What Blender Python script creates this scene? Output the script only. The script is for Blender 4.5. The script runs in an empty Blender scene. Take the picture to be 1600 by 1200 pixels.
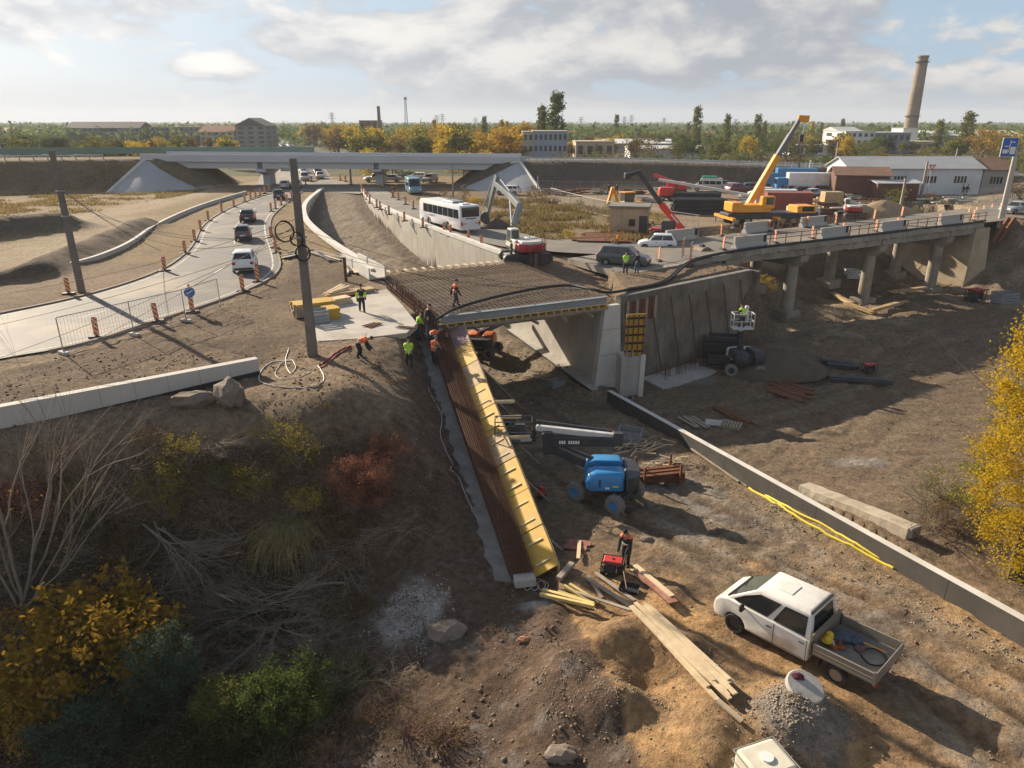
import bpy, bmesh, math, random
import numpy as np
from mathutils import Vector, Matrix
R = math.radians
rng = random.Random(7)
NR = np.random.RandomState(11)
SC = bpy.context.scene
COL = SC.collection
# ------------------------------------------------------------------ camera
CAMZ, FPX, PITCH = 11.6, 1110.0, R(20.3)
cam_d = bpy.data.cameras.new('camera'); cam = bpy.data.objects.new('camera', cam_d); COL.objects.link(cam)
cam.location = (0, 0, CAMZ); cam.rotation_euler = (R(90) - PITCH, 0, 0)
cam_d.sensor_width = 36; cam_d.lens = 36 * FPX / 1600; cam_d.clip_start = 0.2; cam_d.clip_end = 9000
SC.camera = cam
# ------------------------------------------------------------------ sun, sky, exposure
SUN_AZ, SUN_EL = R(-45), R(23)          # azimuth from +Y towards +X
sd = Vector((math.sin(SUN_AZ) * math.cos(SUN_EL), math.cos(SUN_AZ) * math.cos(SUN_EL), math.sin(SUN_EL)))
sl = bpy.data.lights.new('sun', 'SUN'); sun = bpy.data.objects.new('sun', sl); COL.objects.link(sun)
sl.energy = 5.0; sl.angle = R(0.6); sl.color = (1.0, 0.85, 0.66)
sun.rotation_euler = sd.to_track_quat('Z', 'Y').to_euler(); sun.location = (-60, 60, 60)
W = bpy.data.worlds.new('World'); SC.world = W; W.use_nodes = True
SC.view_settings.view_transform = 'Standard'; SC.view_settings.look = 'None'
SC.view_settings.gamma = 1.0; SC.view_settings.use_curve_mapping = False
SC.view_settings.exposure = 0.95
SC.render.engine = 'CYCLES'
SC.cycles.use_denoising = True
SC.cycles.max_bounces = 6; SC.cycles.diffuse_bounces = 3; SC.cycles.glossy_bounces = 3
SC.cycles.transmission_bounces = 4; SC.cycles.volume_bounces = 1; SC.cycles.transparent_max_bounces = 8
SC.cycles.sample_clamp_indirect = 5.0
def build_sky():
 nt = W.node_tree; N = nt.nodes; L = nt.links; N.clear()
 out = N.new('ShaderNodeOutputWorld'); bg = N.new('ShaderNodeBackground'); bg.inputs[1].default_value = 0.062
 L.new(bg.outputs[0], out.inputs[0])
 sky = N.new('ShaderNodeTexSky'); sky.sky_type = 'NISHITA'; sky.sun_disc = False
 sky.sun_elevation = SUN_EL; sky.sun_rotation = SUN_AZ; sky.air_density = 1.0; sky.dust_density = 1.2; sky.ozone_density = 1.5
 tc = N.new('ShaderNodeTexCoord'); sep = N.new('ShaderNodeSeparateXYZ'); L.new(tc.outputs['Generated'], sep.inputs[0])
 def M(op, a, b=None, c=None, clamp=False):
  n = N.new('ShaderNodeMath'); n.operation = op; n.use_clamp = clamp
  for i, k in enumerate((a, b, c)):
   if k is None: continue
   if isinstance(k, (int, float)): n.inputs[i].default_value = k
   else: L.new(k, n.inputs[i])
  return n.outputs[0]
 def MIX(f, a, b):
  n = N.new('ShaderNodeMix'); n.data_type = 'RGBA'
  for s, k in ((n.inputs[0], f), (n.inputs[6], a), (n.inputs[7], b)):
   if isinstance(k, (int, float)): s.default_value = k
   elif isinstance(k, tuple): s.default_value = k + (1,)
   else: L.new(k, s)
  return n.outputs[2]
 az = M('ARCTAN2', sep.outputs[0], sep.outputs[1])          # radians from +Y
 el = M('ARCSINE', sep.outputs[2])
 def noise(ax, ay, sc, det, dist, seed, rough=0.55):
  cmb = N.new('ShaderNodeCombineXYZ'); L.new(ax, cmb.inputs[0]); L.new(ay, cmb.inputs[1]); cmb.inputs[2].default_value = seed
  t = N.new('ShaderNodeTexNoise'); t.inputs['Scale'].default_value = sc; t.inputs['Detail'].default_value = det
  t.inputs['Roughness'].default_value = rough; t.inputs['Distortion'].default_value = dist
  L.new(cmb.outputs[0], t.inputs['Vector']); return t.outputs[0]
 def sstep(x, a, b):
  n = N.new('ShaderNodeMapRange'); n.interpolation_type = 'SMOOTHSTEP'; L.new(x, n.inputs[0])
  n.inputs[1].default_value = a; n.inputs[2].default_value = b; return n.outputs[0]
 # layered cumulus banks: a cloud layer seen at a low angle, flattened towards the horizon
 elc = M('MAXIMUM', el, 0.0)
 y1 = M('MULTIPLY', M('POWER', M('ADD', elc, 0.02), 0.75), 2.4)
 n1 = noise(M('MULTIPLY', az, 1.5), y1, 2.1, 9, 0.25, SKY_SEED)
 n1b = noise(M('MULTIPLY', az, 1.5), M('ADD', y1, 0.075), 2.1, 9, 0.25, SKY_SEED)     # the same field a little higher: lit tops
 def bumps(e):          # three cumulus banks standing in the layer
  tot = None
  for a0, e0, w, h, k in ((-.193, .098, .11, .026, .20), (-.56, .112, .15, .03, .16), (.28, .080, .2, .02, .13), (-.36, .056, .1, .014, .12), (.62, .085, .1, .018, .10)):
   q = M('ADD', M('POWER', M('ABSOLUTE', M('DIVIDE', M('SUBTRACT', az, a0), w)), 2.0), M('POWER', M('ABSOLUTE', M('DIVIDE', M('SUBTRACT', e, e0), h)), 2.0))
   g = M('MULTIPLY', M('EXPONENT', M('MULTIPLY', q, -1.0)), k); tot = g if tot is None else M('ADD', tot, g)
  return tot
 n1 = M('ADD', n1, bumps(el)); n1b = M('ADD', n1b, bumps(M('ADD', el, 0.012)))
 n2 = noise(M('MULTIPLY', az, 1.6), M('MULTIPLY', y1, 1.15), 6.5, 7, 0.3, SKY_SEED + 9)
 sunside = sstep(az, 0.35, -0.75)
 cover = sstep(M('ADD', M('ADD', n1, M('MULTIPLY', sunside, 0.02)), M('MULTIPLY', M('SUBTRACT', n2, 0.5), 0.38)), 0.455, 0.525)
 light = sstep(M('ADD', M('SUBTRACT', n1, n1b), M('MULTIPLY', M('SUBTRACT', n2, 0.5), 0.34)), -0.08, 0.11)
 c_lit = MIX(sunside, (6.6, 6.3, 6.0), (9.6, 9.3, 8.9))
 c_dark = MIX(sunside, (3.4, 3.6, 4.0), (6.0, 6.2, 6.5))
 ccol = MIX(light, c_dark, c_lit)
 veil = MIX(sunside, (3.7, 4.05, 4.5), (6.4, 6.55, 6.7)); blue = MIX(sunside, (3.5, 4.7, 6.0), (5.6, 6.5, 7.5))
 hz = sstep(el, 0.55, 0.05)
 skyc = MIX(M('MULTIPLY', hz, 0.9), sky.outputs[0], blue)
 hi = sstep(el, 0.9, 0.15)
 c2 = MIX(M('MULTIPLY', cover, M('ADD', M('MULTIPLY', hi, 0.68), 0.25)), skyc, ccol)
 low = sstep(el, 0.06, 0.008)
 c3 = MIX(M('MULTIPLY', low, 0.85), c2, veil)
 below = sstep(sep.outputs[2], -0.002, -0.02)
 c4 = MIX(below, c3, (1.6, 1.4, 1.2))
 L.new(c4, bg.inputs[0])
SKY_SEED = 3.7
build_sky()
# ------------------------------------------------------------------ pixel rays
CP, SP = math.cos(PITCH), math.sin(PITCH)
def ray(u, v):
 x = (u - 800) / FPX; y = -(v - 600) / FPX
 return Vector((x, y * SP + CP, y * CP - SP))
def P(u, v, z=0.0):
 d = ray(u, v); t = (z - CAMZ) / d.z
 return Vector((d.x * t, d.y * t, z))
def PY(u, v, Y):
 d = ray(u, v); t = Y / d.y
 return Vector((d.x * t, Y, CAMZ + d.z * t))
def G(u, v):
 d = ray(u, v); t = np.concatenate([np.arange(12, 80, .08), np.arange(80, 400, .4), np.arange(400, 3000, 4)])
 h = HT(d.x * t, d.y * t); zz = CAMZ + d.z * t
 i = np.argmax(zz < h)
 if not (zz < h).any(): i = -1
 return Vector((d.x * t[i], d.y * t[i], float(h[i])))
def hz(x, y): return float(HT(np.array([x], float), np.array([y], float))[0])
# ------------------------------------------------------------------ mesh builder
class MB:
 def __init__(s): s.v = []; s.f = []
 def add(s, vs, fs):
  o = len(s.v); s.v.extend([tuple(p) for p in vs]); s.f.extend([tuple(i + o for i in f) for f in fs]); return s
 def box(s, c, d, rz=0.0, M=None):
  x, y, z = d[0] / 2, d[1] / 2, d[2] / 2
  vs = [Vector((a * x, b * y, e * z)) for a in (-1, 1) for b in (-1, 1) for e in (-1, 1)]
  if M is not None: vs = [M @ p for p in vs]
  elif rz:
   cs, sn = math.cos(rz), math.sin(rz); vs = [Vector((p.x * cs - p.y * sn, p.x * sn + p.y * cs, p.z)) for p in vs]
  return s.add([p + Vector(c) for p in vs], [(0, 1, 3, 2), (4, 6, 7, 5), (0, 4, 5, 1), (2, 3, 7, 6), (0, 2, 6, 4), (1, 5, 7, 3)])
 def beam(s, p, q, w, h, up=(0, 0, 1)):
  p, q = Vector(p), Vector(q); d = (q - p); l = d.length
  if l < 1e-6: return s
  d /= l; u = Vector(up); sx = d.cross(u)
  if sx.length < 1e-4: sx = d.cross(Vector((1, 0, 0)))
  sx.normalize(); u = sx.cross(d)
  M = Matrix((sx, d, u)).transposed()
  return s.box((p + q) / 2, (w, l, h), M=M)
 def tube(s, pts, r, n=6, caps=True):
  pts = [Vector(p) for p in pts]; k = len(pts)
  rs = r if isinstance(r, (list, tuple)) else [r] * k
  vs = []; fs = []; ref = None
  for i, p in enumerate(pts):
   d = (pts[min(i + 1, k - 1)] - pts[max(i - 1, 0)])
   d = d.normalized() if d.length > 1e-9 else Vector((0, 0, 1))
   if ref is None: ref = d.orthogonal().normalized()
   ref = ref - d * ref.dot(d)
   ref = ref.normalized() if ref.length > 1e-5 else d.orthogonal().normalized()
   b = d.cross(ref)
   for j in range(n):
    a = 2 * math.pi * j / n; vs.append(p + (ref * math.cos(a) + b * math.sin(a)) * rs[i])
  for i in range(k - 1):
   for j in range(n):
    fs.append((i * n + j, i * n + (j + 1) % n, (i + 1) * n + (j + 1) % n, (i + 1) * n + j))
  if caps: fs.append(tuple(range(n))[::-1]); fs.append(tuple(range((k - 1) * n, k * n)))
  return s.add(vs, fs)
 def lathe(s, prof, n=16, o=(0, 0, 0), ax='z', caps=True):
  o = Vector(o); vs = []; fs = []; k = len(prof)
  for (r, z) in prof:
   for j in range(n):
    a = 2 * math.pi * j / n; c, d = r * math.cos(a), r * math.sin(a)
    vs.append(o + Vector({'z': (c, d, z), 'y': (c, z, d), 'x': (z, c, d)}[ax]))
  for i in range(k - 1):
   for j in range(n): fs.append((i * n + j, i * n + (j + 1) % n, (i + 1) * n + (j + 1) % n, (i + 1) * n + j))
  if caps: fs.append(tuple(range(n))[::-1]); fs.append(tuple(range((k - 1) * n, k * n)))
  return s.add(vs, fs)
 def prism(s, base, off):
  off = Vector(off); n = len(base); b = [Vector(p) for p in base]
  return s.add(b + [p + off for p in b], [tuple(range(n))[::-1], tuple(range(n, 2 * n))] + [(i, (i + 1) % n, n + (i + 1) % n, n + i) for i in range(n)])
 def loft(s, secs, caps=True, closed=True):
  n = len(secs[0]); vs = [p for c in secs for p in c]; fs = []
  for i in range(len(secs) - 1):
   for j in range(n if closed else n - 1):
    fs.append((i * n + j, i * n + (j + 1) % n, (i + 1) * n + (j + 1) % n, (i + 1) * n + j))
  if caps: fs.append(tuple(range(n))[::-1]); fs.append(tuple(range((len(secs) - 1) * n, len(secs) * n)))
  return s.add(vs, fs)
 def quad(s, *q): return s.add(q, [tuple(range(len(q)))])
 def mesh(s, name, mat=None, smooth=False, bevel=0, seg=1):
  me = bpy.data.meshes.new(name); me.from_pydata([tuple(p) for p in s.v], [], s.f)
  bm = bmesh.new(); bm.from_mesh(me); bmesh.ops.recalc_face_normals(bm, faces=bm.faces)
  if bevel:
   bmesh.ops.remove_doubles(bm, verts=bm.verts, dist=1e-5)
   es = [e for e in bm.edges if len(e.link_faces) == 2 and e.calc_face_angle(0) > 0.5]
   bmesh.ops.bevel(bm, geom=es, offset=bevel, segments=seg, affect='EDGES', profile=0.5, clamp_overlap=True)
  bm.to_mesh(me); bm.free()
  if smooth:
   me.polygons.foreach_set('use_smooth', [True] * len(me.polygons))
   if smooth != 2: me.set_sharp_from_angle(angle=R(40))
  if mat: me.materials.append(mat)
  return me
 def build(s, name, mat, parent=None, smooth=False, bevel=0, seg=1, loc=None, rz=0):
  return link(name, s.mesh(name, mat, smooth, bevel, seg), parent, loc, rz)
def link(name, me, parent=None, loc=None, rz=0):
 o = bpy.data.objects.new(name, me); COL.objects.link(o)
 if parent is not None: o.parent = parent
 if loc is not None: o.location = loc
 if rz: o.rotation_euler = (0, 0, rz)
 return o
def rawmesh(name, V, F, mat=None, smooth=False):
 """fast mesh from numpy arrays: V (n,3), F (m,k) all faces with k corners"""
 me = bpy.data.meshes.new(name); V = np.asarray(V, np.float32); F = np.asarray(F, np.int32); k = F.shape[1]
 me.vertices.add(len(V)); me.vertices.foreach_set('co', V.ravel())
 me.loops.add(F.size); me.loops.foreach_set('vertex_index', F.ravel())
 me.polygons.add(len(F)); me.polygons.foreach_set('loop_start', np.arange(0, F.size, k, dtype=np.int32))
 me.polygons.foreach_set('loop_total', np.full(len(F), k, np.int32))
 if smooth: me.polygons.foreach_set('use_smooth', np.ones(len(F), bool))
 me.update(calc_edges=True)
 if mat: me.materials.append(mat)
 return me
def tag(o, label=None, cat=None, group=None, kind=None):
 if label: o['label'] = label
 if cat: o['category'] = cat
 if group: o['group'] = group
 if kind: o['kind'] = kind
 return o
def thing(name, label, cat, loc=(0, 0, 0), rz=0, group=None, rx=0, ry=0):
 o = bpy.data.objects.new(name, None); COL.objects.link(o); o.location = loc; o.rotation_euler = (rx, ry, rz)
 o.empty_display_size = 0.2
 return tag(o, label, cat, group)
def copy_tree(o, loc=None, rz=None, label=None, parent=None, group=None):
 c = o.copy(); COL.objects.link(c)
 if parent is not None: c.parent = parent
 if loc is not None: c.location = loc
 if rz is not None: c.rotation_euler = (c.rotation_euler[0], c.rotation_euler[1], rz)
 if label: c['label'] = label
 if group: c['group'] = group
 for ch in o.children: copy_tree(ch, parent=c)
 return c
# ------------------------------------------------------------------ materials
MATS = {}
def mat(name, col, rough=0.8, var=0.12, scale=2.0, bump=0.0, bscale=None, metal=0.0, dirt=None, dscale=0.6, damt=0.5, streak=0, spec=0.4, coat=0, world=False, col2=None, alpha=None, trans=0):
 """principled material with object-space noise for colour variation, dirt patches, vertical streaks and fine relief"""
 if name in MATS: return MATS[name]
 m = bpy.data.materials.new(name); MATS[name] = m; m.use_nodes = True; nt = m.node_tree; N = nt.nodes; L = nt.links
 b = N['Principled BSDF']; b.inputs['Roughness'].default_value = rough; b.inputs['Metallic'].default_value = metal
 b.inputs['Specular IOR Level'].default_value = spec
 if coat: b.inputs['Coat Weight'].default_value = coat; b.inputs['Coat Roughness'].default_value = 0.12
 if trans: b.inputs['Transmission Weight'].default_value = trans; b.inputs['IOR'].default_value = 1.45
 if alpha is not None: b.inputs['Alpha'].default_value = alpha
 if world:
  g = N.new('ShaderNodeNewGeometry'); vec = g.outputs['Position']
 else:
  tc = N.new('ShaderNodeTexCoord'); vec = tc.outputs['Object']
 def noise(sc, det=5, vv=None):
  t = N.new('ShaderNodeTexNoise'); t.inputs['Scale'].default_value = sc; t.inputs['Detail'].default_value = det; t.inputs['Roughness'].default_value = 0.6
  L.new(vv or vec, t.inputs['Vector']); return t.outputs[0]
 def mr(x, a, bb, c=0, d=1):
  n = N.new('ShaderNodeMapRange'); L.new(x, n.inputs[0]); n.inputs[1].default_value = a; n.inputs[2].default_value = bb
  n.inputs[3].default_value = c; n.inputs[4].default_value = d; return n.outputs[0]
 def mix(f, a, bb, mode='MIX'):
  n = N.new('ShaderNodeMix'); n.data_type = 'RGBA'; n.blend_type = mode
  for s_, k in ((n.inputs[0], f), (n.inputs[6], a), (n.inputs[7], bb)):
   if isinstance(k, (int, float)): s_.default_value = k
   elif isinstance(k, tuple): s_.default_value = tuple(k[:3]) + (1,)
   else: L.new(k, s_)
  return n.outputs[2]
 c = tuple(col)
 c2 = tuple(min(1, x * (1 + var)) for x in c); c1 = tuple(x * (1 - var) for x in c)
 if col2: c1, c2 = c, tuple(col2)
 out = mix(mr(noise(scale), 0.3, 0.7), c1, c2) if (var or col2) else None
 if out is None:
  rgb = N.new('ShaderNodeRGB'); rgb.outputs[0].default_value = c + (1,); out = rgb.outputs[0]
 if dirt:
  out = mix(mr(noise(dscale, 7), 0.48, 0.68, 0, damt), out, tuple(dirt))
 if streak:
  mp = N.new('ShaderNodeMapping'); mp.inputs['Scale'].default_value = (2.2, 2.2, 0.12); L.new(vec, mp.inputs[0])
  out = mix(mr(noise(1.0, 6, mp.outputs[0]), 0.5, 0.75, 0, streak), out, tuple(x * 0.35 for x in c))
 L.new(out, b.inputs['Base Color'])
 if bump:
  bp = N.new('ShaderNodeBump'); bp.inputs['Strength'].default_value = bump; bp.inputs['Distance'].default_value = 0.03
  L.new(noise(bscale or scale * 6, 6), bp.inputs['Height']); L.new(bp.outputs[0], b.inputs['Normal'])
 return m
def emis(name, col, s):
 m = bpy.data.materials.new(name); m.use_nodes = True; b = m.node_tree.nodes['Principled BSDF']
 b.inputs['Base Color'].default_value = col + (1,); b.inputs['Emission Color'].default_value = col + (1,); b.inputs['Emission Strength'].default_value = s
 return m
def leafmat(name, c1, c2, trans=0.35, rough=0.6):
 """leaf material: colour varies from leaf to leaf and over the crown; light passes through"""
 if name in MATS: return MATS[name]
 m = bpy.data.materials.new(name); MATS[name] = m; m.use_nodes = True; nt = m.node_tree; N = nt.nodes; L = nt.links
 N.remove(N['Principled BSDF']); out = N['Material Output']
 g = N.new('ShaderNodeNewGeometry'); tc = N.new('ShaderNodeTexCoord')
 oi = N.new('ShaderNodeObjectInfo')
 t = N.new('ShaderNodeTexNoise'); t.inputs['Scale'].default_value = 0.8; t.inputs['Detail'].default_value = 3; L.new(tc.outputs['Object'], t.inputs['Vector'])
 a = N.new('ShaderNodeMath'); a.operation = 'MULTIPLY_ADD'; L.new(g.outputs['Random Per Island'], a.inputs[0]); a.inputs[1].default_value = 0.6
 b = N.new('ShaderNodeMath'); b.operation = 'MULTIPLY_ADD'; L.new(t.outputs[0], b.inputs[0]); b.inputs[1].default_value = 1.4; b.inputs[2].default_value = -0.55
 L.new(b.outputs[0], a.inputs[2])
 mx = N.new('ShaderNodeMix'); mx.data_type = 'RGBA'; mx.clamp_factor = True; L.new(a.outputs[0], mx.inputs[0])
 mx.inputs[6].default_value = tuple(c1) + (1,); mx.inputs[7].default_value = tuple(c2) + (1,)
 hs = N.new('ShaderNodeHueSaturation'); L.new(mx.outputs[2], hs.inputs['Color'])
 v = N.new('ShaderNodeMath'); v.operation = 'MULTIPLY_ADD'; L.new(oi.outputs['Random'], v.inputs[0]); v.inputs[1].default_value = 0.35; v.inputs[2].default_value = 0.83
 L.new(v.outputs[0], hs.inputs['Value'])
 d = N.new('ShaderNodeBsdfDiffuse'); tr = N.new('ShaderNodeBsdfTranslucent'); ms = N.new('ShaderNodeMixShader'); ms.inputs[0].default_value = trans
 L.new(hs.outputs[0], d.inputs[0]); L.new(hs.outputs[0], tr.inputs[0]); L.new(d.outputs[0], ms.inputs[1]); L.new(tr.outputs[0], ms.inputs[2]); L.new(ms.outputs[0], out.inputs[0])
 return m
# ------------------------------------------------------------------ terrain
def pip(x, y, poly):
 ins = np.zeros(x.shape, bool); n = len(poly)
 for i in range(n):
  x0, y0 = poly[i][0], poly[i][1]; x1, y1 = poly[(i + 1) % n][0], poly[(i + 1) % n][1]
  if y0 == y1: continue
  c = ((y0 > y) != (y1 > y)) & (x < (x1 - x0) * (y - y0) / (y1 - y0) + x0); ins ^= c
 return ins
def pdist(x, y, line):
 """distance to a polyline and interpolated third coordinate"""
 best = np.full(x.shape, 1e9); zz = np.zeros(x.shape)
 for a, b in zip(line[:-1], line[1:]):
  dx, dy = b[0] - a[0], b[1] - a[1]; l2 = dx * dx + dy * dy
  t = np.clip(((x - a[0]) * dx + (y - a[1]) * dy) / l2, 0, 1)
  d = np.hypot(x - a[0] - t * dx, y - a[1] - t * dy); m = d < best
  best = np.where(m, d, best)
  if len(a) > 2: zz = np.where(m, a[2] + t * (b[2] - a[2]), zz)
 return best, zz
def sst(x, a, b):
 t = np.clip((x - a) / (b - a), 0, 1); return t * t * (3 - 2 * t)
def vnoise(x, y, seed):
 xi = np.floor(x).astype(np.int64); yi = np.floor(y).astype(np.int64); fx = x - xi; fy = y - yi
 fx = fx * fx * (3 - 2 * fx); fy = fy * fy * (3 - 2 * fy)
 def h(a, b):
  n = (a * 374761393 + b * 668265263 + seed * 974711) & 0x7fffffff
  n = ((n ^ (n >> 13)) * 1274126177) & 0x7fffffff
  return ((n ^ (n >> 16)) & 0xffff) / 65535.0
 return (h(xi, yi) * (1 - fx) + h(xi + 1, yi) * fx) * (1 - fy) + (h(xi, yi + 1) * (1 - fx) + h(xi + 1, yi + 1) * fx) * fy
def fbm(x, y, sc, seed, oct=4, g=0.5):
 s = np.zeros(np.shape(x)); a = 1; t = 0
 for i in range(oct):
  s = s + a * (vnoise(x * sc + 31.7 * i, y * sc - 17.3 * i, seed + i) - .5); t += a; a *= g; sc *= 2.03
 return s / t * 2
def XY(pts, z=0.0): return [tuple(P(u, v, z))[:2] for u, v in pts]
def smooth_line(pl, it=2):
 p = [np.array(tuple(q)[:2]) for q in pl]
 for _ in range(it):
  q = [p[0]]
  for a, b in zip(p[:-1], p[1:]): q += [a * .75 + b * .25, a * .25 + b * .75]
  p = q + [p[-1]]
 return [tuple(q) for q in p]
def offs(pl, d):
 p = np.array(pl); t = np.gradient(p, axis=0); t /= np.linalg.norm(t, axis=1)[:, None] + 1e-9
 return [tuple(q) for q in p + np.c_[-t[:, 1], t[:, 0]] * d]
# road edges traced in the photograph, on the level ground
LR_L = XY([(-120, 515), (0, 492), (140, 463), (250, 427), (290, 400), (306, 380), (312, 362), (325, 346), (358, 326), (400, 310), (421, 304), (441, 297)])
LR_R = XY([(-120, 590), (0, 560), (120, 542), (230, 505), (330, 474), (400, 448), (436, 425), (434, 400), (420, 365), (420, 342), (437, 325), (456, 311), (468, 302), (480, 296)])
TL = [(-5.2, 43.8), (-10.9, 57.2)] + XY([(553, 402), (527, 386), (493, 360), (478, 342), (478, 320), (506, 297)])     # trough left wall
TR = [(6.7, 49.0), (0.2, 62.6)] + XY([(666, 357), (606, 331), (575, 315), (564, 298)])                               # trough right wall
TL = TL[:2] + smooth_line(TL[1:], 2)[1:]; TR = TR[:2] + smooth_line(TR[1:], 2)[1:]
RR_L = XY([(566, 298), (580, 314), (612, 330), (676, 356), (760, 384), (800, 394)])
RR = XY([(566, 296), (580, 314), (612, 330), (676, 358), (770, 388), (890, 396), (1010, 398), (1100, 398), (1180, 388), (1200, 372), (1080, 378), (960, 380), (850, 372), (770, 356), (690, 335), (640, 318), (612, 305), (600, 296)])
OB0, OB1 = Vector((16.8, 61.6)), Vector((53.4, 82.1)); OBD = (OB1 - OB0).normalized(); OBN = Vector((-OBD.y, OBD.x)); OBW = 9.0
WL0, WL1 = (-3.25, 43.4), (1.65, 22.9)          # left wing wall (formwork) line
RW0, RW1 = (6.6, 45.0), (18.1, 15.6)          # low wall right of the pit road
CW0, CW1 = (7.4, 49.6), (19.8, 59.3)          # earth-retaining cut wall beside the old bridge
TLo, TRo = [TL[0]] + offs(TL[1:], .22), [TR[0]] + offs(TR[1:], -.22)
NB_ = [(15.5, 66.5), (14.5, 76), (22, 84), (36, 91), (48, 101), (60, 112)]
P_LOW = [WL1, WL0] + TLo + TRo[::-1] + [(CW0[0] + .2, CW0[1] + .2), (CW1[0], CW1[1] + .3)] + NB_ + [(62, 100), (58.5, 86), (67, 72), (95, 52), (110, 0), (110, -40), (10, -40), (4.5, 8)]
P_TROUGH = [(-3.6, 44)] + TLo[1:] + TRo[::-1][:-1] + [(6, 50)]
HWY = [(-420, 30, 5.4), (-200, 102, 5.4), (-90, 137, 5.4), (-68, 142.3, 5.4), (-67.5, 142.4, 5.4)]
HWY2 = [(1.5, 146, 4.7), (24, 147, 4.5), (48, 147, 3.8), (61, 148.5, 3.4), (78, 149.5, 2.7), (98, 149, 1.9), (150, 148, .3)]
def ctrl():
 C = []
 def c(u, v, z): p = P(u, v, z); C.append((p.x, p.y, z))
 for t in ((-150, 700, 0), (0, 668, 0), (100, 641, 0), (200, 619, 0), (300, 597, 0), (403, 578, 0), (490, 562, 0), (560, 548, -.05), (610, 530, 0), (655, 512, 0), (300, 540, 0), (100, 580, 0), (450, 500, 0), (-100, 600, 0), (600, 470, 0)): c(*t)
 for t in ((470, 602, .25), (330, 628, .05), (150, 676, -.25), (0, 712, -.3), (-150, 745, -.3), (560, 602, .45), (595, 625, -.2), (640, 572, -.8), (625, 548, -.3), (655, 545, -.8), (640, 620, -1.2)): c(*t)
 for t in ((662, 580, -1.0), (690, 660, -2.3), (735, 760, -3.7), (770, 840, -4.6), (800, 912, -5.0), (720, 700, -2.9)): c(*t)
 for t in ((460, 668, -.6), (300, 700, -1.0), (150, 740, -1.5), (0, 790, -1.7), (600, 705, -1.7), (450, 770, -2.7), (300, 800, -3.3), (100, 840, -3.4), (-60, 870, -3.6), (655, 820, -4.1), (500, 890, -4.9), (300, 920, -5.2), (100, 960, -5.4), (-60, 990, -5.6)): c(*t)
 for t in ((710, 950, -5.0), (600, 1000, -5.5), (400, 1060, -6.2), (200, 1090, -6.6), (0, 1120, -6.9), (750, 1150, -5.0), (600, 1220, -5.7), (300, 1260, -6.9), (0, 1300, -7.2), (810, 1000, -4.9), (850, 1250, -4.7), (640, 900, -4.8), (830, 930, -4.85), (900, 1400, -4.5), (500, 1500, -6.2), (0, 1600, -7.2)): c(*t)
 for x, y, z in ((-40, 60, 0), (-20, 70, 0), (-12, 52, 0), (-8, 44, 0), (-40, 35, 0), (-60, 20, -1), (-60, 5, -6), (-30, -5, -7.5), (6, 0, -4.2), (-60, 40, 0)): C.append((x, y, z))
 return np.array(C)
CT = ctrl()
def _tps(r2): return r2 * np.log(r2 + 1e-9) * .5
def _fit():
 n = len(CT); d2 = (CT[:, None, 0] - CT[None, :, 0]) ** 2 + (CT[:, None, 1] - CT[None, :, 1]) ** 2
 A = np.zeros((n + 3, n + 3)); A[:n, :n] = _tps(d2) + np.eye(n) * 1.5; Q = np.c_[np.ones(n), CT[:, :2]]; A[:n, n:] = Q; A[n:, :n] = Q.T
 return np.linalg.solve(A, np.r_[CT[:, 2], 0, 0, 0])
WT = _fit()
def rbf(x, y):
 s = WT[-3] + WT[-2] * x + WT[-1] * y
 for i in range(len(CT)): s = s + WT[i] * _tps((x - CT[i, 0]) ** 2 + (y - CT[i, 1]) ** 2)
 return s
GAUSS = []       # mounds: x, y, height, sx, sy, angle
def mound(u, v, z, h, sx, sy, a=0):
 p = P(u, v, z); GAUSS.append((p.x, p.y, h, sx, sy, a))
mound(1245, 1120, -4.2, .75, .95, .9); mound(1200, 1165, -4.2, .5, .9, .8); mound(960, 1010, -4.7, .6, 1.2, .5, .5); mound(1060, 1020, -4.6, .62, 1.1, .5, -.5)
mound(960, 1120, -4.6, .8, .8, .6, .3); mound(1100, 1140, -4.4, .7, .55, 1.2); mound(870, 1080, -4.7, .7, .6, 1.0); mound(1010, 1070, -4.4, -.55, .5, .4)
mound(1020, 1190, -4.3, .4, 1.4, .7); mound(930, 1180, -4.4, -.25, .7, .6); mound(1050, 935, -4.8, .16, .8, .3, .8)
mound(880, 575, -6.4, .35, 1.6, 2.4, .4); mound(800, 540, -6.4, .4, 2.2, 2.0); mound(960, 612, -6.3, .35, 2, 1)
mound(1235, 560, -6.4, .9, 2.6, 2.0, .3); mound(1290, 530, -6.4, .6, 2.4, 1.6); mound(1180, 560, -6.4, .7, 2.4, 2.5); mound(1350, 520, -6.4, .5, 3.5, 1.6); mound(1330, 545, -6.4, .6, 2.2, 1.2)
mound(1410, 505, -6.4, .4, 4, 2.5); mound(1270, 590, -6.4, -.3, 1.4, 1.2); mound(1320, 490, -6.4, -.7, 2.6, 1.6); mound(1190, 470, -6.4, .4, 3, 2.2)
mound(1020, 690, -6, .3, 2.0, 1.0, -1.2); mound(1300, 820, -4.7, .25, 3.5, .7, -.9); mound(1470, 800, -4.6, .6, 2.2, 1.6)
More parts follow.
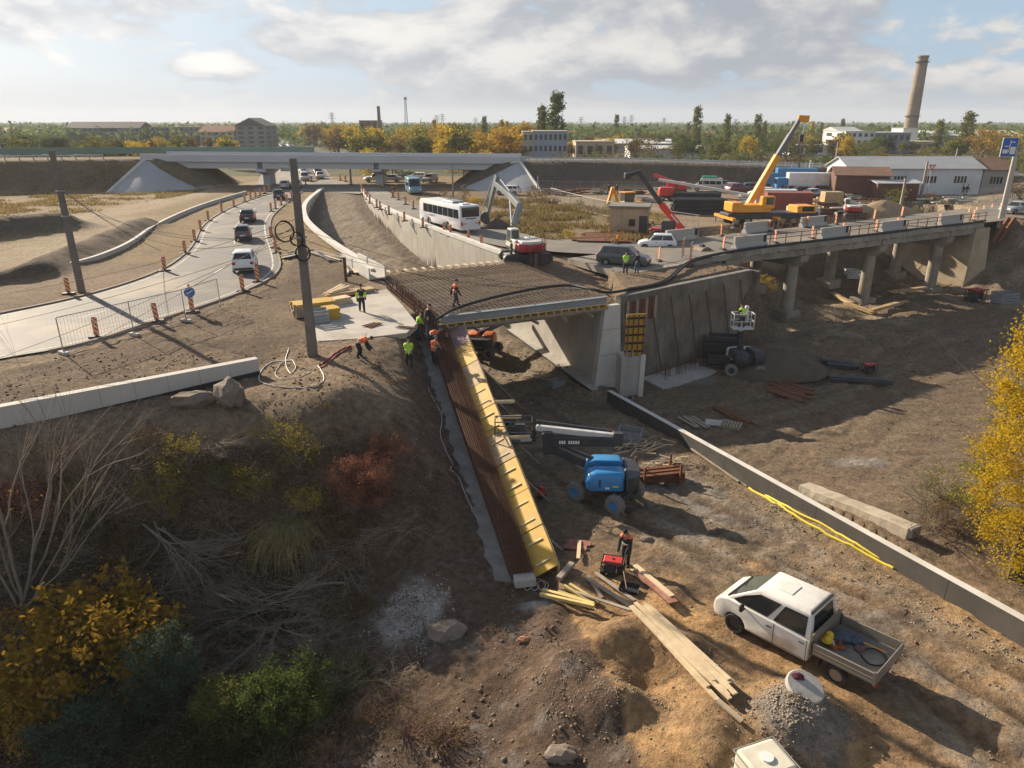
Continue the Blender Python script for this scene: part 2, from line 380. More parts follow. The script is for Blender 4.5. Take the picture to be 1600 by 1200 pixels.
TRK = [([tuple(P(u, v, z))[:2] for u, v in q], a) for q, z, a in (([(1040, 660), (1180, 640), (1330, 590), (1450, 540), (1620, 480)], -6.4, .5), ([(1120, 700), (1300, 650), (1420, 590), (1500, 540), (1640, 500)], -6.1, .5), ([(1200, 560), (1340, 585), (1390, 640), (1340, 700), (1230, 690)], -6.3, .45), ([(850, 700), (960, 790), (1100, 860), (1330, 1010), (1560, 1180)], -5.2, .8), ([(1010, 800), (1150, 870), (1420, 1010), (1620, 1130)], -5.0, .9), ([(820, 620), (900, 680), (1020, 780), (1180, 860)], -5.8, .7))]
RIDG = [([P(-80, 378, 0).xy, P(30, 366, 0).xy, P(95, 358, 0).xy], 2.0, 3.0), ([P(60, 428, 0).xy, P(130, 398, 0).xy, P(190, 372, 0).xy, P(225, 355, 0).xy], 1.2, 2.0), ([P(-40, 446, 0).xy, P(40, 436, 0).xy], .7, 1.0),
  ([P(800, 395, 0).xy + Vector((2, -2)), P(945, 452, 0).xy + Vector((1.4, .4))], .0, 1.0)]
def road_flat(x, y):
 return pip(x, y, LR_L + LR_R[::-1]) | pip(x, y, RR)
def floor_z(x, y):
 z = -6.5 + .075 * np.clip(46 - y, 0, 30)
 # right of the low wall the ground lies higher near the camera
 ex = (RW1[0] - RW0[0]); ey = (RW1[1] - RW0[1]); l = math.hypot(ex, ey)
 sd_ = ((x - RW0[0]) * -ey + (y - RW0[1]) * ex) / l
 z = z + np.where(sd_ > 0.16, .75 * sst(y, 40, 24), 0)
 tr = pip(x, y, P_TROUGH)
 z = np.where(tr, np.minimum(0.0, -6.5 + np.clip((y - 62) / (126 - 62), 0, 1) * 6.5), z)
 # rising ground north and east of the old bridge
 r1, _ = pdist(x, y, NB_[1:]); r0, _ = pdist(x, y, [CW1, NB_[0], NB_[1]]); r2, _ = pdist(x, y, [(62, 100), (58.5, 86), (67, 72), (95, 52), (110, 0)])
 v = (x > 13.5) & (y > 58)
 z = np.where(v, np.maximum(z, np.maximum(np.minimum(0, -r1 * .5), np.minimum(0, -r0 * 2))), z)
 z = np.where(x > 40, np.maximum(z, np.minimum(0, 0 - r2 * .75)), z)
 return z
def HT(x, y, detail=True):
 x = np.asarray(x, float); y = np.asarray(y, float)
 low = pip(x, y, P_LOW)
 up = np.where((y < 75) & (x < 12) & (x > -75), np.minimum(rbf(x, y), np.where((y < 36) & (x > -13), .6, .05)), 0.0)
 up = np.where((x < -3) & (y > 43.2), np.maximum(up, 0.0) * 0, up)
 up = np.where(x > 8, 0.0, up)
 # the two sheets meet along the open side near the camera
 fz = floor_z(x, y)
 g = np.zeros(x.shape)
 for (mx, my, h, sx, sy, a) in GAUSS:
  ca, sa = math.cos(a), math.sin(a); dx = x - mx; dy = y - my
  g = g + h * np.exp(-.5 * (((dx * ca + dy * sa) / sx) ** 2 + ((-dx * sa + dy * ca) / sy) ** 2))
 z = np.where(low, fz, up)
 bl, _ = pdist(x, y, [(1.65, 22.7), (4.5, 8), (10, -40)])
 w = np.where(y < 22.9, sst(bl, 2.2, 0.0), 0) * .5
 z = z * (1 - w) + np.where(low, up, fz) * w
 z = z + g * ((y < 90) & (low | (y < 40)))
 cd_, cz_ = pdist(x, y, [(-4.6, 42.6, -1.2), (.4, 22.9, -5.0)])
 z = np.where((~low) & (cd_ < 2.6), np.minimum(z, cz_ - .08 + np.maximum(0, cd_ - 1.3) * 1.1), z)
 rb_, _ = pdist(x, y, [tuple(OB0 + OBD * 45 + OBN * 4), tuple(OB0 + OBD * 75 + OBN * 10), tuple(OB0 + OBD * 120 + OBN * 28)]); z = np.where(low | (rb_ > 11), z, np.maximum(z, .72 * sst(rb_, 11, 5)))
 rf = road_flat(x, y)
 for ln, h, wd in RIDG:
  d, _ = pdist(x, y, [tuple(p) for p in ln]); z = z + np.where(low, 0, h * np.exp(-(d / wd) ** 2 * 1.2))
 for H_ in (HWY, HWY2):
  d, t = pdist(x, y, H_); z = np.maximum(z, np.where(t > .05, np.minimum(t - .25, t - .25 - (d - 6.8) / 1.45), -99))
 for px_, am in TRK:
  d, _ = pdist(x, y, px_); z = z + np.where(low, 1, 0) * am * (.07 * np.exp(-((d - 1.45) / .3) ** 2) - .13 * np.exp(-((d - .95) / .22) ** 2) + .03 * np.exp(-(d / .5) ** 2))
 if detail:
  m = np.where(rf, 0, 1.0) * np.where(low, 1, .8)
  deck = pip(x, y, [(-16, 38.6), (-3.5, 43), (-10, 58), (-17, 52)]); m = np.where(deck, .0, m)
  m = np.where(cd_ < 1.4, .12, m)
  bank = np.maximum(sst(-z, .3, 1.5) * np.where(low & ((y < 55) | (x < 15)), .35, 1.0), sst(z, .15, .6) * (y < 100) * .8)
  far = sst(y, 300, 110)
  z = z + far * m * (fbm(x, y, .35, 5, 3) * (.05 + .2 * bank) + fbm(x, y, 1.4, 9, 3) * (.06 + .10 * bank) + fbm(x, y, 3.6, 21, 2) * (.05 + .04 * bank))
 return z
def grid(a):
 out = [a[0][0]]
 for lo, hi, st in a:
  n = max(1, int(round((hi - lo) / abs(st)))); out += list(np.linspace(lo, hi, n + 1)[1:])
 return np.array(out)
def geo(a, b, st, f=1.16):
 o = []; x = a; s = st; sg = 1 if b > a else -1
 while sg * (b - x) > 0: x += sg * s; s *= f; o.append(x)
 return o
gx = grid([(-75, -30, .6), (-30, 22, .2), (22, 75, .5)]); gx = np.array(sorted(geo(-75, -3500, 1) + list(gx) + geo(75, 3500, 1)))
gy = grid([(-6, 9, .6), (9, 50, .2), (50, 100, .45), (100, 165, .9)]); gy = np.array(sorted(geo(-6, -60, 1.5) + list(gy) + geo(165, 6000, 1.5)))
XX, YY = np.meshgrid(gx, gy); X_, Y_ = XX.ravel(), YY.ravel()
Z_ = HT(X_, Y_)
nx, ny = len(gx), len(gy)
ii = (np.arange(ny - 1)[:, None] * nx + np.arange(nx - 1)[None, :]).ravel()
FQ = np.c_[ii, ii + 1, ii + nx + 1, ii + nx]
def zone_colours():
 n = len(X_); c = np.zeros((n, 3)); n1 = fbm(X_, Y_, .09, 41, 4); n2 = fbm(X_, Y_, .5, 51, 4); n3 = fbm(X_, Y_, 2.5, 61, 3)
 earth = np.array((.185, .135, .09)); tan = np.array((.28, .222, .152)); red = np.array((.135, .086, .06)); grey = np.array((.225, .21, .187)); dark = np.array((.052, .041, .032)); grass = np.array((.24, .175, .095)); green = np.array((.10, .115, .05))
 def lay(m, col):
  nonlocal c
  m = np.clip(m, 0, 1)[:, None]; c = c * (1 - m) + m * col
 low = pip(X_, Y_, P_LOW)
 c[:] = earth
 lay(.5 + n1 * 1.2 + n2 * .5, earth * 1.25)
 # fields left and beyond, scrub
 fld = (~low) & (Y_ > 62) & (~pip(X_, Y_, [(-34, 130), (-12, 57), (6, 48), (24, 62), (70, 90), (75, 130), (2, 142), (-20, 140)]))
 lay(fld * (.9 + n2 * .3), grass)
 lay(fld * sst(n1 + n2 * .5, .1, .5) * .5, tan)
 lay(fld * sst(n1 * .8 - n3 * .5, .2, .6) * .5, green)
 lay((Y_ > 165) * (.9 + n1 * .3), np.array((.075, .085, .042)))
 # sandy tracks left of the road
 d, _ = pdist(X_, Y_, XY([(90, 345), (180, 332), (280, 308), (350, 292), (400, 286)])); lay(sst(d + n2 * 2, 5, 1.5) * .85, tan * 1.25)
 d, _ = pdist(X_, Y_, XY([(-40, 410), (60, 395), (140, 368), (190, 345)])); lay(sst(d + n2 * 2, 7, 2) * .8, tan * 1.15)
 for ln, h, wd in RIDG[:3]:
  d, _ = pdist(X_, Y_, [tuple(p) for p in ln]); lay(sst(d, wd * 1.6, wd * .8) * .8, dark * 2.0)
 # verge between the kerb and the road
 # yard
 yard = pip(X_, Y_, XY([(830, 310), (1000, 292), (1420, 300), (1700, 320), (1500, 345), (1200, 368), (1060, 362), (960, 330)]))
 lay(yard * (.85 + n2 * .3), tan * .95)
 scrub = pip(X_, Y_, XY([(650, 312), (820, 310), (960, 330), (1060, 372), (960, 382), (850, 374), (760, 350)])); lay(scrub * (.75 + n2), grass * .95); lay(scrub * sst(n2 + n3 * .5, 0, .5) * .6, green)
 # the pit
 pit = low.astype(float)
 lay(pit * (.9), earth * 1.0)
 lay(pit * sst(n1 * .7 + n2, .0, .6) * .6, tan * .95)
 lay(pit * sst(-n2 + n3 * .4, .1, .5) * .45, dark * 2.0)
 near = sst(Y_, 27, 20) * (X_ > 1); lay(near * pit * (.7 + n2), np.array((.40, .245, .115)))
 ax = np.array((RW1[0] - RW0[0], RW1[1] - RW0[1])); ax = ax / np.linalg.norm(ax)
 off = (X_ - RW0[0]) * -ax[1] + (Y_ - RW0[1]) * ax[0]          # + right of the low wall
 for o_, wd, am in ((-4.3, .45, .8), (-6.3, .4, .6), (-2.4, .6, .5)):
  lay(pit * sst(np.abs(off - o_ + n2 * .5 + n1 * 1.2), wd * 2, wd * .4) * am * (.6 + n3) * (Y_ < 40), grey * 1.15)
 lay(pit * sst(np.abs(off + 1.0), 1.1, .5) * .5 * (Y_ < 40), np.array((.25, .18, .11)))
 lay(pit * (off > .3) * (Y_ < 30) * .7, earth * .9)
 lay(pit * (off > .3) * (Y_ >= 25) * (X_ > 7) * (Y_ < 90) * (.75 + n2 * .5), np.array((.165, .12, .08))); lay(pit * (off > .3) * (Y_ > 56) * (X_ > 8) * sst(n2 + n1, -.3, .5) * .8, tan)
 for px_, am in TRK:
  d, _ = pdist(X_, Y_, px_); lay(pit * am * np.exp(-((d - .95) / .3) ** 2) * (.7 + n2 * .6), earth * .48); lay(pit * am * np.exp(-((d - 1.6) / .4) ** 2) * (.5 + n3 * .4), tan * .95)
 mud = pip(X_, Y_, XY([(100, 560), (350, 480), (440, 440), (470, 390), (590, 435), (500, 470), (480, 540), (400, 575), (0, 660), (-150, 690), (-150, 610)])); lay(mud * (.55 + n2 * .7), earth * .62); lay(mud * sst(n3 + n2, .0, .6) * .5, earth * .4)
 # bank
 bank = (~low) & (X_ < 6) & (Y_ < 44)
 bz = sst(-Z_, .5, 1.6) * bank
 lay(bz * (.8 + n2 * .4), red * .8); lay(bz * sst(n1 + n2, 0, .7) * .6, dark * 2.0); lay(bz * sst(n3 + n2 * .6, .25, .7) * .55, grey * .8)
 p = P(640, 960, -5.2); lay(sst(np.hypot((X_ - p.x) / 1.3, (Y_ - p.y) / 1.5) + n3 * .5 + n2 * .4, 1.15, .5) * .9, np.array((.46, .43, .40)))
 p = P(690, 985, -5.0); lay(sst(np.hypot((X_ - p.x) / 1.0, (Y_ - p.y) / .8) + n3 * .5, 1.1, .5) * .5, grey)
 p = P(835, 945, -4.9); lay(sst(np.hypot((X_ - p.x) / .8, (Y_ - p.y) / .6) + n3 * .4, 1.0, .4) * .8, np.array((.42, .39, .35)))
 lay(sst(np.hypot(X_ - P(1245, 1140, -4.2).x, (Y_ - P(1245, 1140, -4.2).y)) + n3 * .4, 1.6, .9) * .8, grey * 1.05)
 for (u, v, z, sx, sy) in ((1350, 720, -5.3, 2.0, .9), (1010, 770, -5.7, 1.6, .8), (1120, 660, -6.1, 2.0, 1.0), (1080, 590, -6.4, 3.0, 1.2)):
  p = P(u, v, z); lay(sst(np.hypot((X_ - p.x) / sx, (Y_ - p.y) / sy) + n3 * .4 + n2 * .4, 1.1, .5) * .7, grey * 1.1)
 # black earth of the highway bank
 d1, t1 = pdist(X_, Y_, HWY); d2, t2 = pdist(X_, Y_, HWY2); zb = np.where(Y_ > 60, Z_, 0)
 lay(((zb > .5) & ((d1 < 18) | (d2 < 18)) & ((Y_ > 95) | (X_ < -60))) * (.8 + n2 * .4), dark * 1.7); lay(((zb > .5) & (d1 < 18) & (X_ < -40)) * (.55 + n2 * .5), grass * .75)
 t = (1 + n3 * .22 + n2 * .12)[:, None]
 # trough: gravel with dark edges
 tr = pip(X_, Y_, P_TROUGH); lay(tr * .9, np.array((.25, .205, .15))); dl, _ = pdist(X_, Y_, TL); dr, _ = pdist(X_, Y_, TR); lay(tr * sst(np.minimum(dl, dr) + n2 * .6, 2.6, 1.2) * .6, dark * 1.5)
 return np.clip(c * t, .01, .8)
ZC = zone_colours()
def ground_material():
 m = bpy.data.materials.new('earth'); m.use_nodes = True; nt = m.node_tree; N = nt.nodes; L = nt.links; b = N['Principled BSDF']; b.inputs['Roughness'].default_value = .95; b.inputs['Specular IOR Level'].default_value = .15
 at = N.new('ShaderNodeAttribute'); at.attribute_name = 'zone'
 g = N.new('ShaderNodeNewGeometry')
 def noise(s, d, r=.65):
  t = N.new('ShaderNodeTexNoise'); t.inputs['Scale'].default_value = s; t.inputs['Detail'].default_value = d; t.inputs['Roughness'].default_value = r; L.new(g.outputs['Position'], t.inputs['Vector']); return t.outputs[0]
 def mr(x, a, bb, c, d):
  n = N.new('ShaderNodeMapRange'); L.new(x, n.inputs[0]); n.inputs[1].default_value = a; n.inputs[2].default_value = bb; n.inputs[3].default_value = c; n.inputs[4].default_value = d; return n.outputs[0]
 def mul(a, f):
  n = N.new('ShaderNodeVectorMath'); n.operation = 'SCALE'; L.new(a, n.inputs[0]); L.new(f, n.inputs[3]); return n.outputs[0]
 c = mul(at.outputs['Color'], mr(noise(3.5, 8), .3, .7, .55, 1.42)); c = mul(c, mr(noise(22, 4), .3, .7, .72, 1.28))
 vo = N.new('ShaderNodeTexVoronoi'); vo.inputs['Scale'].default_value = 9; L.new(g.outputs['Position'], vo.inputs['Vector'])
 sp = mr(vo.outputs['Distance'], .10, .19, 1.0, 0.0); pn = mr(noise(1.3, 3), .5, .66, 0, .75)
 f = N.new('ShaderNodeMath'); f.operation = 'MULTIPLY'; L.new(sp, f.inputs[0]); L.new(pn, f.inputs[1])
 mx = N.new('ShaderNodeMix'); mx.data_type = 'RGBA'; L.new(f.outputs[0], mx.inputs[0]); L.new(c, mx.inputs[6]); mx.inputs[7].default_value = (.42, .38, .33, 1)
 L.new(mx.outputs[2], b.inputs['Base Color'])
 bp = N.new('ShaderNodeBump'); bp.inputs['Strength'].default_value = .9; bp.inputs['Distance'].default_value = .2; L.new(noise(5, 9, .72), bp.inputs['Height']); L.new(bp.outputs[0], b.inputs['Normal'])
 return m
M_EARTH = ground_material()
gm = rawmesh('ground', np.c_[X_, Y_, Z_], FQ, M_EARTH, smooth=True)
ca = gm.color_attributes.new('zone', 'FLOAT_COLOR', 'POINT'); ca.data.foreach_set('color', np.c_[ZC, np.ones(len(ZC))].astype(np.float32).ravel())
tag(link('ground', gm), kind='structure')
# ------------------------------------------------------------------ roads
def resample(pl, n):
 p = np.array([tuple(q)[:2] for q in pl]); d = np.r_[0, np.cumsum(np.hypot(*np.diff(p, axis=0).T))]; t = np.linspace(0, d[-1], n)
 return np.c_[np.interp(t, d, p[:, 0]), np.interp(t, d, p[:, 1])]
def strip(name, Lp, Rp, z, mat_, n=60, m=3, parent=None):
 a, b = resample(Lp, n), resample(Rp, n); V = []; F = []
 for i in range(n):
  for j in range(m + 1):
   q = a[i] * (1 - j / m) + b[i] * j / m; V.append((q[0], q[1], z))
 for i in range(n - 1):
  for j in range(m): k = i * (m + 1) + j; F.append((k, k + 1, k + m + 2, k + m + 1))
 return link(name, rawmesh(name, V, F, mat_), parent)
M_ASPH = mat('asphalt', (.105, .10, .095), .75, .18, .5, .3, 30, dirt=(.26, .205, .145), dscale=.16, damt=.9, world=True)
M_ASPH2 = mat('asphalt_dusty', (.17, .155, .135), .8, .15, .4, .3, 30, dirt=(.30, .25, .185), dscale=.18, damt=.8, world=True)
M_PAINT = mat('road_paint', (.50, .48, .43), .8, .1, 3, dirt=(.22, .19, .15), dscale=.9, damt=.95, world=True)
M_CONC = mat('concrete', (.42, .40, .365), .85, .12, .8, .25, 12, dirt=(.30, .27, .22), dscale=.5, damt=.5, streak=.35, world=True)
M_CONCL = mat('concrete_pale', (.56, .54, .50), .85, .08, .8, .15, 12, dirt=(.40, .36, .30), dscale=.5, damt=.5, world=True)
M_KERB = mat('kerb_stone', (.25, .21, .165), .9, .15, 1, dirt=(.16, .12, .085), dscale=.5, damt=.8, world=True)
M_CONCD = mat('concrete_dark', (.20, .19, .175), .9, .2, .8, .3, 10, dirt=(.12, .10, .08), dscale=.6, damt=.6, streak=.4, world=True)
M_BITUM = mat('bitumen_coat', (.028, .028, .03), .55, .2, 2, .2, world=True)
sl_, sr_ = smooth_line(LR_L), smooth_line(LR_R)
r1 = tag(strip('road', sl_, sr_, .035, M_ASPH, 120, 6), kind='structure')
def mark(name, pl, w, z, dash=None, parent=None, mat_=None):
 n = 400; c = resample(pl, n); d = np.r_[0, np.cumsum(np.hypot(*np.diff(c, axis=0).T))]; t = np.gradient(c, axis=0); t /= np.linalg.norm(t, axis=1)[:, None]
 nn = np.c_[-t[:, 1], t[:, 0]] * w / 2; V = []; F = []
 for i in range(n - 1):
  if dash and (d[i] % (dash[0] + dash[1])) > dash[0]: continue
  k = len(V); V += [(*(c[i] - nn[i]), z), (*(c[i + 1] - nn[i + 1]), z), (*(c[i + 1] + nn[i + 1]), z), (*(c[i] + nn[i]), z)]; F.append((k, k + 1, k + 2, k + 3))
 return link(name, rawmesh(name, V, F, mat_ or M_PAINT), parent)
midl = [tuple(q) for q in (resample(sl_, 80) * .5 + resample(sr_, 80) * .5)]
mark('lane_line', midl, .14, .040, (3, 4.5), r1)
mark('lane_line', offs([tuple(q) for q in resample(sr_, 80)], .45), .14, .040, None, r1)
mark('lane_line', offs([tuple(q) for q in resample(sl_, 80)], -.5), .12, .040, None, r1)
def curb(pl, w, h, n=90, z0=-.1, name='kerb', m=None, parent=None, jit=0):
 c = resample(pl, n); t = np.gradient(c, axis=0); t /= np.linalg.norm(t, axis=1)[:, None]; nn = np.c_[-t[:, 1], t[:, 0]] * w / 2
 mb = MB()
 mb.loft([[(*(c[i] - nn[i]), z0), (*(c[i] - nn[i]), h), (*(c[i] + nn[i]), h), (*(c[i] + nn[i]), z0)] for i in range(n)])
 o = mb.build(name, m or M_KERB, parent)
 return o
tag(curb(offs([tuple(q) for q in resample(sl_, 90)], .12), .22, .13), kind='structure')
tag(curb(offs([tuple(q) for q in resample(sr_[8:], 90)], -.12), .2, .12), kind='structure')
# road beside the bus
rr_a = smooth_line(XY([(570, 298), (584, 313), (616, 329), (680, 355), (770, 386), (890, 396), (1010, 400), (1085, 405)]))
rr_b = smooth_line(XY([(600, 296), (614, 305), (645, 318), (694, 334), (770, 354), (850, 370), (960, 379), (1062, 380)]))
r2 = tag(strip('road', rr_b, rr_a, .03, M_ASPH2, 100, 5), kind='structure')
def obp(s, w, z=0): q = OB0 + OBD * s + OBN * w; t = min(1, max(0, (s + 9) / 16)); return Vector((q.x, q.y, z + .75 * t * t * (3 - 2 * t)))
ob_r = tag(strip('road', [obp(42, 8.5), obp(58, 9), obp(76, 15), obp(110, 30)], [obp(42, -.3), obp(58, .2), obp(76, 6), obp(110, 20)], .78, M_ASPH2, 30), kind='structure')
# avenue that runs out of town under the highway bridge
av_c = [(-37, 128), (-44, 150), (-60, 205), (-95, 310), (-130, 410), (-190, 560), (-300, 800)]
av_l, av_r = offs(av_c, 7.5), offs(av_c, -7.5)
r3 = tag(strip('road', av_l, av_r, .05, M_ASPH2, 80), kind='structure')
mark('lane_line', av_c, .16, .056, (4, 5), r3)
av_x = [(-90, 138), (-60, 137), (-30, 131), (0, 128)]
tag(strip('road', offs([(-31, 127), (-28, 133), (-36, 140), (-44, 152)], 7), offs([(-31, 127), (-28, 133), (-36, 140), (-44, 152)], -7), .042, M_ASPH2, 20), kind='structure')
# ------------------------------------------------------------------ big structures
V3 = Vector
M_STEEL = mat('steel_grey', (.30, .32, .34), .5, .1, 3, metal=.6)
M_RUST = mat('rusted_steel', (.16, .065, .032), .85, .35, 6, .3, metal=.2)
M_REBAR = mat('rebar_rust', (.13, .062, .036), .85, .3, 8, metal=.2)
M_FORMY = mat('formwork_yellow', (.52, .31, .03), .6, .12, 2.5, .1, dirt=(.38, .27, .12), dscale=1.1, damt=.65, world=True)
M_FORMW = mat('formwork_worn', (.42, .30, .15), .7, .2, 2.0, .1, dirt=(.30, .22, .16), dscale=1.4, damt=.6, world=True)
M_FORMP = mat('formwork_purplish', (.24, .15, .15), .7, .15, 2.0, .1, dirt=(.3, .2, .16), dscale=1.4, damt=.5, world=True)
M_WOOD = mat('timber', (.42, .30, .16), .8, .25, 3, .2, dirt=(.24, .17, .10), dscale=1.6, damt=.5)
M_WOODP = mat('timber_pale', (.58, .46, .29), .8, .18, 3, .15, dirt=(.36, .27, .16), dscale=1.6, damt=.5)
M_WOODG = mat('timber_grey', (.30, .25, .19), .85, .2, 3, .2)
M_BLACK = mat('black_rubber', (.012, .012, .013), .6, .2, 3)
M_FORMG = mat('edge_form_steel', (.27, .30, .33), .55, .12, 2, dirt=(.20, .16, .11), dscale=1.0, damt=.5, metal=.2, world=True)
M_SHOT = mat('shotcrete', (.195, .165, .13), .95, .25, .7, 1.0, 3.0, dirt=(.075, .06, .05), dscale=.45, damt=.7, streak=.5, world=True)
M_BEIGE = mat('old_concrete_beige', (.40, .32, .215), .9, .15, .6, .4, 6, dirt=(.26, .20, .13), dscale=.35, damt=.6, streak=.35, world=True)
M_OLDC = mat('old_concrete', (.30, .265, .215), .9, .2, .7, .5, 6, dirt=(.14, .11, .085), dscale=.5, damt=.65, streak=.4, world=True)
M_HWYC = mat('bridge_paint_grey', (.46, .48, .50), .7, .05, .3, .05, 6, dirt=(.36, .36, .36), dscale=.15, damt=.5, world=True)
M_DECKF = mat('deck_form_dusty', (.30, .26, .20), .9, .15, .6, .1, 8, dirt=(.17, .13, .09), dscale=.35, damt=.6, world=True)
# -- new underpass bridge
A, B, C, D = V3((-4.6, 43.5, 0)), V3((6.5, 48.9, 0)), V3((0.3, 62.6, 0)), V3((-10.8, 57.2, 0))
nb = thing('underpass_bridge', 'new concrete underpass bridge deck covered in rebar before the pour', 'bridge', (0, 0, 0))
def qz(z, g=0.0):
 c = (A + B + C + D) / 4; return [V3((p.x + (p.x - c.x) * g, p.y + (p.y - c.y) * g, z)) for p in (A, B, C, D)]
MB().prism(qz(-1.05), (0, 0, .82)).build('deck_slab', M_DECKF, nb)
ab = (B - A).normalized(); ad = (D - A).normalized(); LAB = (B - A).length; LAD = (D - A).length
m = MB()
def bil(s, t, z): p = A * (1 - s) * (1 - t) + B * s * (1 - t) + C * s * t + D * (1 - s) * t; return V3((p.x, p.y, z))
for i in range(40):
 t = (i + .5) / 40
 for z in (-.14, .06):
  m.beam(bil(.004, t, z + rng.uniform(-.012, .012)), bil(.996, t, z + rng.uniform(-.012, .012)), .028, .028)
for i in range(34):
 s = (i + .5) / 34
 for z in (-.11, .09): m.beam(bil(s, .004, z), bil(s, .996, z), .022, .022)
for i in range(34):
 for j in range(20):
  s, t = (i + .5) / 34, (j + rng.uniform(.2, .8)) / 20
  if rng.random() < .6: p = bil(s, t, -.2); m.beam(p, p + V3((rng.uniform(-.02, .02), 0, rng.uniform(.3, .42))), .02, .02)
rb = m.build('rebar_mat', mat('rebar_dusty', (.17, .12, .085), .85, .3, 2, metal=.1), nb); rb['kind'] = 'stuff'
# near edge: steel edge form, timber walkway and yellow joists
E0, E1 = A + ad * -.15, B + ad * -.15
nrm = V3((ab.y, -ab.x, 0))
MB().beam(E0 + nrm * .12 + V3((0, 0, -.08)), E1 + nrm * .12 + V3((0, 0, -.08)), .12, .48).build('edge_form', M_FORMG, nb, bevel=.01)
MB().beam(E0 + nrm * .22 + V3((0, 0, .13)), E1 + nrm * .22 + V3((0, 0, .13)), .30, .05).build('edge_flange', M_FORMG, nb)
MB().beam(E0 + nrm * .26 + V3((0, 0, -.34)) - ab * .3, E1 + nrm * .26 + V3((0, 0, -.34)), .34, .05).build('ledger_plank', M_WOODP, nb)
MB().beam(E0 + nrm * .30 + V3((0, 0, -.66)) - ab * .3, E1 + nrm * .30 + V3((0, 0, -.66)), .1, .22).build('support_beam', M_WOODG, nb)
jm = MB().box((0, 0, 0), (.12, .9, .2)).mesh('joist', M_FORMY)
for i in range(21):
 p = E0.lerp(E1, (i + .5) / 21); link('joist', jm, nb, p + nrm * .1 + V3((0, 0, -.47)), math.atan2(ab.y, ab.x))
km = MB().box((0, 0, 0), (.10, 2.2, .18)).mesh('cantilever_beam', M_WOODG)
for i in range(5):
 p = E0.lerp(E1, .18 + i * .17); link('cantilever_beam', km, nb, p + nrm * .05 + V3((0, 0, -.86)), math.atan2(ab.y, ab.x))
# far edge: yellow timber strip of cross boards
FE0, FE1 = D + ad * .35, C + ad * .35
MB().beam(FE0 + V3((0, 0, -.25)), FE1 + V3((0, 0, -.25)), .6, .06).build('far_walkway', M_FORMW, nb)
bm_ = MB().box((0, 0, 0), (.22, 1.5, .07)).mesh('cross_board', M_WOODP)
for i in range(16):
 o = link('cross_board', bm_, nb, FE0.lerp(FE1, (i + .5) / 16) + ad * .7 + V3((0, 0, -.18)), math.atan2(ad.y, ad.x) - R(90) + rng.uniform(-.06, .06))
# right abutment wall with battered near end, footing and flared wing
def wall_prism(name, pts, z0, z1, m_, par, bev=0): return MB().prism([V3((p[0], p[1], z0)) for p in pts], (0, 0, z1 - z0)).build(name, m_, par, bevel=bev)
ra = thing('bridge_abutment', 'pale concrete abutment with battered near end under the rebar deck', 'abutment')
rd = (C - B).normalized(); rn = V3((rd.y, -rd.x, 0))     # rn points away from the road (east)
bt = [B + V3((0, 0, -1.06)), B + rn * 1.1 + V3((0, 0, -1.06)), C + rn * 1.1 + V3((0, 0, -1.06)), C + V3((0, 0, -1.06))]
bb_ = [B - rn * .55 - rd * .5 + V3((0, 0, -6.3)), B + rn * 1.2 - rd * .5 + V3((0, 0, -6.3)), C + rn * 1.2 + V3((0, 0, -6.3)), C - rn * .35 + V3((0, 0, -6.3))]
MB().loft([bb_, bt]).build('abutment_wall', M_CONC, ra)
pil_t = [B - rn * .1 - rd * .35, B + rn * 1.15 - rd * .35, B + rn * 1.15 + rd * .1, B - rn * .1 + rd * .1]
pil_b = [B - rn * 1.15 - rd * 1.1, B + rn * 1.0 - rd * 1.1, B + rn * 1.15 + rd * .2, B - rn * .7 + rd * .2]
MB().loft([[p + V3((0, 0, -6.2)) for p in pil_b], [p + V3((0, 0, -.55)) for p in pil_t]]).build('end_pier', M_CONCL, ra, bevel=.03)
for k, zz in enumerate((-2.2, -4.0)):
 f = lambda z: (z + 6.2) / 5.65
 a_ = pil_b[0].lerp(pil_t[0], f(zz)) + V3((0, 0, zz)); b_ = pil_b[1].lerp(pil_t[1], f(zz)) + V3((0, 0, zz)); a_.z = b_.z = zz
 MB().beam(a_ - rd * .006, b_ - rd * .006, .02, .025).build('form_joint', M_CONCD, ra)
ft = [B - rn * 1.9 - rd * 1.9, B + rn * 1.4 - rd * 1.9, C + rn * 1.5, C - rn * .9]
MB().prism([p + V3((0, 0, -7.0)) for p in ft], (0, 0, .85)).build('footing', M_BITUM, ra)
MB().prism([p + V3((0, 0, -6.15)) for p in [B - rn * 1.75 - rd * 1.75, B + rn * 1.3 - rd * 1.75, C + rn * 1.4, C - rn * .8]], (0, 0, .03)).build('footing_top', M_CONC, ra)
# left abutment wall (beyond the formwork)
la = thing('bridge_abutment', 'plain concrete abutment below the deck behind the yellow formwork', 'abutment')
MB().prism([V3((p.x, p.y, -6.9)) for p in (A - ab * .9, A + ab * .35, D + ab * .35, D - ab * .9)], (0, 0, 5.84)).build('abutment_wall', M_CONC, la)
MB().prism([V3((p.x, p.y, -7.0)) for p in (A + ab * .36, A + ab * 1.3, D + ab * 1.3, D + ab * .36)], (0, 0, .9)).build('footing', M_CONCD, la)
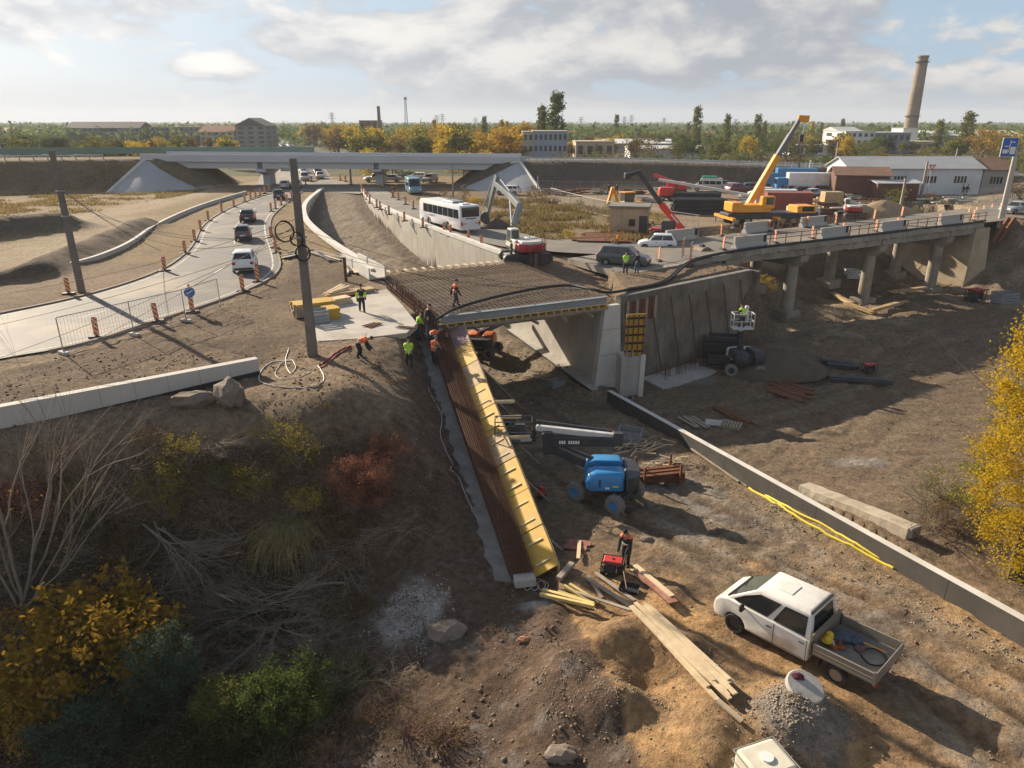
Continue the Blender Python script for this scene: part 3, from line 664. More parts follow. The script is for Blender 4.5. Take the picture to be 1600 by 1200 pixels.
# flared wing wall beside the abutment, half built
wg = thing('wing_wall', 'grey half-built wing wall with yellow formwork panel and ladder beside abutment', 'wall')
w0 = P(968, 622, -6.45); w1 = P(1004, 620, -6.45)
wd = (w1 - w0).normalized(); wn = V3((-wd.y, wd.x, 0))
MB().loft([[w0, w0 + wd * 1.65, w0 + wd * 1.65 + wn * 1.2, w0 + wn * 1.2], [p + V3((0, 0, 3.0)) for p in (w0, w0 + wd * 1.5, w0 + wd * 1.5 + wn * 1.2, w0 + wn * 1.2)]]).build('wall_base', M_CONC, wg)
MB().beam(w0 + wd * 1.45 - wn * .02, w0 + wd * 1.5 - wn * .02 + V3((0, 0, 3.1)), .34, .3, up=(0, 1, 0)).build('corner_post', M_CONCL, wg, bevel=.02)
pf = w0 + V3((0, 0, 3.05)) + wd * .25
MB().box(pf + wd * .62 + wn * .15 + V3((0, 0, 1.45)), (1.3, .06, 2.9), rz=math.atan2(wd.y, wd.x)).build('formwork_panel', M_FORMY, wg)
for i in range(5):
 MB().box(pf + wd * .62 + wn * .07 + V3((0, 0, .3 + i * .58)), (1.36, .09, .12), rz=math.atan2(wd.y, wd.x)).build('waler', M_BLACK, wg)
for i in range(4):
 MB().box(pf + wd * (.08 + i * .36) + wn * .0 + V3((0, 0, 1.45)), (.07, .06, 2.9), rz=math.atan2(wd.y, wd.x)).build('soldier', M_RUST, wg)
lad = thing('ladder', 'aluminium ladder leaning on the half-built wing wall', 'ladder', w0 - wn * .8 + wd * .5)
for s in (-.2, .2): MB().beam((s * wd.x, s * wd.y, 0), (s * wd.x + wn.x * .72, s * wd.y + wn.y * .72, 3.5), .06, .04).build('rail', M_STEEL, lad)
for i in range(11):
 t = (i + .5) / 11; c = V3((wn.x * .72 * t, wn.y * .72 * t, 3.5 * t)); MB().beam(c - wd * .2, c + wd * .2, .035, .035).build('rung', M_STEEL, lad)
# -- earth-retaining cut wall
cw = thing('retaining_wall', 'dark stained shotcrete wall with slanting rusty tie bars below the old bridge', 'wall')
c0, c1 = V3((CW0[0], CW0[1], 0)), V3((CW1[0], CW1[1], 0)); cd = (c1 - c0).normalized(); cn = V3((cd.y, -cd.x, 0))
nU, nV = 70, 30; CWL = (c1 - c0).length; Vc = []; Fc = []
for i in range(nU + 1):
 for j in range(nV + 1):
  s, z = i / nU * CWL, -6.8 + j / nV * 6.75
  q = c0 + cd * s + cn * (.55 - .05 * z * .6 + .10 * float(fbm(np.array([s]), np.array([z]), .9, 77, 4)[0]))
  Vc.append((q.x, q.y, z))
for i in range(nU):
 for j in range(nV): k = i * (nV + 1) + j; Fc.append((k, k + nV + 1, k + nV + 2, k + 1))
link('shotcrete_face', rawmesh('shotcrete_face', Vc, Fc, M_SHOT, smooth=True), cw)
MB().prism([c0 + V3((0, 0, -7)), c1 + V3((0, 0, -7)), c1 + cn * .5 + V3((0, 0, -7)), c0 + cn * .5 + V3((0, 0, -7))], (0, 0, 6.98)).build('wall_core', M_CONCD, cw)
MB().prism([c1 + V3((0, 0, -7)) + cd * .01, c1 + cd * .4 + V3((0, 0, -7)), c1 + cd * .4 + cn * 1.0 + V3((0, 0, -7)), c1 + cd * .01 + cn * 1.0 + V3((0, 0, -7))], (0, 0, 6.9)).build('end_face', M_SHOT, cw)
for i in range(7):
 s = 3.0 + i * 2.15; zt = -.5 - rng.random() * .5
 a_ = c0 + cd * s + cn * .72 + V3((0, 0, zt)); b_ = c0 + cd * (s + 1.3) + cn * 1.0 + V3((0, 0, -6.0))
 MB().tube([a_, b_], .05, 5).build('tie_bar', M_RUST, cw)
for i in range(10):
 s = .6 + i * .33
 MB().beam(c0 + cd * s + cn * .66 + V3((0, 0, -2.1)), c0 + cd * s + cn * .66 + V3((0, 0, -.35 - rng.random() * .2)), .27, .06, up=cn).build('timber_lagging', M_RUST if i % 3 else M_WOODG, cw)
# rebar starter bars at the foot of the cut wall
st = thing('foundation_pad', 'concrete foundation pad with starter bars at foot of the stained wall', 'foundation')
MB().prism([c0 + cd * 2 + cn * 1.1 + V3((0, 0, -6.8)), c0 + cd * 15 + cn * 1.1 + V3((0, 0, -6.8)), c0 + cd * 14.5 + cn * 4.0 + V3((0, 0, -6.8)), c0 + cd * 1.5 + cn * 3.6 + V3((0, 0, -6.8))], (0, 0, .42)).build('pad', M_CONC, st)
m = MB()
for i in range(110):
 q = c0 + cd * rng.uniform(3, 14) + cn * rng.uniform(1.3, 2.7); m.beam(q + V3((0, 0, -6.4)), q + V3((rng.uniform(-.05, .05), rng.uniform(-.05, .05), -6.4 + rng.uniform(.5, 1.0))), .025, .025)
o = m.build('starter_bars', M_REBAR, st); o['kind'] = 'stuff'
# -- left wing wall in formwork with rebar cage
ww = thing('wing_wall_formwork', 'long sloping yellow formwork with rebar cage beside the pit road', 'formwork')
nP = 9; T0, T1 = V3((-3.05, 43.2, -.35)), V3((1.78, 23.2, -4.4)); B0_, B1_ = V3((-4.03, 43.0, -.85)), V3((.86, 23.0, -4.85))
for i in range(nP):
 a, b = i / nP + .0015, (i + 1) / nP - .0015
 q = [B0_.lerp(B1_, a), B0_.lerp(B1_, b), T0.lerp(T1, b), T0.lerp(T1, a)]
 nn = (q[1] - q[0]).cross(q[3] - q[0]).normalized(); nn = nn if nn.z > 0 else -nn
 dz = V3((0, 0, .015 * (i % 2)))
 MB().prism([p - nn * .05 + dz for p in q], nn * .05).build('formwork_panel', [M_FORMP, M_FORMY, M_FORMW, M_FORMY, M_FORMY, M_FORMW, M_FORMY, M_FORMY, M_FORMY][i], ww)
 if i > 2:
  for t in (.3, .8):
   aa = a + (b - a) * t; p, q2 = B0_.lerp(B1_, aa), T0.lerp(T1, aa)
   MB().beam(p.lerp(q2, .2) + nn * .03, p.lerp(q2, .8) + nn * .03, .09, .025).build('cleat', M_WOODP, ww)
 lo0, lo1 = T0.lerp(T1, a), T0.lerp(T1, b)
 f0, f1 = -6.6 + .075 * (46 - lo0.y), -6.6 + .075 * (46 - lo1.y)
 MB().prism([lo0 - V3((0, 0, .03)), lo1 - V3((0, 0, .03)), V3((lo1.x, lo1.y, f1 - .1)), V3((lo0.x, lo0.y, f0 - .1))], (.08, .02, 0)).build('outer_panel', M_FORMW, ww)
 if lo0.z - f0 > .8:
  for t in (.25, .75):
   c = lo0.lerp(lo1, t); fz_ = f0 * (1 - t) + f1 * t
   MB().beam((c.x + .14, c.y + .05, c.z - .35), (c.x + .14, c.y + .05, fz_), .1, .1, up=(1, 0, 0)).build('soldier', M_WOODG, ww)
   hgt = c.z - fz_
   if i % 2 or t > .5: continue
   MB().tube([(c.x + .2, c.y, c.z - .3 * hgt), (c.x + .2 + hgt * .6, c.y + hgt * .16, fz_)], .05, 6).build('raking_strut', M_WOODG, ww)
for (t, z) in ((.43, .12), (.50, .12), (.585, .1)):
 c = T0.lerp(T1, t); MB().tube([c + V3((-.2, 0, -.12)), c + V3((1.1, .15, -.14))], .11, 8).build('spreader_tube', M_WOODP, ww)
C0_, C1_ = V3((-5.05, 42.2, -1.2)), V3((.0, 22.9, -5.0))
m = MB(); n_l = 11
for i in range(n_l):
 s = i / (n_l - 1)
 for hgt in (.05, .3, .55):
  pts = []
  for k in range(10):
   t = k / 9; p = C0_.lerp(C1_, t).lerp(B0_.lerp(B1_, t), s * .96 + .0); p.z = max(p.z, hz(p.x, p.y)) + hgt * (1 if t < .95 else .9) * (.9 if s > .5 else 1) - (.15 * s); pts.append(p)
  m.tube(pts, .017, 4, False)
for k in range(150):
 t = k / 149; a_ = C0_.lerp(C1_, t); b_ = B0_.lerp(B1_, t); pr = []
 a_.z = max(a_.z, hz(a_.x, a_.y)); b_ = a_.lerp(b_, .96); b_.z = max(b_.z, hz(b_.x, b_.y))
 lean = rng.uniform(-.03, .03)
 m.tube([a_ + V3((0, 0, .02)), a_ + V3((lean, 0, .55)), b_ + V3((lean, 0, .42)), b_ + V3((0, 0, .02))], .014, 4, False)
 for s in (.2, .4, .6, .8):
  p = a_.lerp(b_, s); m.beam(p, p + V3((lean, 0, .5 - .1 * s + rng.uniform(0, .1))), .022, .022)
o = m.build('rebar_cage', M_REBAR, ww); o['kind'] = 'stuff'
MB().box(C1_.lerp(B1_, .5) + V3((.05, -.15, .12)), (.8, .5, .35), rz=.2).build('end_block', M_CONC, ww, bevel=.03)
# blinding concrete strip left of the cage
n = 60; secs = []
for k in range(n):
 t = k / (n - 1); c = C0_.lerp(C1_, t); wdt = .62 - .1 * t + .16 * math.sin(k * 2.3) * math.sin(k * .7)
 p = V3((c.x - wdt - .1 + .06 * math.sin(t * 19), c.y + .1, 0)); q = V3((c.x + .9, c.y, 0)); pz = hz(p.x, p.y); qz_ = hz(c.x, c.y)
 zt = max(pz, qz_) + .05
 secs.append([(p.x, p.y, zt - .35), (p.x, p.y, zt), (q.x, q.y, zt), (q.x, q.y, zt - .35)])
bs = MB().loft(secs).build('blinding_strip', mat('rough_footing', (.20, .19, .175), .95, .25, 1.5, .8, 7, dirt=(.13, .10, .08), dscale=.9, damt=.7, world=True), None, smooth=True)
tag(bs, 'rough grey concrete footing strip running down the bank beside the rebar cage', 'footing')
# -- concrete slab left of the deck
sp = [P(u, v, .05) for u, v in ((497, 534), (482, 508), (510, 476), (560, 463), (604, 452), (628, 476), (652, 506), (636, 521), (560, 530))]
sb = MB().prism([p + V3((0, 0, -.3)) for p in sp], (0, 0, .34)).build('approach_slab', mat('slab_concrete', (.43, .40, .35), .9, .1, .7, .3, 20, dirt=(.27, .23, .18), dscale=.45, damt=.7, world=True), None, bevel=.02)
tag(sb, 'pale concrete slab beside the rebar deck where timber is stacked', 'slab')
# rebar wall along the joint between slab and deck
jr = thing('starter_rebar', 'row of upright rebar along the joint between slab and bridge deck', 'rebar')
m = MB(); ja, jb = P(604, 450, 0), P(668, 505, 0)
for i in range(80):
 for w in (0, .35, .7):
  p = ja.lerp(jb, i / 79) + V3((w * .9, w * .4, -.1)); m.beam(p + V3((0, 0, -.5)), p + V3((rng.uniform(-.04, .04), 0, rng.uniform(.5, .8))), .024, .024)
for z in (.1, .35, .6):
 for w in (0, .7): m.beam(ja + V3((w * .9, w * .4, z - .1)), jb + V3((w * .9, w * .4, z - .1)), .02, .02)
o = m.build('bars', M_REBAR, jr); o['kind'] = 'stuff'
# -- trough retaining walls
def long_wall(name, label, pl, out, z1, thick, seglen, m_, capm=None, n=None):
 t_ = thing(name, label, 'wall'); L_ = list(pl); d = np.array(L_); tot = np.hypot(*np.diff(d, axis=0).T).sum(); ns = max(1, int(tot / seglen)); c = resample(L_, ns * 5 + 1)
 tg = np.gradient(c, axis=0); tg /= np.linalg.norm(tg, axis=1)[:, None]; nn = np.c_[-tg[:, 1], tg[:, 0]] * out
 for k in range(ns):
  secs = []
  for i in range(k * 5, k * 5 + 6):
   p = c[i].copy()
   if i == k * 5: p += tg[i] * .012
   if i == k * 5 + 5: p -= tg[i] * .012
   q = p + nn[i] * thick; f = float(floor_z(np.array([p[0] - nn[i][0] * .6]), np.array([p[1] - nn[i][1] * .6]))[0]) - .5
   secs.append([(*p, f), (*p, z1), (*q, z1), (*q, f)])
  MB().loft(secs).build('wall_segment', m_, t_)
  if capm:
   sec = [[(*(c[i] - nn[i] * .06), z1 + .003), (*(c[i] - nn[i] * .06), z1 + .32), (*(c[i] + nn[i] * (thick + .12)), z1 + .32), (*(c[i] + nn[i] * (thick + .12)), z1 + .003)] for i in range(k * 5, k * 5 + 6)]
   MB().loft(sec).build('coping', capm, t_)
 return t_
M_TRW = mat('trough_wall', (.36, .335, .29), .85, .12, .5, .2, 10, dirt=(.25, .22, .17), dscale=.3, damt=.5, streak=.55, world=True)
long_wall('trough_wall', 'tall curved concrete wall of the road cutting below the white bus', TR[1:], -1, .12, .45, 7, M_TRW, M_CONCL)
long_wall('trough_wall', 'curved concrete wall of the road cutting beside the cable pole', TL[1:], 1, .12, .45, 7, M_CONC, M_CONCL)
# -- low walls
def seg_wall(name, label, p, q, n, w, zs, m_, band=None):
 t_ = thing(name, label, 'wall'); p, q = V3(p), V3(q); d = (q - p).normalized(); s = V3((-d.y, d.x, 0))
 for i in range(n):
  a, b = p.lerp(q, i / n) + d * .004, p.lerp(q, (i + 1) / n) - d * .004
  za, zb = zs((i) / n), zs((i + 1) / n)
  MB().loft([[c + s * w * .55 + V3((0, 0, z[0])), c - s * w * .55 + V3((0, 0, z[0])), c - s * w * .5 + V3((0, 0, z[1])), c + s * w * .5 + V3((0, 0, z[1]))] for c, z in ((a, za), (b, zb))]).build('wall_segment', m_, t_, bevel=.008)
  if band:
   MB().loft([[c - s * w * .565 + V3((0, 0, z[0])), c - s * (w * .565 + .01) + V3((0, 0, z[0])), c - s * (w * .53 + .01) + V3((0, 0, z[0] + band(k))), c - s * w * .53 + V3((0, 0, z[0] + band(k)))] for c, z, k in ((a, za, i / n), (b, zb, (i + 1) / n))]).build('bitumen_band', M_BITUM, t_)
 return t_
M_LOWW = mat('cast_concrete', (.50, .475, .43), .85, .06, .7, .12, 14, dirt=(.37, .34, .29), dscale=.7, damt=.4, world=True)
lw0, lw1 = P(-230, 716, 0), P(405, 588, 0)
seg_wall('parapet_wall', 'low pale concrete wall with black bitumen foot on the bank crest', lw0, lw1, 11, .42, lambda t: (-.9, .95), M_LOWW, band=lambda t: .95 + .55 * max(0, t - .45))
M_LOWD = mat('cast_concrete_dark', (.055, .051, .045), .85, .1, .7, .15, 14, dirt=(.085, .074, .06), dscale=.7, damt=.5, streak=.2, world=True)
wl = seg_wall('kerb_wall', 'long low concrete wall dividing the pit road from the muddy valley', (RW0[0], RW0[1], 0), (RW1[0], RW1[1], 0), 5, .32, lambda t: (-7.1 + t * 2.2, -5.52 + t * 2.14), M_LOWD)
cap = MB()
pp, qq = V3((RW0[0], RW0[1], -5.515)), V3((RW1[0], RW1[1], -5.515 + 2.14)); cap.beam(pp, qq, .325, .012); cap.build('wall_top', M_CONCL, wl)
# -- old road bridge on piers
ob = thing('old_road_bridge', 'worn old concrete road bridge with broken edge on round piers', 'bridge')
BL = 42.0
MB().loft([[obp(s, .35, -.5), obp(s, 8.0, -.5), obp(s, 8.0, -.02), obp(s, .35, -.02)] for s in range(-9, 43, 3)]).build('deck', M_OLDC, ob)
MB().loft([[obp(s, .7, -.012), obp(s, 7.8, -.012), obp(s, 7.8, .01), obp(s, .7, .01)] for s in range(-9, 43, 3)]).build('asphalt', M_ASPH2, ob)
def rough_beam(s0, s1, w, wd_, z0, z1, n, seed, m_, nm):
 r_ = random.Random(seed); secs = []
 for i in range(n + 1):
  s = s0 + (s1 - s0) * i / n; j = lambda a: r_.uniform(-a, a)
  secs.append([obp(s, w + j(.05), z0 + j(.05)), obp(s, w + j(.03), z1 + j(.03)), obp(s, w + wd_, z1 + j(.03)), obp(s, w + wd_, z0 + j(.04))])
 return MB().loft(secs).build(nm, m_, ob)
for k in range(4):
 rough_beam(.9 + k * 11.8 if k else 2.5, 12.5 + k * 11.8 if k < 3 else 41.5, .0, .5, -1.12, -.52, 26, k, M_OLDC, 'edge_girder')
 for gidx in (2.2, 4.2, 6.2, 7.6): MB().beam(obp(.9 + k * 11.8 if k else 2.5, gidx, -.85), obp(12.5 + k * 11.8 if k < 3 else 41.5, gidx, -.85), .4, .65).build('girder', M_OLDC, ob)
rough_beam(-9, BL, -.25, .62, -.45, -.02, 120, 9, M_OLDC, 'broken_edge')
PS = [12.6, 24.4, 36.2]
for s in PS:
 MB().prism([obp(s - .55, -.3, -1.25), obp(s + .55, -.3, -1.25), obp(s + .55, 8.0, -1.25), obp(s - .55, 8.0, -1.25), ], (0, 0, .12)).build('bearing_shelf', M_OLDC, ob)
 pc = MB().loft([[obp(s - .5, .5, -2.3), obp(s + .5, .5, -2.3), obp(s + .5, 6.4, -2.3), obp(s - .5, 6.4, -2.3)], [obp(s - .55, -.2, -1.7), obp(s + .55, -.2, -1.7), obp(s + .55, 8.0, -1.7), obp(s - .55, 8.0, -1.7)], [obp(s - .55, -.25, -1.251), obp(s + .55, -.25, -1.251), obp(s + .55, 8.0, -1.251), obp(s - .55, 8.0, -1.251)]]).build('pier_cap', M_OLDC, ob, bevel=.04)
 for w in (1.1, 5.6):
  q = obp(s, w); g = hz(q.x, q.y)
  pr = MB().lathe([(.62, g - .6), (.60, -4), (.58, -1.4)], 20, (q.x, q.y, 0)).build('pier', M_OLDC, ob, smooth=True)
  MB().box((q.x, q.y, g + .1), (1.9, 1.9, 1.0), rz=math.atan2(OBD.y, OBD.x)).build('pier_base', M_OLDC, pr, bevel=.05)
MB().loft([[obp(BL - 2.2, -.6, -7.2), obp(BL + .2, -1.6, -7.2), obp(BL + .2, 9.4, -7.2), obp(BL - 2.2, 9.2, -7.2)], [obp(BL - 1.0, -.1, -.55), obp(BL + 1.2, -.4, -.55), obp(BL + 1.2, 9.2, -.55), obp(BL - 1.0, 8.9, -.55)]]).build('abutment', M_BEIGE, ob)
MB().loft([[obp(BL - 2.2, 9.2, -7.2), obp(BL + .2, 9.4, -7.2), obp(BL - 8, 22, -7.2), obp(BL - 11, 21, -7.2)], [obp(BL - 1.0, 8.9, -.8), obp(BL + 1.2, 9.2, -.8), obp(BL - 5.5, 21, -4.5), obp(BL - 8, 20.5, -4.5)]]).build('wing_wall', M_BEIGE, ob)
sw = MB().loft([[(x, y, z) for x, y, z in ((58.5, 71.5, -6.9), (63.5, 73.5, -6.9), (64.5, 78, -6.9), (59.5, 76, -6.9))], [(61.0, 74, -2.6), (63.0, 75, -2.6), (63.4, 77, -2.6), (61.4, 76.2, -2.6)]]).build('stub_wall', M_BEIGE, None, bevel=.1, loc=(-3.2, 5.2, 0))
tag(sw, 'stubby tapered concrete block below the dark earth bank beside the old bridge', 'concrete block')
# thick black hose/cable draped along the bridge edge, over the cut and across the deck
hp = [obp(43, .2, .2), obp(40, .1, .12), obp(30, .05, .14), obp(20, .1, .1), obp(10, .0, .12), obp(3, -.05, .14), obp(-2, -.5, .12), P(1040, 440, .1), P(985, 452, .12), P(950, 457, .25), P(925, 452, .42), P(890, 446, .38), P(850, 449, .30), P(800, 458, .28), P(750, 470, .30), P(710, 483, .30), P(690, 494, .35), P(678, 500, .5)]
def crv(pts, n=8):
 out = []; p = [V3(q) for q in pts]; p = [p[0]] + p + [p[-1]]
 for i in range(1, len(p) - 2):
  for k in range(n):
   t = k / n; a, b, c, d = p[i - 1], p[i], p[i + 1], p[i + 2]
   out.append(.5 * ((2 * b) + (c - a) * t + (2 * a - 5 * b + 4 * c - d) * t * t + (3 * b - 3 * c + d - a) * t ** 3))
 return out + [p[-2]]
tag(MB().tube(crv(hp), .10, 8).build('black_hose', M_BLACK, None, smooth=True), 'thick black concrete pump hose snaking over the rebar deck and bridge edge', 'hose')
hp2 = [V3(p) + V3((OBN.x * .32, OBN.y * .32, -.02)) for p in hp[:9]]
tag(MB().tube(crv(hp2), .075, 8).build('black_cable', M_BLACK, None, smooth=True), 'black cable lying along the broken edge of the old bridge', 'cable')
# -- highway bridge in the background
hw = thing('highway_bridge', 'long pale grey highway overpass crossing behind the construction site', 'bridge')
H0, H1 = V3((-67.3, 142.3, 0)), V3((1.3, 145.9, 0)); hd = (H1 - H0).normalized(); hn = V3((-hd.y, hd.x, 0)); HL = (H1 - H0).length
def hb(s, w, z): q = H0 + hd * s + hn * w; return V3((q.x, q.y, z))
zt = lambda s: 5.25 - .6 * s / HL
def hbox(s0, s1, w0_, w1_, d0, d1): return MB().loft([[hb(s, w0_, zt(s) + d0), hb(s, w1_, zt(s) + d0), hb(s, w1_, zt(s) + d1), hb(s, w0_, zt(s) + d1)] for s in (s0, s1)])
hbox(-1, HL + 1, -6, 6, -.35, 0).build('deck', M_HWYC, hw)
for w in (-6.2, 5.9): hbox(-1, HL + 1, w, w + .3, -.55, .75).build('parapet', M_HWYC, hw)
spn = [0, 20.2, 41.6, HL]
for a_, b_ in zip(spn[:-1], spn[1:]):
 for w in (-5.2, -1.8, 1.8, 5.0): hbox(a_ + .45, b_ - .45, w - .3, w + .3, -1.75, -.36).build('girder', M_HWYC, hw)
for s in spn[1:-1]:
 MB().box(hb(s, 0, zt(s) - 1.05), (.75, 10.5, 1.2), rz=math.atan2(hd.y, hd.x)).build('diaphragm', M_CONCD, hw)
 MB().loft([[hb(s - .7, -1.8, -.3), hb(s + .7, -1.8, -.3), hb(s + .7, 1.8, -.3), hb(s - .7, 1.8, -.3)], [hb(s - .7, -1.8, 2.0), hb(s + .7, -1.8, 2.0), hb(s + .7, 1.8, 2.0), hb(s - .7, 1.8, 2.0)], [hb(s - .9, -5.4, 2.7), hb(s + .9, -5.4, 2.7), hb(s + .9, 5.4, 2.7), hb(s - .9, 5.4, 2.7)], [hb(s - .9, -5.4, zt(s) - 1.76), hb(s + .9, -5.4, zt(s) - 1.76), hb(s + .9, 5.4, zt(s) - 1.76), hb(s - .9, 5.4, zt(s) - 1.76)]]).build('pier', M_HWYC, hw)
M_PAVE = mat('paved_cone', (.36, .37, .375), .85, .1, .5, .2, 5, dirt=(.28, .28, .27), dscale=.25, damt=.6, streak=.3, world=True)
def cone(name, label, end, sgn):
 """paved quarter cones and slope wrapping round a bridge end"""
 c1_, c2_ = hb(end, -6.5, 0), hb(end, 6.5, 0); zz = zt(end) - .3; secs = []
 base = math.atan2(hd.y, hd.x)
 def dirv(a): return hd * math.cos(a) * sgn + hn * math.sin(a)
 pth = [(c1_, -R(90) - R(18) + R(108) * i / 12) for i in range(13)] + [(c1_.lerp(c2_, i / 5), 0.0) for i in range(1, 5)] + [(c2_, R(90) * i / 8) for i in range(9)]
 for c, a in pth:
  d = dirv(a); secs.append([c + V3((0, 0, zz)), c + d * 1.0 + V3((0, 0, zz - .2)), c + d * 11.0 + V3((0, 0, -.3)), c + d * 11.0 + V3((0, 0, -1)), c + V3((0, 0, -1))])
 o = MB().loft(secs).build('paving', M_PAVE, None, smooth=True); t_ = thing(name, label, 'embankment'); o.parent = t_
 rim = [s[2] + V3((0, 0, .12)) for s in secs]; MB().tube(rim, .22, 5).build('rim_kerb', M_CONCL, t_)
 for idx in (0, 12): MB().tube([secs[idx][0] + V3((0, 0, .1)), secs[idx][1] + V3((0, 0, .1)), secs[idx][2] + V3((0, 0, .1))], .3, 6).build('edge_gutter', M_CONCL, t_)
cone('paved_slope', 'pale paved cone slope below the highway overpass by the brown field', .3, 1)
cone('paved_slope', 'pale paved cone slope below the highway overpass by the excavator', HL - .3, -1)
M_GREEN = mat('noise_barrier', (.14, .22, .17), .6, .1, .5)
nbt = thing('noise_barrier', 'long green noise barrier along the highway', 'barrier')
npts = [(-200, 110), (-90, 145), (-66, 149.6), (-40, 151.3)]; cc = resample(npts, 42)
for i in range(41):
 MB().beam((*cc[i], 6.2), (*cc[i + 1], 6.2), .12, 1.2).build('barrier_panel', M_GREEN, nbt)
gr = thing('guard_rail', 'steel guard rail along the crest of the dark highway bank', 'guard rail')
crest = offs([(x, y) for x, y, z in HWY2], -6.3); cz = [z for x, y, z in HWY2]
cc = resample(crest[:-1], 70); zl = np.interp(np.linspace(0, 1, 70), np.linspace(0, 1, len(cz) - 1), cz[:-1])
zl = [hz(x, y) for x, y in cc]
MB().tube([(*cc[i], zl[i] + .72) for i in range(70)], .13, 6).build('rail', M_HWYC, gr)
MB().tube([(*cc[i], zl[i] + .3) for i in range(70)], .08, 5).build('lower_rail', M_HWYC, gr)
pm = MB().box((0, 0, 0), (.14, .14, 1.1)).mesh('post', M_STEEL)
for i in range(69): link('post', pm, gr, (*cc[i], zl[i] + .5))
gr2 = thing('guard_rail', 'steel guard rail on the highway bank by the brown field', 'guard rail')
cc = resample([(-200, 95.5), (-92, 130.2), (-74, 134.8)], 60); zl = [hz(x, y) for x, y in cc]
MB().tube([(*cc[i], zl[i] + .72) for i in range(60)], .13, 6).build('rail', M_HWYC, gr2)
for i in range(60): link('post', pm, gr2, (*cc[i], zl[i] + .4))
hs = tag(strip('road', offs([(x, y) for x, y, z in HWY2], 5), offs([(x, y) for x, y, z in HWY2], -5), 0, M_ASPH, 60), kind='structure')
for v in hs.data.vertices: v.co.z = hz(v.co.x, v.co.y) + .06
# low kerb/gutter wall curving left of the road
kw = smooth_line(XY([(-120, 462), (0, 441), (70, 428), (140, 413), (190, 393), (215, 378), (235, 362), (262, 347), (300, 330), (340, 316), (385, 303)]))
M_GUT = mat('gutter_concrete', (.46, .44, .41), .85, .08, 1, world=True)
tag(curb(kw, .35, .5, 120, -.2, 'gutter_wall', M_GUT), 'low pale concrete edge curving through the brown verge beside the road', 'kerb')
# ------------------------------------------------------------------ vehicles
M_GLASS = mat('car_glass', (.018, .022, .025), .08, 0, spec=.6)
M_GLASSG = mat('windscreen_glass', (.07, .085, .075), .1, 0, spec=.6)
M_TYRE = mat('tyre', (.022, .021, .02), .85, .2, 4, dirt=(.10, .08, .055), dscale=3, damt=.5)
M_RIM = mat('wheel_rim', (.28, .27, .26), .45, .1, 4, metal=.6)
M_RIMD = mat('steel_rim_dark', (.06, .055, .05), .6, .1, 4, metal=.3)
M_RED = mat('tail_lamp', (.45, .02, .015), .3, 0)
M_LAMP = mat('head_lamp', (.75, .76, .76), .15, 0, spec=.7)
M_PLAST = mat('black_plastic', (.02, .02, .021), .6, .1, 4)
M_WHITEP = mat('white_paint', (.68, .68, .66), .35, .04, 1.5, dirt=(.46, .41, .33), dscale=1.3, damt=.4, coat=.4)
M_PLATE = mat('number_plate', (.7, .7, .66), .5, 0)
M_ORANGE = mat('orange_lamp', (.8, .25, .02), .4, 0)
def paint(name, c, d=.35): return mat('paint_' + name, c, .35, .05, 1.5, dirt=tuple(.5 * x + .12 for x in c), dscale=1.2, damt=d, coat=.5)
def arch(cx, r, z0, n=9): return [(cx + r * math.cos(a), z0 + r * math.sin(a)) for a in [math.pi * i / (n - 1) for i in range(n)]]
def pane(mb, q, u0, u1, v0, v1, off=.008):
 a, b, c, d = [V3(p) for p in q]            # a-b lower edge, d-c upper edge
 f = lambda u, v: (a * (1 - u) + b * u) * (1 - v) + (d * (1 - u) + c * u) * v
 p = [f(u0, v0), f(u1, v0), f(u1, v1), f(u0, v1)]; n = (p[1] - p[0]).cross(p[3] - p[0]).normalized()
 mb.prism([x + n * off * .2 for x in p], n * off)
def body_prism(outline, W, taper=.1, L=4.4, bulge=.0):
 """side outline (x, z) swept across the width; narrower at both ends and towards the sills"""
 mb = MB(); secs = []
 hw_ = W / 2
 for y in (-1, -.9, 0, .9, 1):
  row = []
  for x, z in outline:
   w = hw_ * (1 - taper * min(1, abs(x) / (L / 2)) ** 4)
   sh = .0 if abs(y) < .95 else 1
   row.append((x, y * w, z - (.035 if sh and z > .7 else 0)))
  secs.append(row)
 mb.loft(secs); return mb
def wheel(par, x, y, r, w, rim=M_RIM, name='wheel', z=None):
 s = 1 if y > 0 else -1
 t_ = MB().lathe([(r * .62, -w / 2), (r * .93, -w / 2), (r, -w * .3), (r, w * .3), (r * .93, w / 2), (r * .62, w / 2)], 22, ax='y', caps=False).build(name, M_TYRE, par, smooth=True, loc=(x, y, r if z is None else z))
 MB().lathe([(r * .63, -w * .42), (r * .6, w * .30 * s if s > 0 else -w * .42), (r * .2, w * .36), (.02, w * .36)] if s > 0 else [(.02, -w * .36), (r * .2, -w * .36), (r * .6, -w * .30), (r * .63, w * .42)], 14, ax='y').build('rim', rim, t_, smooth=True)
 return t_
CARS = {
 # L, W, H, belt, hood z, nose z, windscreen base x, roof front x, roof rear x, rear base x, rear deck z, wheel r, front axle, rear axle
 'hatch': (3.65, 1.6, 1.52, .92, .92, .72, .95, .35, -1.35, -1.72, .98, .30, 1.18, -1.18),
 'sedan': (4.4, 1.75, 1.46, .93, .92, .72, 1.0, .35, -1.0, -1.65, 1.0, .31, 1.32, -1.28),
 'suv': (4.4, 1.82, 1.66, 1.05, 1.04, .82, 1.0, .45, -1.55, -2.05, 1.08, .35, 1.35, -1.3),
 'mpv': (4.5, 1.75, 1.68, 1.0, 1.0, .78, 1.3, .55, -1.75, -2.12, 1.05, .31, 1.42, -1.36),
 'estate': (4.5, 1.76, 1.5, .95, .93, .74, 1.0, .35, -1.7, -2.1, 1.0, .31, 1.34, -1.3),
}
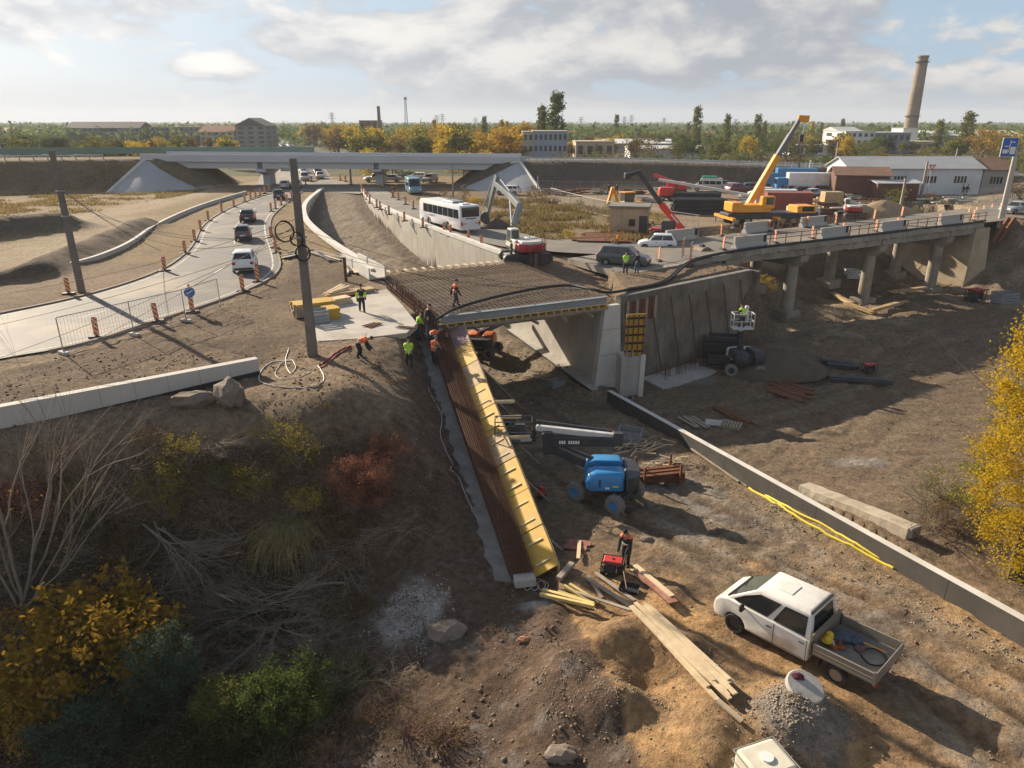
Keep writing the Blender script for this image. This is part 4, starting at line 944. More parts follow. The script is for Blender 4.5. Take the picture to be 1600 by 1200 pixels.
def make_car(name, label, loc, rz, kind, pm_, group=None, simple=False, lift=0):
 L_, W_, H_, zb, zh, zn, xw, xf, xr, xb, zd, wr, fa, ra_ = CARS[kind]
 t_ = thing(name, label, 'car', loc, rz, group)
 h = L_ / 2; g = .24; ar = wr + .06
 out = [(-h + .06, g + .1), (-h, .55), (-h + .04, .8), (min(-h + .14, xb - .02), zd)]
 if xb > -h + .3: out += [(xb, zd - .01)]
 out += [(xw, zb + .02), (h - .55, zh - .04), (h - .16, zn + .05), (h, zn - .14), (h - .02, .4), (h - .12, g)]
 out += [(x, max(g, z)) for x, z in arch(fa, ar, wr * .9)] + [(x, max(g, z)) for x, z in arch(ra_, ar, wr * .9)] + [(-h + .2, g)]
 body_prism(out, W_, .09, L_).build('body', pm_, t_, smooth=True, bevel=.04, seg=2)
 wl_, wu = W_ / 2 * .95, W_ / 2 * .72
 zb0 = zb - .02
 lo = [(xb + .02, -wl_, zd - .04), (xw, -wl_ * .96, zb0), (xw, wl_ * .96, zb0), (xb + .02, wl_, zd - .04)]
 up = [(xr, -wu, H_ - .05), (xf, -wu, H_ - .05), (xf, wu, H_ - .05), (xr, wu, H_ - .05)]
 up2 = [(xr + .12, -wu * .8, H_), (xf - .15, -wu * .8, H_), (xf - .15, wu * .8, H_), (xr + .12, wu * .8, H_)]
 MB().loft([lo, up, up2]).build('cabin', pm_, t_, smooth=True, bevel=.03, seg=2)
 mb = MB(); pane(mb, (lo[1], lo[2], up[2], up[1]), .05, .95, .06, .95); mb.build('windscreen', M_GLASS, t_)
 mb = MB(); pane(mb, (lo[3], lo[0], up[0], up[3]), .07, .93, .2, .93); mb.build('rear_window', M_GLASS, t_)
 ns = 3 if kind in ('mpv', 'estate', 'suv') else 2
 for side, q in ((0, (lo[0], lo[1], up[1], up[0])), (1, (lo[2], lo[3], up[3], up[2]))):
  for k in range(ns):
   a_, b_ = .06 + .88 * k / ns + .012, .06 + .88 * (k + 1) / ns - .012
   mb = MB(); pane(mb, q, a_, b_, .12, .9); mb.build('side_window', M_GLASS, t_)
 for x in (fa, ra_):
  for y in (-1, 1): wheel(t_, x, y * (W_ / 2 - .1), wr, .2)
 if simple: return t_
 for y in (-1, 1):
  MB().box((h - .12, y * (W_ / 2 - .34), zn - .06), (.16, .36, .14)).build('headlight', M_LAMP, t_, bevel=.03)
  MB().box((-h + .05, y * (W_ / 2 - .22), .86 if kind != 'sedan' else .82), (.12, .26, .22)).build('tail_light', M_RED, t_, bevel=.03)
  MB().box((xw - .3, y * (W_ / 2 + .08), zb + .08), (.1, .2, .13)).build('mirror', pm_, t_, bevel=.03)
  for x in (.12, -.75): MB().box((x, y * (W_ / 2 - .008), zb - .14), (.16, .04, .03)).build('door_handle', M_PLAST, t_)
 MB().box((h - .03, 0, .42), (.1, W_ * .62, .16)).build('front_grille', M_PLAST, t_, bevel=.02)
 MB().box((-h + .01, 0, .42), (.08, W_ * .8, .14)).build('rear_bumper_trim', M_PLAST, t_, bevel=.02)
 MB().box((-h - .015, 0, .62), (.03, .5, .11)).build('number_plate', M_PLATE, t_)
 return t_
def gp(u, v): return G(u, v)
def heading(a, b): return math.atan2(b.y - a.y, b.x - a.x)
def road_z(p, z=.04): return V3((p.x, p.y, z))
# cars on the curving road (driving away from the camera)
cl = [
 ('white_car', 'white sedan driving away on the curving road, last of the row of cars', (384, 421), (396, 385), 'suv', paint('white', (.70, .71, .72), .15)),
 ('grey_car', 'dark grey hatchback on the curving road ahead of the white sedan', (381, 374), (389, 340), 'hatch', paint('graphite', (.09, .095, .105), .2)),
 ('black_car', 'black car with white plate on the curving road beyond the dark grey hatchback', (388, 346), (400, 322), 'sedan', paint('black', (.02, .018, .02), .15)),
 ('dark_car', 'dark car on the road bend in front of the highway overpass', (437, 311), (450, 296), 'hatch', paint('blueblack', (.03, .035, .05), .2)),
 ('silver_car', 'silver car on the road bend nearest the highway overpass', (446, 295), (456, 287), 'sedan', paint('silver', (.35, .36, .37), .2)),
 ('pale_car', 'pale car behind the cable pole near the overpass', (464, 294), (474, 287), 'hatch', paint('palegrey', (.5, .5, .5), .2)),
]
for nm, lb, a, b, k, pm_ in cl:
 p, q = P(*a), P(*b); make_car(nm, lb, road_z(p), heading(p, q), k, pm_)
p, q = P(975, 417), P(943, 398)
make_car('minivan', 'dark green-grey minivan parked on the earth above the stained wall', (p.x + .1, p.y + 1.0, hz(p.x, p.y + 1) - .02), R(-24), 'mpv', paint('greengrey', (.075, .09, .09), .3))
p = P(1028, 392)
make_car('white_hatchback', 'small white hatchback standing on the road near the red boom', (p.x, p.y + .6, .03), R(171), 'hatch', paint('clean_white', (.78, .79, .80), .1))
for nm, lb, a, hd_, k, pm_ in (
 ('white_car', 'white car parked beside the overpass pier on its town side', (586, 284), 200, 'suv', M_WHITEP), ('grey_car', 'pale grey car parked right by the overpass pier', (611, 284), 175, 'sedan', paint('palegrey', (.5, .5, .5))),
 ('white_car', 'white estate car parked under the overpass beside the dry brush', (652, 281), 170, 'estate', M_WHITEP), ('silver_car', 'silver car facing the site under the overpass beside the dry brush', (672, 285), 250, 'suv', paint('silver', (.35, .36, .37))),
 ('white_car', 'white car parked on the bare ground behind the excavator boom', (793, 304), 170, 'estate', M_WHITEP)):
 p = P(*a); make_car(nm, lb, (p.x, p.y, .03), R(hd_), k, pm_)
# -- white city bus
def make_bus(name, label, loc, rz, L_, W_, H_, pm_, lettering=True):
 t_ = thing(name, label, 'bus', loc, rz); h = L_ / 2
 out = [(-h, .38), (-h - .02, 1.6), (-h + .06, H_ - .12), (-h + .25, H_), (h - .5, H_), (h - .12, H_ - .2), (h, 1.3), (h, .35)]
 for ax_ in (h - 2.6, -h + 3.2): out += [(x, max(.33, z)) for x, z in arch(ax_, .55, .42)]
 out += [(-h + .1, .33)]
 mb = MB(); mb.loft([[(x, y, z) for x, z in out] for y in (-W_ / 2, W_ / 2)]); mb.build('body', pm_, t_, bevel=.06, seg=2, smooth=True)
 for y in (-1, 1):
  n = 7
  for k in range(n):
   x0 = -h + .5 + (L_ - 1.6) * k / n; x1 = -h + .5 + (L_ - 1.6) * (k + 1) / n - .1
   MB().box(((x0 + x1) / 2, y * (W_ / 2 + .004), 2.02), (x1 - x0, .02, .95)).build('side_window', M_GLASS, t_, bevel=.004)
  for ax_ in (h - 2.6, -h + 3.2): wheel(t_, ax_, y * (W_ / 2 - .16), .5, .3)
 MB().box((-h + .0, 0, 2.25), (.04, W_ * .86, 1.05)).build('rear_window', M_GLASS, t_)
 MB().box((h - .06, 0, 1.95), (.1, W_ * .9, 1.4)).build('windscreen', M_GLASS, t_)
 for y in (-1, 1):
  MB().box((-h - .02, y * (W_ / 2 - .14), 1.02), (.05, .2, .42)).build('tail_light', M_RED, t_)
  MB().box((-h - .02, y * (W_ / 2 - .48), 1.02), (.04, .4, .12)).build('indicator', M_ORANGE, t_)
 MB().box((-h - .02, 0, .95), (.03, .5, .13)).build('number_plate', M_PLATE, t_)
 MB().box((-1.2, 0, H_ + .1), (2.6, 1.5, .22)).build('roof_unit', M_STEEL, t_, bevel=.06)
 MB().box((-4.0, 0, H_ + .06), (.8, 1.0, .14)).build('roof_hatch', M_WHITEP, t_, bevel=.03)
 MB().box((-h - .01, 0, .45), (.1, W_ * .96, .26)).build('bumper', pm_, t_, bevel=.04)
 if lettering:
  tx = MB()
  for k in range(10): tx.box((-h - .022, -.62 + k * .135, 1.55), (.02, .095, .15))
  tx.build('lettering', mat('letter_navy', (.03, .035, .07), .5, 0), t_)
  tx = MB()
  for k in range(10): tx.box((2.6 - k * .16 - 0, W_ / 2 + .006, 1.28), (.12, .012, .2))
  tx.build('lettering', mat('letter_lilac', (.32, .28, .40), .5, 0), t_)
 return t_
pb = P(722, 362); pf_ = P(676, 350); pd = math.atan2(.82, -.57)
hbus = heading(P(742, 364), P(676, 347))
c = P(726, 363); make_bus('city_bus', 'white city bus driving along the road beside the cutting', V3((c.x, c.y, .03)) + V3((math.cos(hbus), math.sin(hbus), 0)) * 4.4 + V3((-math.sin(hbus), math.cos(hbus), 0)) * -.3, hbus, 10.6, 2.5, 2.95, paint('bus_white', (.75, .75, .76), .12))
# minibus
def make_van(name, label, loc, rz, pm_, L_=5.2, W_=1.95, H_=2.3, cat='van', topm=None):
 t_ = thing(name, label, cat, loc, rz); h = L_ / 2
 out = [(-h, .35), (-h - .02, 1.2), (-h + .08, H_ - .1), (-h + .25, H_), (h - 1.9, H_), (h - 1.5, H_ - .14), (h - .85, 1.25), (h - .12, 1.0), (h, .8), (h, .35)] + [(x, max(.3, z)) for x, z in arch(h - .95, .42, .3)] + [(x, max(.3, z)) for x, z in arch(-h + 1.05, .42, .3)] + [(-h + .1, .3)]
 body_prism(out, W_, .05, L_).build('body', pm_, t_, bevel=.05, seg=2, smooth=True)
 for y in (-1, 1):
  for k, (x0, x1) in enumerate(((h - 1.75, h - 1.15), (h - 2.9, h - 1.9), (h - 4.0, h - 3.0), (h - 4.9, h - 4.1))):
   MB().box(((x0 + x1) / 2, y * W_ / 2, 1.55), (x1 - x0, .02, .55)).build('side_window', M_GLASS, t_)
  for x in (h - .95, -h + 1.05): wheel(t_, x, y * (W_ / 2 - .12), .34, .22)
  MB().box((h - .05, y * (W_ / 2 - .3), .85), (.14, .3, .16)).build('headlight', M_LAMP, t_)
  MB().box((-h + .0, y * (W_ / 2 - .12), 1.0), (.06, .16, .4)).build('tail_light', M_RED, t_)
 mb = MB(); pane(mb, ((h - .87, -W_ / 2 * .88, 1.27), (h - .87, W_ / 2 * .88, 1.27), (h - 1.5, W_ / 2 * .84, H_ - .17), (h - 1.5, -W_ / 2 * .84, H_ - .17)), .03, .97, .03, .97, .03); mb.build('windscreen', M_GLASS, t_)
 MB().box((-h - .01, 0, 1.6), (.05, W_ * .75, .6)).build('rear_window', M_GLASS, t_)
 if topm: MB().box((-.3, 0, H_ + .12), (2.6, 1.5, .35)).build('roof_load', topm, t_, bevel=.1)
 return t_
p = P(646, 302); make_van('minibus', 'blue and white minibus waiting on the road near the overpass', (p.x, p.y, .04), R(-75), paint('teal', (.16, .28, .34)), 6.5, 2.1, 2.6)
p = P(1104, 299); make_van('camper_van', 'pale old van with green load on roof in the yard', (p.x, p.y, .02), R(165), paint('cream_grey', (.48, .47, .42)), topm=mat('green_tarp', (.05, .28, .16), .7))
# -- white double-cab pickup (nearest vehicle)
def make_pickup():
 pw = G(1145, 986); pr_ = G(1306, 1070); hdg = heading(pr_, pw)
 slope = math.atan2(pw.z - pr_.z, (pw.xy - pr_.xy).length)
 # local: x forward, y left; visible side is the left (y+)
 WB = 3.4; fx, rx_ = 1.75, -1.65; W_ = 1.9
 mid = pw.lerp(pr_, .5); ln = V3((-math.sin(hdg), math.cos(hdg), 0))
 base = mid - ln * (W_ / 2 - .1)
 base = base - V3((math.cos(hdg), math.sin(hdg), 0)) * .05
 zs = (hz(pw.x, pw.y) + hz(pr_.x, pr_.y)) / 2
 t_ = thing('pickup_van', 'white double-cab pickup van with tools in its open dropside bed', 'pickup', (base.x, base.y, zs - .01), hdg)
 t_.rotation_euler = (0, -slope, hdg)
 pm_ = M_VANW; ar = .41; r = .345; g = .30
 out = [(-.78, g + .02), (-.80, 1.12), (2.02, 1.20), (2.24, 1.15), (2.44, 1.04), (2.56, .88), (2.62, .66), (2.61, .46), (2.54, .30)]
 out += [(x, max(g, z)) for x, z in arch(fx, ar, .33, 13)]
 body_prism(out, W_, .16, 5.3).build('body', pm_, t_, smooth=True, bevel=.06, seg=3)
 wl_, wu = W_ / 2 * .965, W_ / 2 * .80
 lo = [(-.79, -wl_, 1.10), (2.12, -wl_ * .90, 1.16), (2.12, wl_ * .90, 1.16), (-.79, wl_, 1.10)]
 up = [(-.70, -wu, 1.88), (1.12, -wu, 1.88), (1.12, wu, 1.88), (-.70, wu, 1.88)]
 up2 = [(-.60, -wu * .86, 1.945), (.85, -wu * .86, 1.955), (.85, wu * .86, 1.955), (-.60, wu * .86, 1.945)]
 MB().loft([lo, up, up2]).build('cabin', pm_, t_, smooth=True, bevel=.035, seg=2)
 mb = MB(); pane(mb, (lo[1], lo[2], up[2], up[1]), .055, .945, .10, .95, .012); ws = mb.build('windscreen', M_GLASSG, t_)
 MB().beam((2.09, -.76, 1.21), (2.09, .76, 1.21), .06, .05).build('scuttle', M_PLAST, t_)
 for s in (-.35, .3): MB().beam((2.06, s, 1.25), (1.88, s + .48, 1.39), .02, .02).build('wiper', M_PLAST, t_)
 mb = MB(); pane(mb, (lo[3], lo[0], up[0], up[3]), .12, .88, .18, .88, .012); mb.build('rear_window', M_GLASS, t_)
 for q, sgn in (((lo[2], lo[3], up[3], up[2]), 1), ((lo[1], lo[0], up[0], up[1]), -1)):
  offv = .012 * (1 if sgn > 0 else -1)
  # front door glass: triangular front corner
  a, b, c_, d = [V3(p) for p in q]; f = lambda u, v: (a * (1 - u) + b * u) * (1 - v) + (d * (1 - u) + c_ * u) * v
  for nm, uv in (('side_window', [(.12, .07), (.50, .07), (.50, .88), (.14, .88), (.06, .50), (.055, .12)]), ('side_window', [(.575, .07), (.945, .07), (.945, .88), (.575, .88)])):
   pts = [f(u, v) for u, v in uv]; n_ = (pts[1] - pts[0]).cross(pts[3] - pts[0]).normalized(); n_ = n_ if n_.y * sgn > 0 else -n_
   mb = MB(); mb.prism([p_ - n_ * .002 for p_ in pts], n_ * .012); w_ = mb.build(nm, M_GLASS, t_)
   fr = MB(); fr.tube([p_ + n_ * .008 for p_ in pts + [pts[0]]], .014, 5, False); fr.build('seal', M_PLAST, w_)
  y = sgn * (W_ / 2 + .002)
  for x in (.36, -.72):    # door gaps
   MB().box((x, sgn * (W_ / 2 - .003), .72), (.014, .02, .76)).build('door_gap', M_PLAST, t_)
  MB().box((.96, sgn * (W_ / 2 - .004), .40), (1.25, .02, .014)).build('door_gap', M_PLAST, t_)
  MB().box((-.15, sgn * (W_ / 2 - .004), .40), (1.0, .02, .014)).build('door_gap', M_PLAST, t_)
  for x in (.52, -.56): MB().box((x, sgn * (W_ / 2 + .008), .93), (.18, .035, .035)).build('door_handle', M_PLAST, t_, bevel=.008)
  MB().box((1.42, sgn * (W_ / 2 + .14), 1.22), (.12, .2, .26)).build('mirror', M_PLAST, t_, bevel=.04)
  MB().box((1.42, sgn * (W_ / 2 + .03), 1.12), (.06, .16, .05)).build('mirror_arm', M_PLAST, t_)
  MB().box((2.42, sgn * .62, .82), (.2, .36, .22)).build('headlight', M_LAMP, t_, bevel=.05)
  wheel(t_, fx, sgn * (W_ / 2 - .13), r, .21, M_RIMD); wheel(t_, rx_, sgn * (W_ / 2 - .13), r, .21, M_RIM)
  # arch liner
  MB().lathe([(ar - .02, -.2), (ar - .02, .12)], 18, (fx, sgn * (W_ / 2 - .26), .33), ax='y').build('arch_liner', M_PLAST, t_)
 MB().box((2.56, 0, .46), (.16, 1.5, .2)).build('bumper', mat('grey_bumper', (.30, .30, .29), .6, .05), t_, bevel=.05)
 MB().box((2.60, 0, .78), (.06, .8, .12)).build('grille', M_PLAST, t_, bevel=.02)
 # roof: hatch outline and ribs
 MB().box((.40, .0, 1.962), (.46, .62, .02)).build('roof_panel', pm_, t_, bevel=.004)
 MB().box((-.665, 0, 1.90), (.06, 1.4, .05)).build('roof_gutter', M_PLAST, t_)
 # dropside bed
 x0, x1, zf, bh, bw = -.88, -2.78, .80, .40, 1.96
 MB().box(((x0 + x1) / 2, 0, zf - .03), (x0 - x1, bw, .06)).build('bed_floor', M_BEDF, t_)
 MB().box(((x0 + x1) / 2, 0, .62), (x0 - x1 - .1, .8, .2)).build('chassis_rail', M_PLAST, t_)
 for y in (-1, 1):
  sb_ = MB().box(((x0 + x1) / 2, y * (bw / 2 - .015), zf + bh / 2 - .06), (x0 - x1, .035, bh)).build('dropside', M_ALU, t_, bevel=.006)
  for z in (zf + .02, zf + .14, zf + bh - .08): MB().box(((x0 + x1) / 2, y * (bw / 2 + .010), z), (x0 - x1 - .04, .02, .025)).build('side_rib', M_ALU, sb_)
  for x in (x0 - .03, x1 + .03): MB().box((x, y * (bw / 2 - .01), zf + bh / 2 - .05), (.06, .06, bh + .06)).build('corner_post', M_PLAST if x > -1 else M_ALU, t_)
  MB().box((rx_ + .52, y * (W_ / 2 - .1), .55), (.04, .26, .34)).build('mud_flap', M_PLAST, t_)
  MB().box((x1 + .04, y * .74, .58), (.06, .2, .09)).build('tail_light', M_RED, t_)
 MB().box((x1, 0, zf + bh / 2 - .06), (.035, bw, bh)).build('tailgate', M_ALU, t_, bevel=.006)
 MB().box((x0, 0, zf + .28), (.04, bw, .62)).build('headboard', M_ALU, t_)
 return t_, (x0, x1, zf)
M_VANW = mat('van_white', (.66, .645, .60), .4, .03, 1.2, dirt=(.40, .32, .22), dscale=.9, damt=.75, coat=.2)
M_BEDF = mat('bed_plywood', (.20, .185, .165), .75, .15, 2, .1, dirt=(.33, .27, .19), dscale=1.5, damt=.6)
M_ALU = mat('dull_aluminium', (.25, .225, .185), .55, .1, 2, metal=.35, dirt=(.30, .24, .17), dscale=1.3, damt=.5)
VAN, (BX0, BX1, BZ) = make_pickup()
bpy.context.view_layer.update()
VM = VAN.matrix_world.copy(); VRZ = VAN.rotation_euler[2]
def inbed(x, y, z=0): return VM @ V3((x, y, BZ + z))
# tools in the bed, each its own thing
M_YEL = mat('yellow_plastic', (.75, .47, .03), .45, .05); M_BLUEW = mat('work_clothes', (.07, .09, .12), .9, .3, 5, .5, 8); M_ORC = mat('orange_cord', (.55, .12, .03), .7, .1)
for (x, y), tx in (((-1.03, .1), 'nearer the cab window'), ((-1.10, .36), 'nearer the dropside')):
 t_ = thing('hard_hat', 'yellow hard hat lying in the pickup bed ' + tx, 'helmet', inbed(x, y, .18), VRZ + x * 5)
 MB().lathe([(.13, 0), (.13, .04), (.115, .10), (.07, .145), (.01, .16)], 16).build('shell', M_YEL, t_, smooth=True)
 MB().lathe([(.165, 0), (.165, .015), (.12, .02)], 16, (.025, 0, 0)).build('brim', M_YEL, t_)
def blob(name, mat_, r, sc, seed, loc, parent=None, rough=.35, rz=0):
 bm = bmesh.new(); bmesh.ops.create_icosphere(bm, subdivisions=3, radius=r); rr = random.Random(seed); off = V3((rr.uniform(0, 50), rr.uniform(0, 50), 0))
 from mathutils import noise as mn
 for v in bm.verts:
  k = 1 + rough * mn.noise(v.co / r * 1.6 + off) + rough * .5 * mn.noise(v.co / r * 4 + off); v.co *= k; v.co = V3((v.co.x * sc[0], v.co.y * sc[1], v.co.z * sc[2]))
 me = bpy.data.meshes.new(name); bm.to_mesh(me); bm.free(); me.materials.append(mat_)
 me.polygons.foreach_set('use_smooth', [True] * len(me.polygons))
 return link(name, me, parent, loc, rz)
tag(blob('clothes_heap', M_BLUEW, .3, (1.1, .9, .55), 3, inbed(-1.28, -.25, .12)), 'heap of dark blue work clothes in the pickup bed', 'clothes')
tag(blob('clothes_bundle', M_BLUEW, .22, (1.1, .9, .6), 5, inbed(-1.62, -.38, .1)), 'grey bundle behind the work clothes in the pickup bed', 'bundle')
tag(blob('rag_bundle', mat('brown_rag', (.14, .09, .08), .9, .3, 5, .4), .14, (1.1, .9, .7), 8, inbed(-1.86, -.1, .08)), 'small brown rag bundle beside the hose in the pickup bed', 'rag')
pts = []
for i in range(120): a = i * .42; rr_ = .16 + .06 * math.sin(i * 1.7); pts.append(inbed(-1.28 + rr_ * 1.3 * math.cos(a), .22 + rr_ * math.sin(a), .02 + .0008 * i + .02 * math.sin(i)))
tag(MB().tube(pts, .012, 5).build('orange_cable', M_ORC, None), 'coil of orange cable in the pickup bed', 'cable')
tag(MB().tube(crv([inbed(-1.9, -.05, .06), inbed(-2.2, -.42, .08), inbed(-2.58, -.3, .05), inbed(-2.62, .1, .05), inbed(-2.35, .32, .05), inbed(-2.0, .12, .06)]), .025, 7).build('rubber_hose', M_PLAST, None), 'black rubber hose curled by the pickup tailgate', 'hose')
t_ = thing('spade', 'spade with orange handle lying in the pickup bed', 'spade', inbed(-1.75, -.42, .12), VRZ); MB().tube([(0, 0, 0), (-.75, -.06, 0)], .02, 6).build('handle', mat('orange_handle', (.8, .33, .03), .5, 0), t_); MB().box((.14, .01, 0), (.28, .2, .02)).build('blade', M_YEL, t_, bevel=.01)
tag(MB().tube([inbed(-1.12, .12, .14), inbed(-1.30, .34, .1)], .035, 10).build('white_tube', M_WHITEP, None), 'short white plastic tube between the hard hats and the cable', 'tube')
# -- boom lifts
M_LBLUE = mat('lift_blue', (.03, .22, .50), .4, .06, 2, dirt=(.12, .18, .22), dscale=1.4, damt=.35, coat=.2)
M_LDARK = mat('lift_dark', (.035, .038, .045), .5, .15, 2, dirt=(.12, .10, .08), dscale=1.4, damt=.4)
M_LGREY = mat('lift_grey', (.55, .55, .53), .45, .05, 2, dirt=(.3, .27, .22), dscale=1.4, damt=.4)
M_LORAN = mat('lift_orange', (.55, .13, .03), .45, .08, 2)
M_LRUB = mat('foam_tyre', (.19, .18, .165), .9, .2, 5, .3, dirt=(.2, .16, .12), dscale=2.5, damt=.5)
def big_wheel(par, x, y, r=.46, w=.36, rimm=M_LDARK):
 t_ = MB().lathe([(r * .5, -w / 2), (r * .92, -w / 2), (r, -w * .34), (r, w * .34), (r * .92, w / 2), (r * .5, w / 2)], 26, ax='y', caps=False).build('wheel', M_LRUB, par, smooth=True, loc=(x, y, r))
 for k in range(20):   # chevron lugs
  a = 2 * math.pi * k / 20
  MB().box((0, 0, 0), (.07, w * .5, .05), M=Matrix.Rotation(-a, 3, 'Y')).build('lug', M_LRUB, t_, loc=(r * math.sin(a) * .99, (w * .22 if k % 2 else -w * .22), r * math.cos(a) * .99))
 MB().lathe([(r * .51, -w * .46), (r * .40, -w * .25), (r * .40, w * .25), (r * .51, w * .46)], 16, ax='y', caps=False).build('rim_well', rimm, t_, smooth=True); MB().lathe([(.02, -w * .3), (r * .42, -w * .26), (r * .42, w * .26), (.02, w * .3)], 16, ax='y').build('rim', rimm, t_, smooth=True)
def make_lift(name, label, loc, rz, body_m, hood_m, turn=0, boom=True):
 t_ = thing(name, label, 'boom lift', loc, rz)
 for x in (-1.05, 1.05):
  MB().box((x, 0, .5), (.3, 1.7, .3)).build('axle', M_LDARK, t_, bevel=.03)
  for y in (-.95, .95): big_wheel(t_, x, y, rimm=body_m if body_m in (M_LBLUE,) else M_RIMD)
 MB().box((0, 0, .62), (2.2, 1.0, .36)).build('chassis', M_LDARK, t_, bevel=.06)
 MB().lathe([(.55, .78), (.55, .98)], 20).build('slew_ring', M_LDARK, t_)
 # turntable: rounded hoods either side of a slot for the boom, counterweight at the tail
 def rot(p): c_, s_ = math.cos(turn), math.sin(turn); return V3((p[0] * c_ - p[1] * s_, p[0] * s_ + p[1] * c_, p[2]))
 for sgn in (-1, 1):
  prof = [(1.0, .98), (1.05, 1.35), (.95, 1.72), (.55, 1.86), (-.55, 1.86), (-.75, 1.80), (-.78, 1.0)]
  mb = MB(); secs = []
  for y, k in ((.26, 1), (.95, .97), (1.14, .82)): secs.append([rot((x * k, sgn * y, .98 + (z - .98) * (1 if y < 1 else .86))) for x, z in prof])
  mb.loft(secs); o = mb.build('hood', body_m, t_, smooth=True, bevel=.03)
  MB().prism([rot(p) for p in ((.35, sgn * 1.10, 1.2), (.72, sgn * 1.06, 1.2), (.72, sgn * 1.06, 1.58), (.35, sgn * 1.10, 1.58))], rot((0, sgn * .05, 0))).build('access_hatch', M_LDARK, o)
  MB().prism([rot(p) for p in ((-.05, sgn * 1.11, 1.12), (.15, sgn * 1.10, 1.12), (.15, sgn * 1.10, 1.2), (-.05, sgn * 1.11, 1.2))], rot((0, sgn * .05, 0))).build('decal', M_PLATE, o)
  MB().prism([rot(p) for p in ((-.45, sgn * 1.11, 1.22), (-.2, sgn * 1.12, 1.22), (-.2, sgn * 1.12, 1.29), (-.45, sgn * 1.11, 1.29))], rot((0, sgn * .05, 0))).build('warning_label', M_YEL, o)
 prof = [(-.80, 1.16), (-1.05, 1.12), (-1.42, .85), (-1.52, .3), (-1.55, 0), (-1.52, -.3), (-1.42, -.85), (-1.05, -1.12), (-.80, -1.16)]
 MB().loft([[rot((x, y, z)) for x, y in prof] for z in (.92, 1.66)]).build('counterweight', hood_m, t_, smooth=True, bevel=.05)
 for k in range(9):
  a = -1 + 2 * k / 8; MB().box(rot((-1.56 + .42 * a * a * .9, a * .95, 1.02)), (.02, .09, .04), rz=turn).build('hazard_stripe', M_PLATE if k % 2 == 0 else M_YEL, t_)
 MB().box(rot((-.1, 0, 1.3)), (1.7, .5, .6), rz=turn).build('turret', M_LDARK, t_)
 return t_
c = G(944, 792); BLZ = c.z
bl = make_lift('boom_lift', 'blue articulated boom lift with dark folded boom on the pit floor', (c.x + .15, c.y + .75, BLZ - .02), R(-38), M_LBLUE, M_LDARK, turn=R(215))
def world_part(name, mb, m_, par, bevel=0, smooth=False):
 """a part drawn in world coordinates, hung under its thing"""
 bpy.context.view_layer.update(); inv = par.matrix_world.inverted(); mb.v = [tuple(inv @ V3(p)) for p in mb.v]
 return mb.build(name, m_, par, bevel=bevel, smooth=smooth)
Yb = c.y + 1.2
r0, r1_ = PY(948, 738, Yb), PY(862, 700, Yb + .8)
world_part('riser_boom', MB().beam(r0, r1_, .34, .42), M_LDARK, bl, .03)
world_part('riser_link', MB().beam(r0 + V3((0, 0, .42)), r1_ + V3((0, 0, .36)), .2, .14), M_LDARK, bl, .02)
world_part('lift_cylinder', MB().tube([r0 + V3((-.1, -.1, -.3)), r0.lerp(r1_, .55) + V3((0, -.05, -.26))], .08, 10), M_STEEL, bl, smooth=True)
k0 = PY(857, 704, Yb + .8); k1 = PY(855, 679, Yb + .85)
world_part('knuckle', MB().beam(k0 + V3((0, 0, -.15)), k1 + V3((0, 0, .15)), .42, .5, up=(1, 0, 0)), M_LDARK, bl, .05)
b0, b1 = PY(858, 689, Yb + .7), PY(962, 690, Yb + .2)
world_part('main_boom', MB().beam(b0, b1, .36, .46), M_LDARK, bl, .03)
tx = MB()
for k in range(9):
 if k == 3: continue
 q = b0.lerp(b1, .16 + k * .035); tx.box(q + V3((0, -.19, .02)), (.08, .015, .16))
world_part('lettering', tx, M_PLATE, bl)
t0_, t1_ = PY(962, 682, Yb + .3), PY(838, 668, Yb + 1.2)
world_part('upper_boom', MB().beam(t0_, t1_, .26, .28), M_LGREY, bl, .03)
world_part('boom_link', MB().beam(t0_ + V3((0, .3, .12)), t1_ + V3((0, .3, .22)), .12, .12), M_LDARK, bl, .02)
world_part('end_knuckle', MB().beam(PY(964, 694, Yb + .2) + V3((0, 0, -.05)), PY(966, 676, Yb + .3), .5, .5, up=(1, 0, 0)), M_LDARK, bl, .04)
bk = t1_ + V3((-1.1, .2, -.75)); m = MB()
for sx in (-1, 1):
 for sy in (-1, 1): m.beam(bk + V3((sx * .9, sy * .38, 0)), bk + V3((sx * .9, sy * .38, 1.1)), .04, .04)
for zz in (0, .55, 1.1):
 for a_, b_ in (((-.9, -.38), (.9, -.38)), ((.9, -.38), (.9, .38)), ((.9, .38), (-.9, .38)), ((-.9, .38), (-.9, -.38))): m.beam(bk + V3((*a_, zz)), bk + V3((*b_, zz)), .04, .04)
m.box(bk + V3((0, 0, -.03)), (1.8, .76, .05)); m.box(bk + V3((.3, -.34, .85)), (.5, .2, .3))
world_part('platform', m, M_LDARK, bl); world_part('jib', MB().beam(t1_, bk + V3((.9, 0, .1)), .16, .18), M_LDARK, bl, .02)
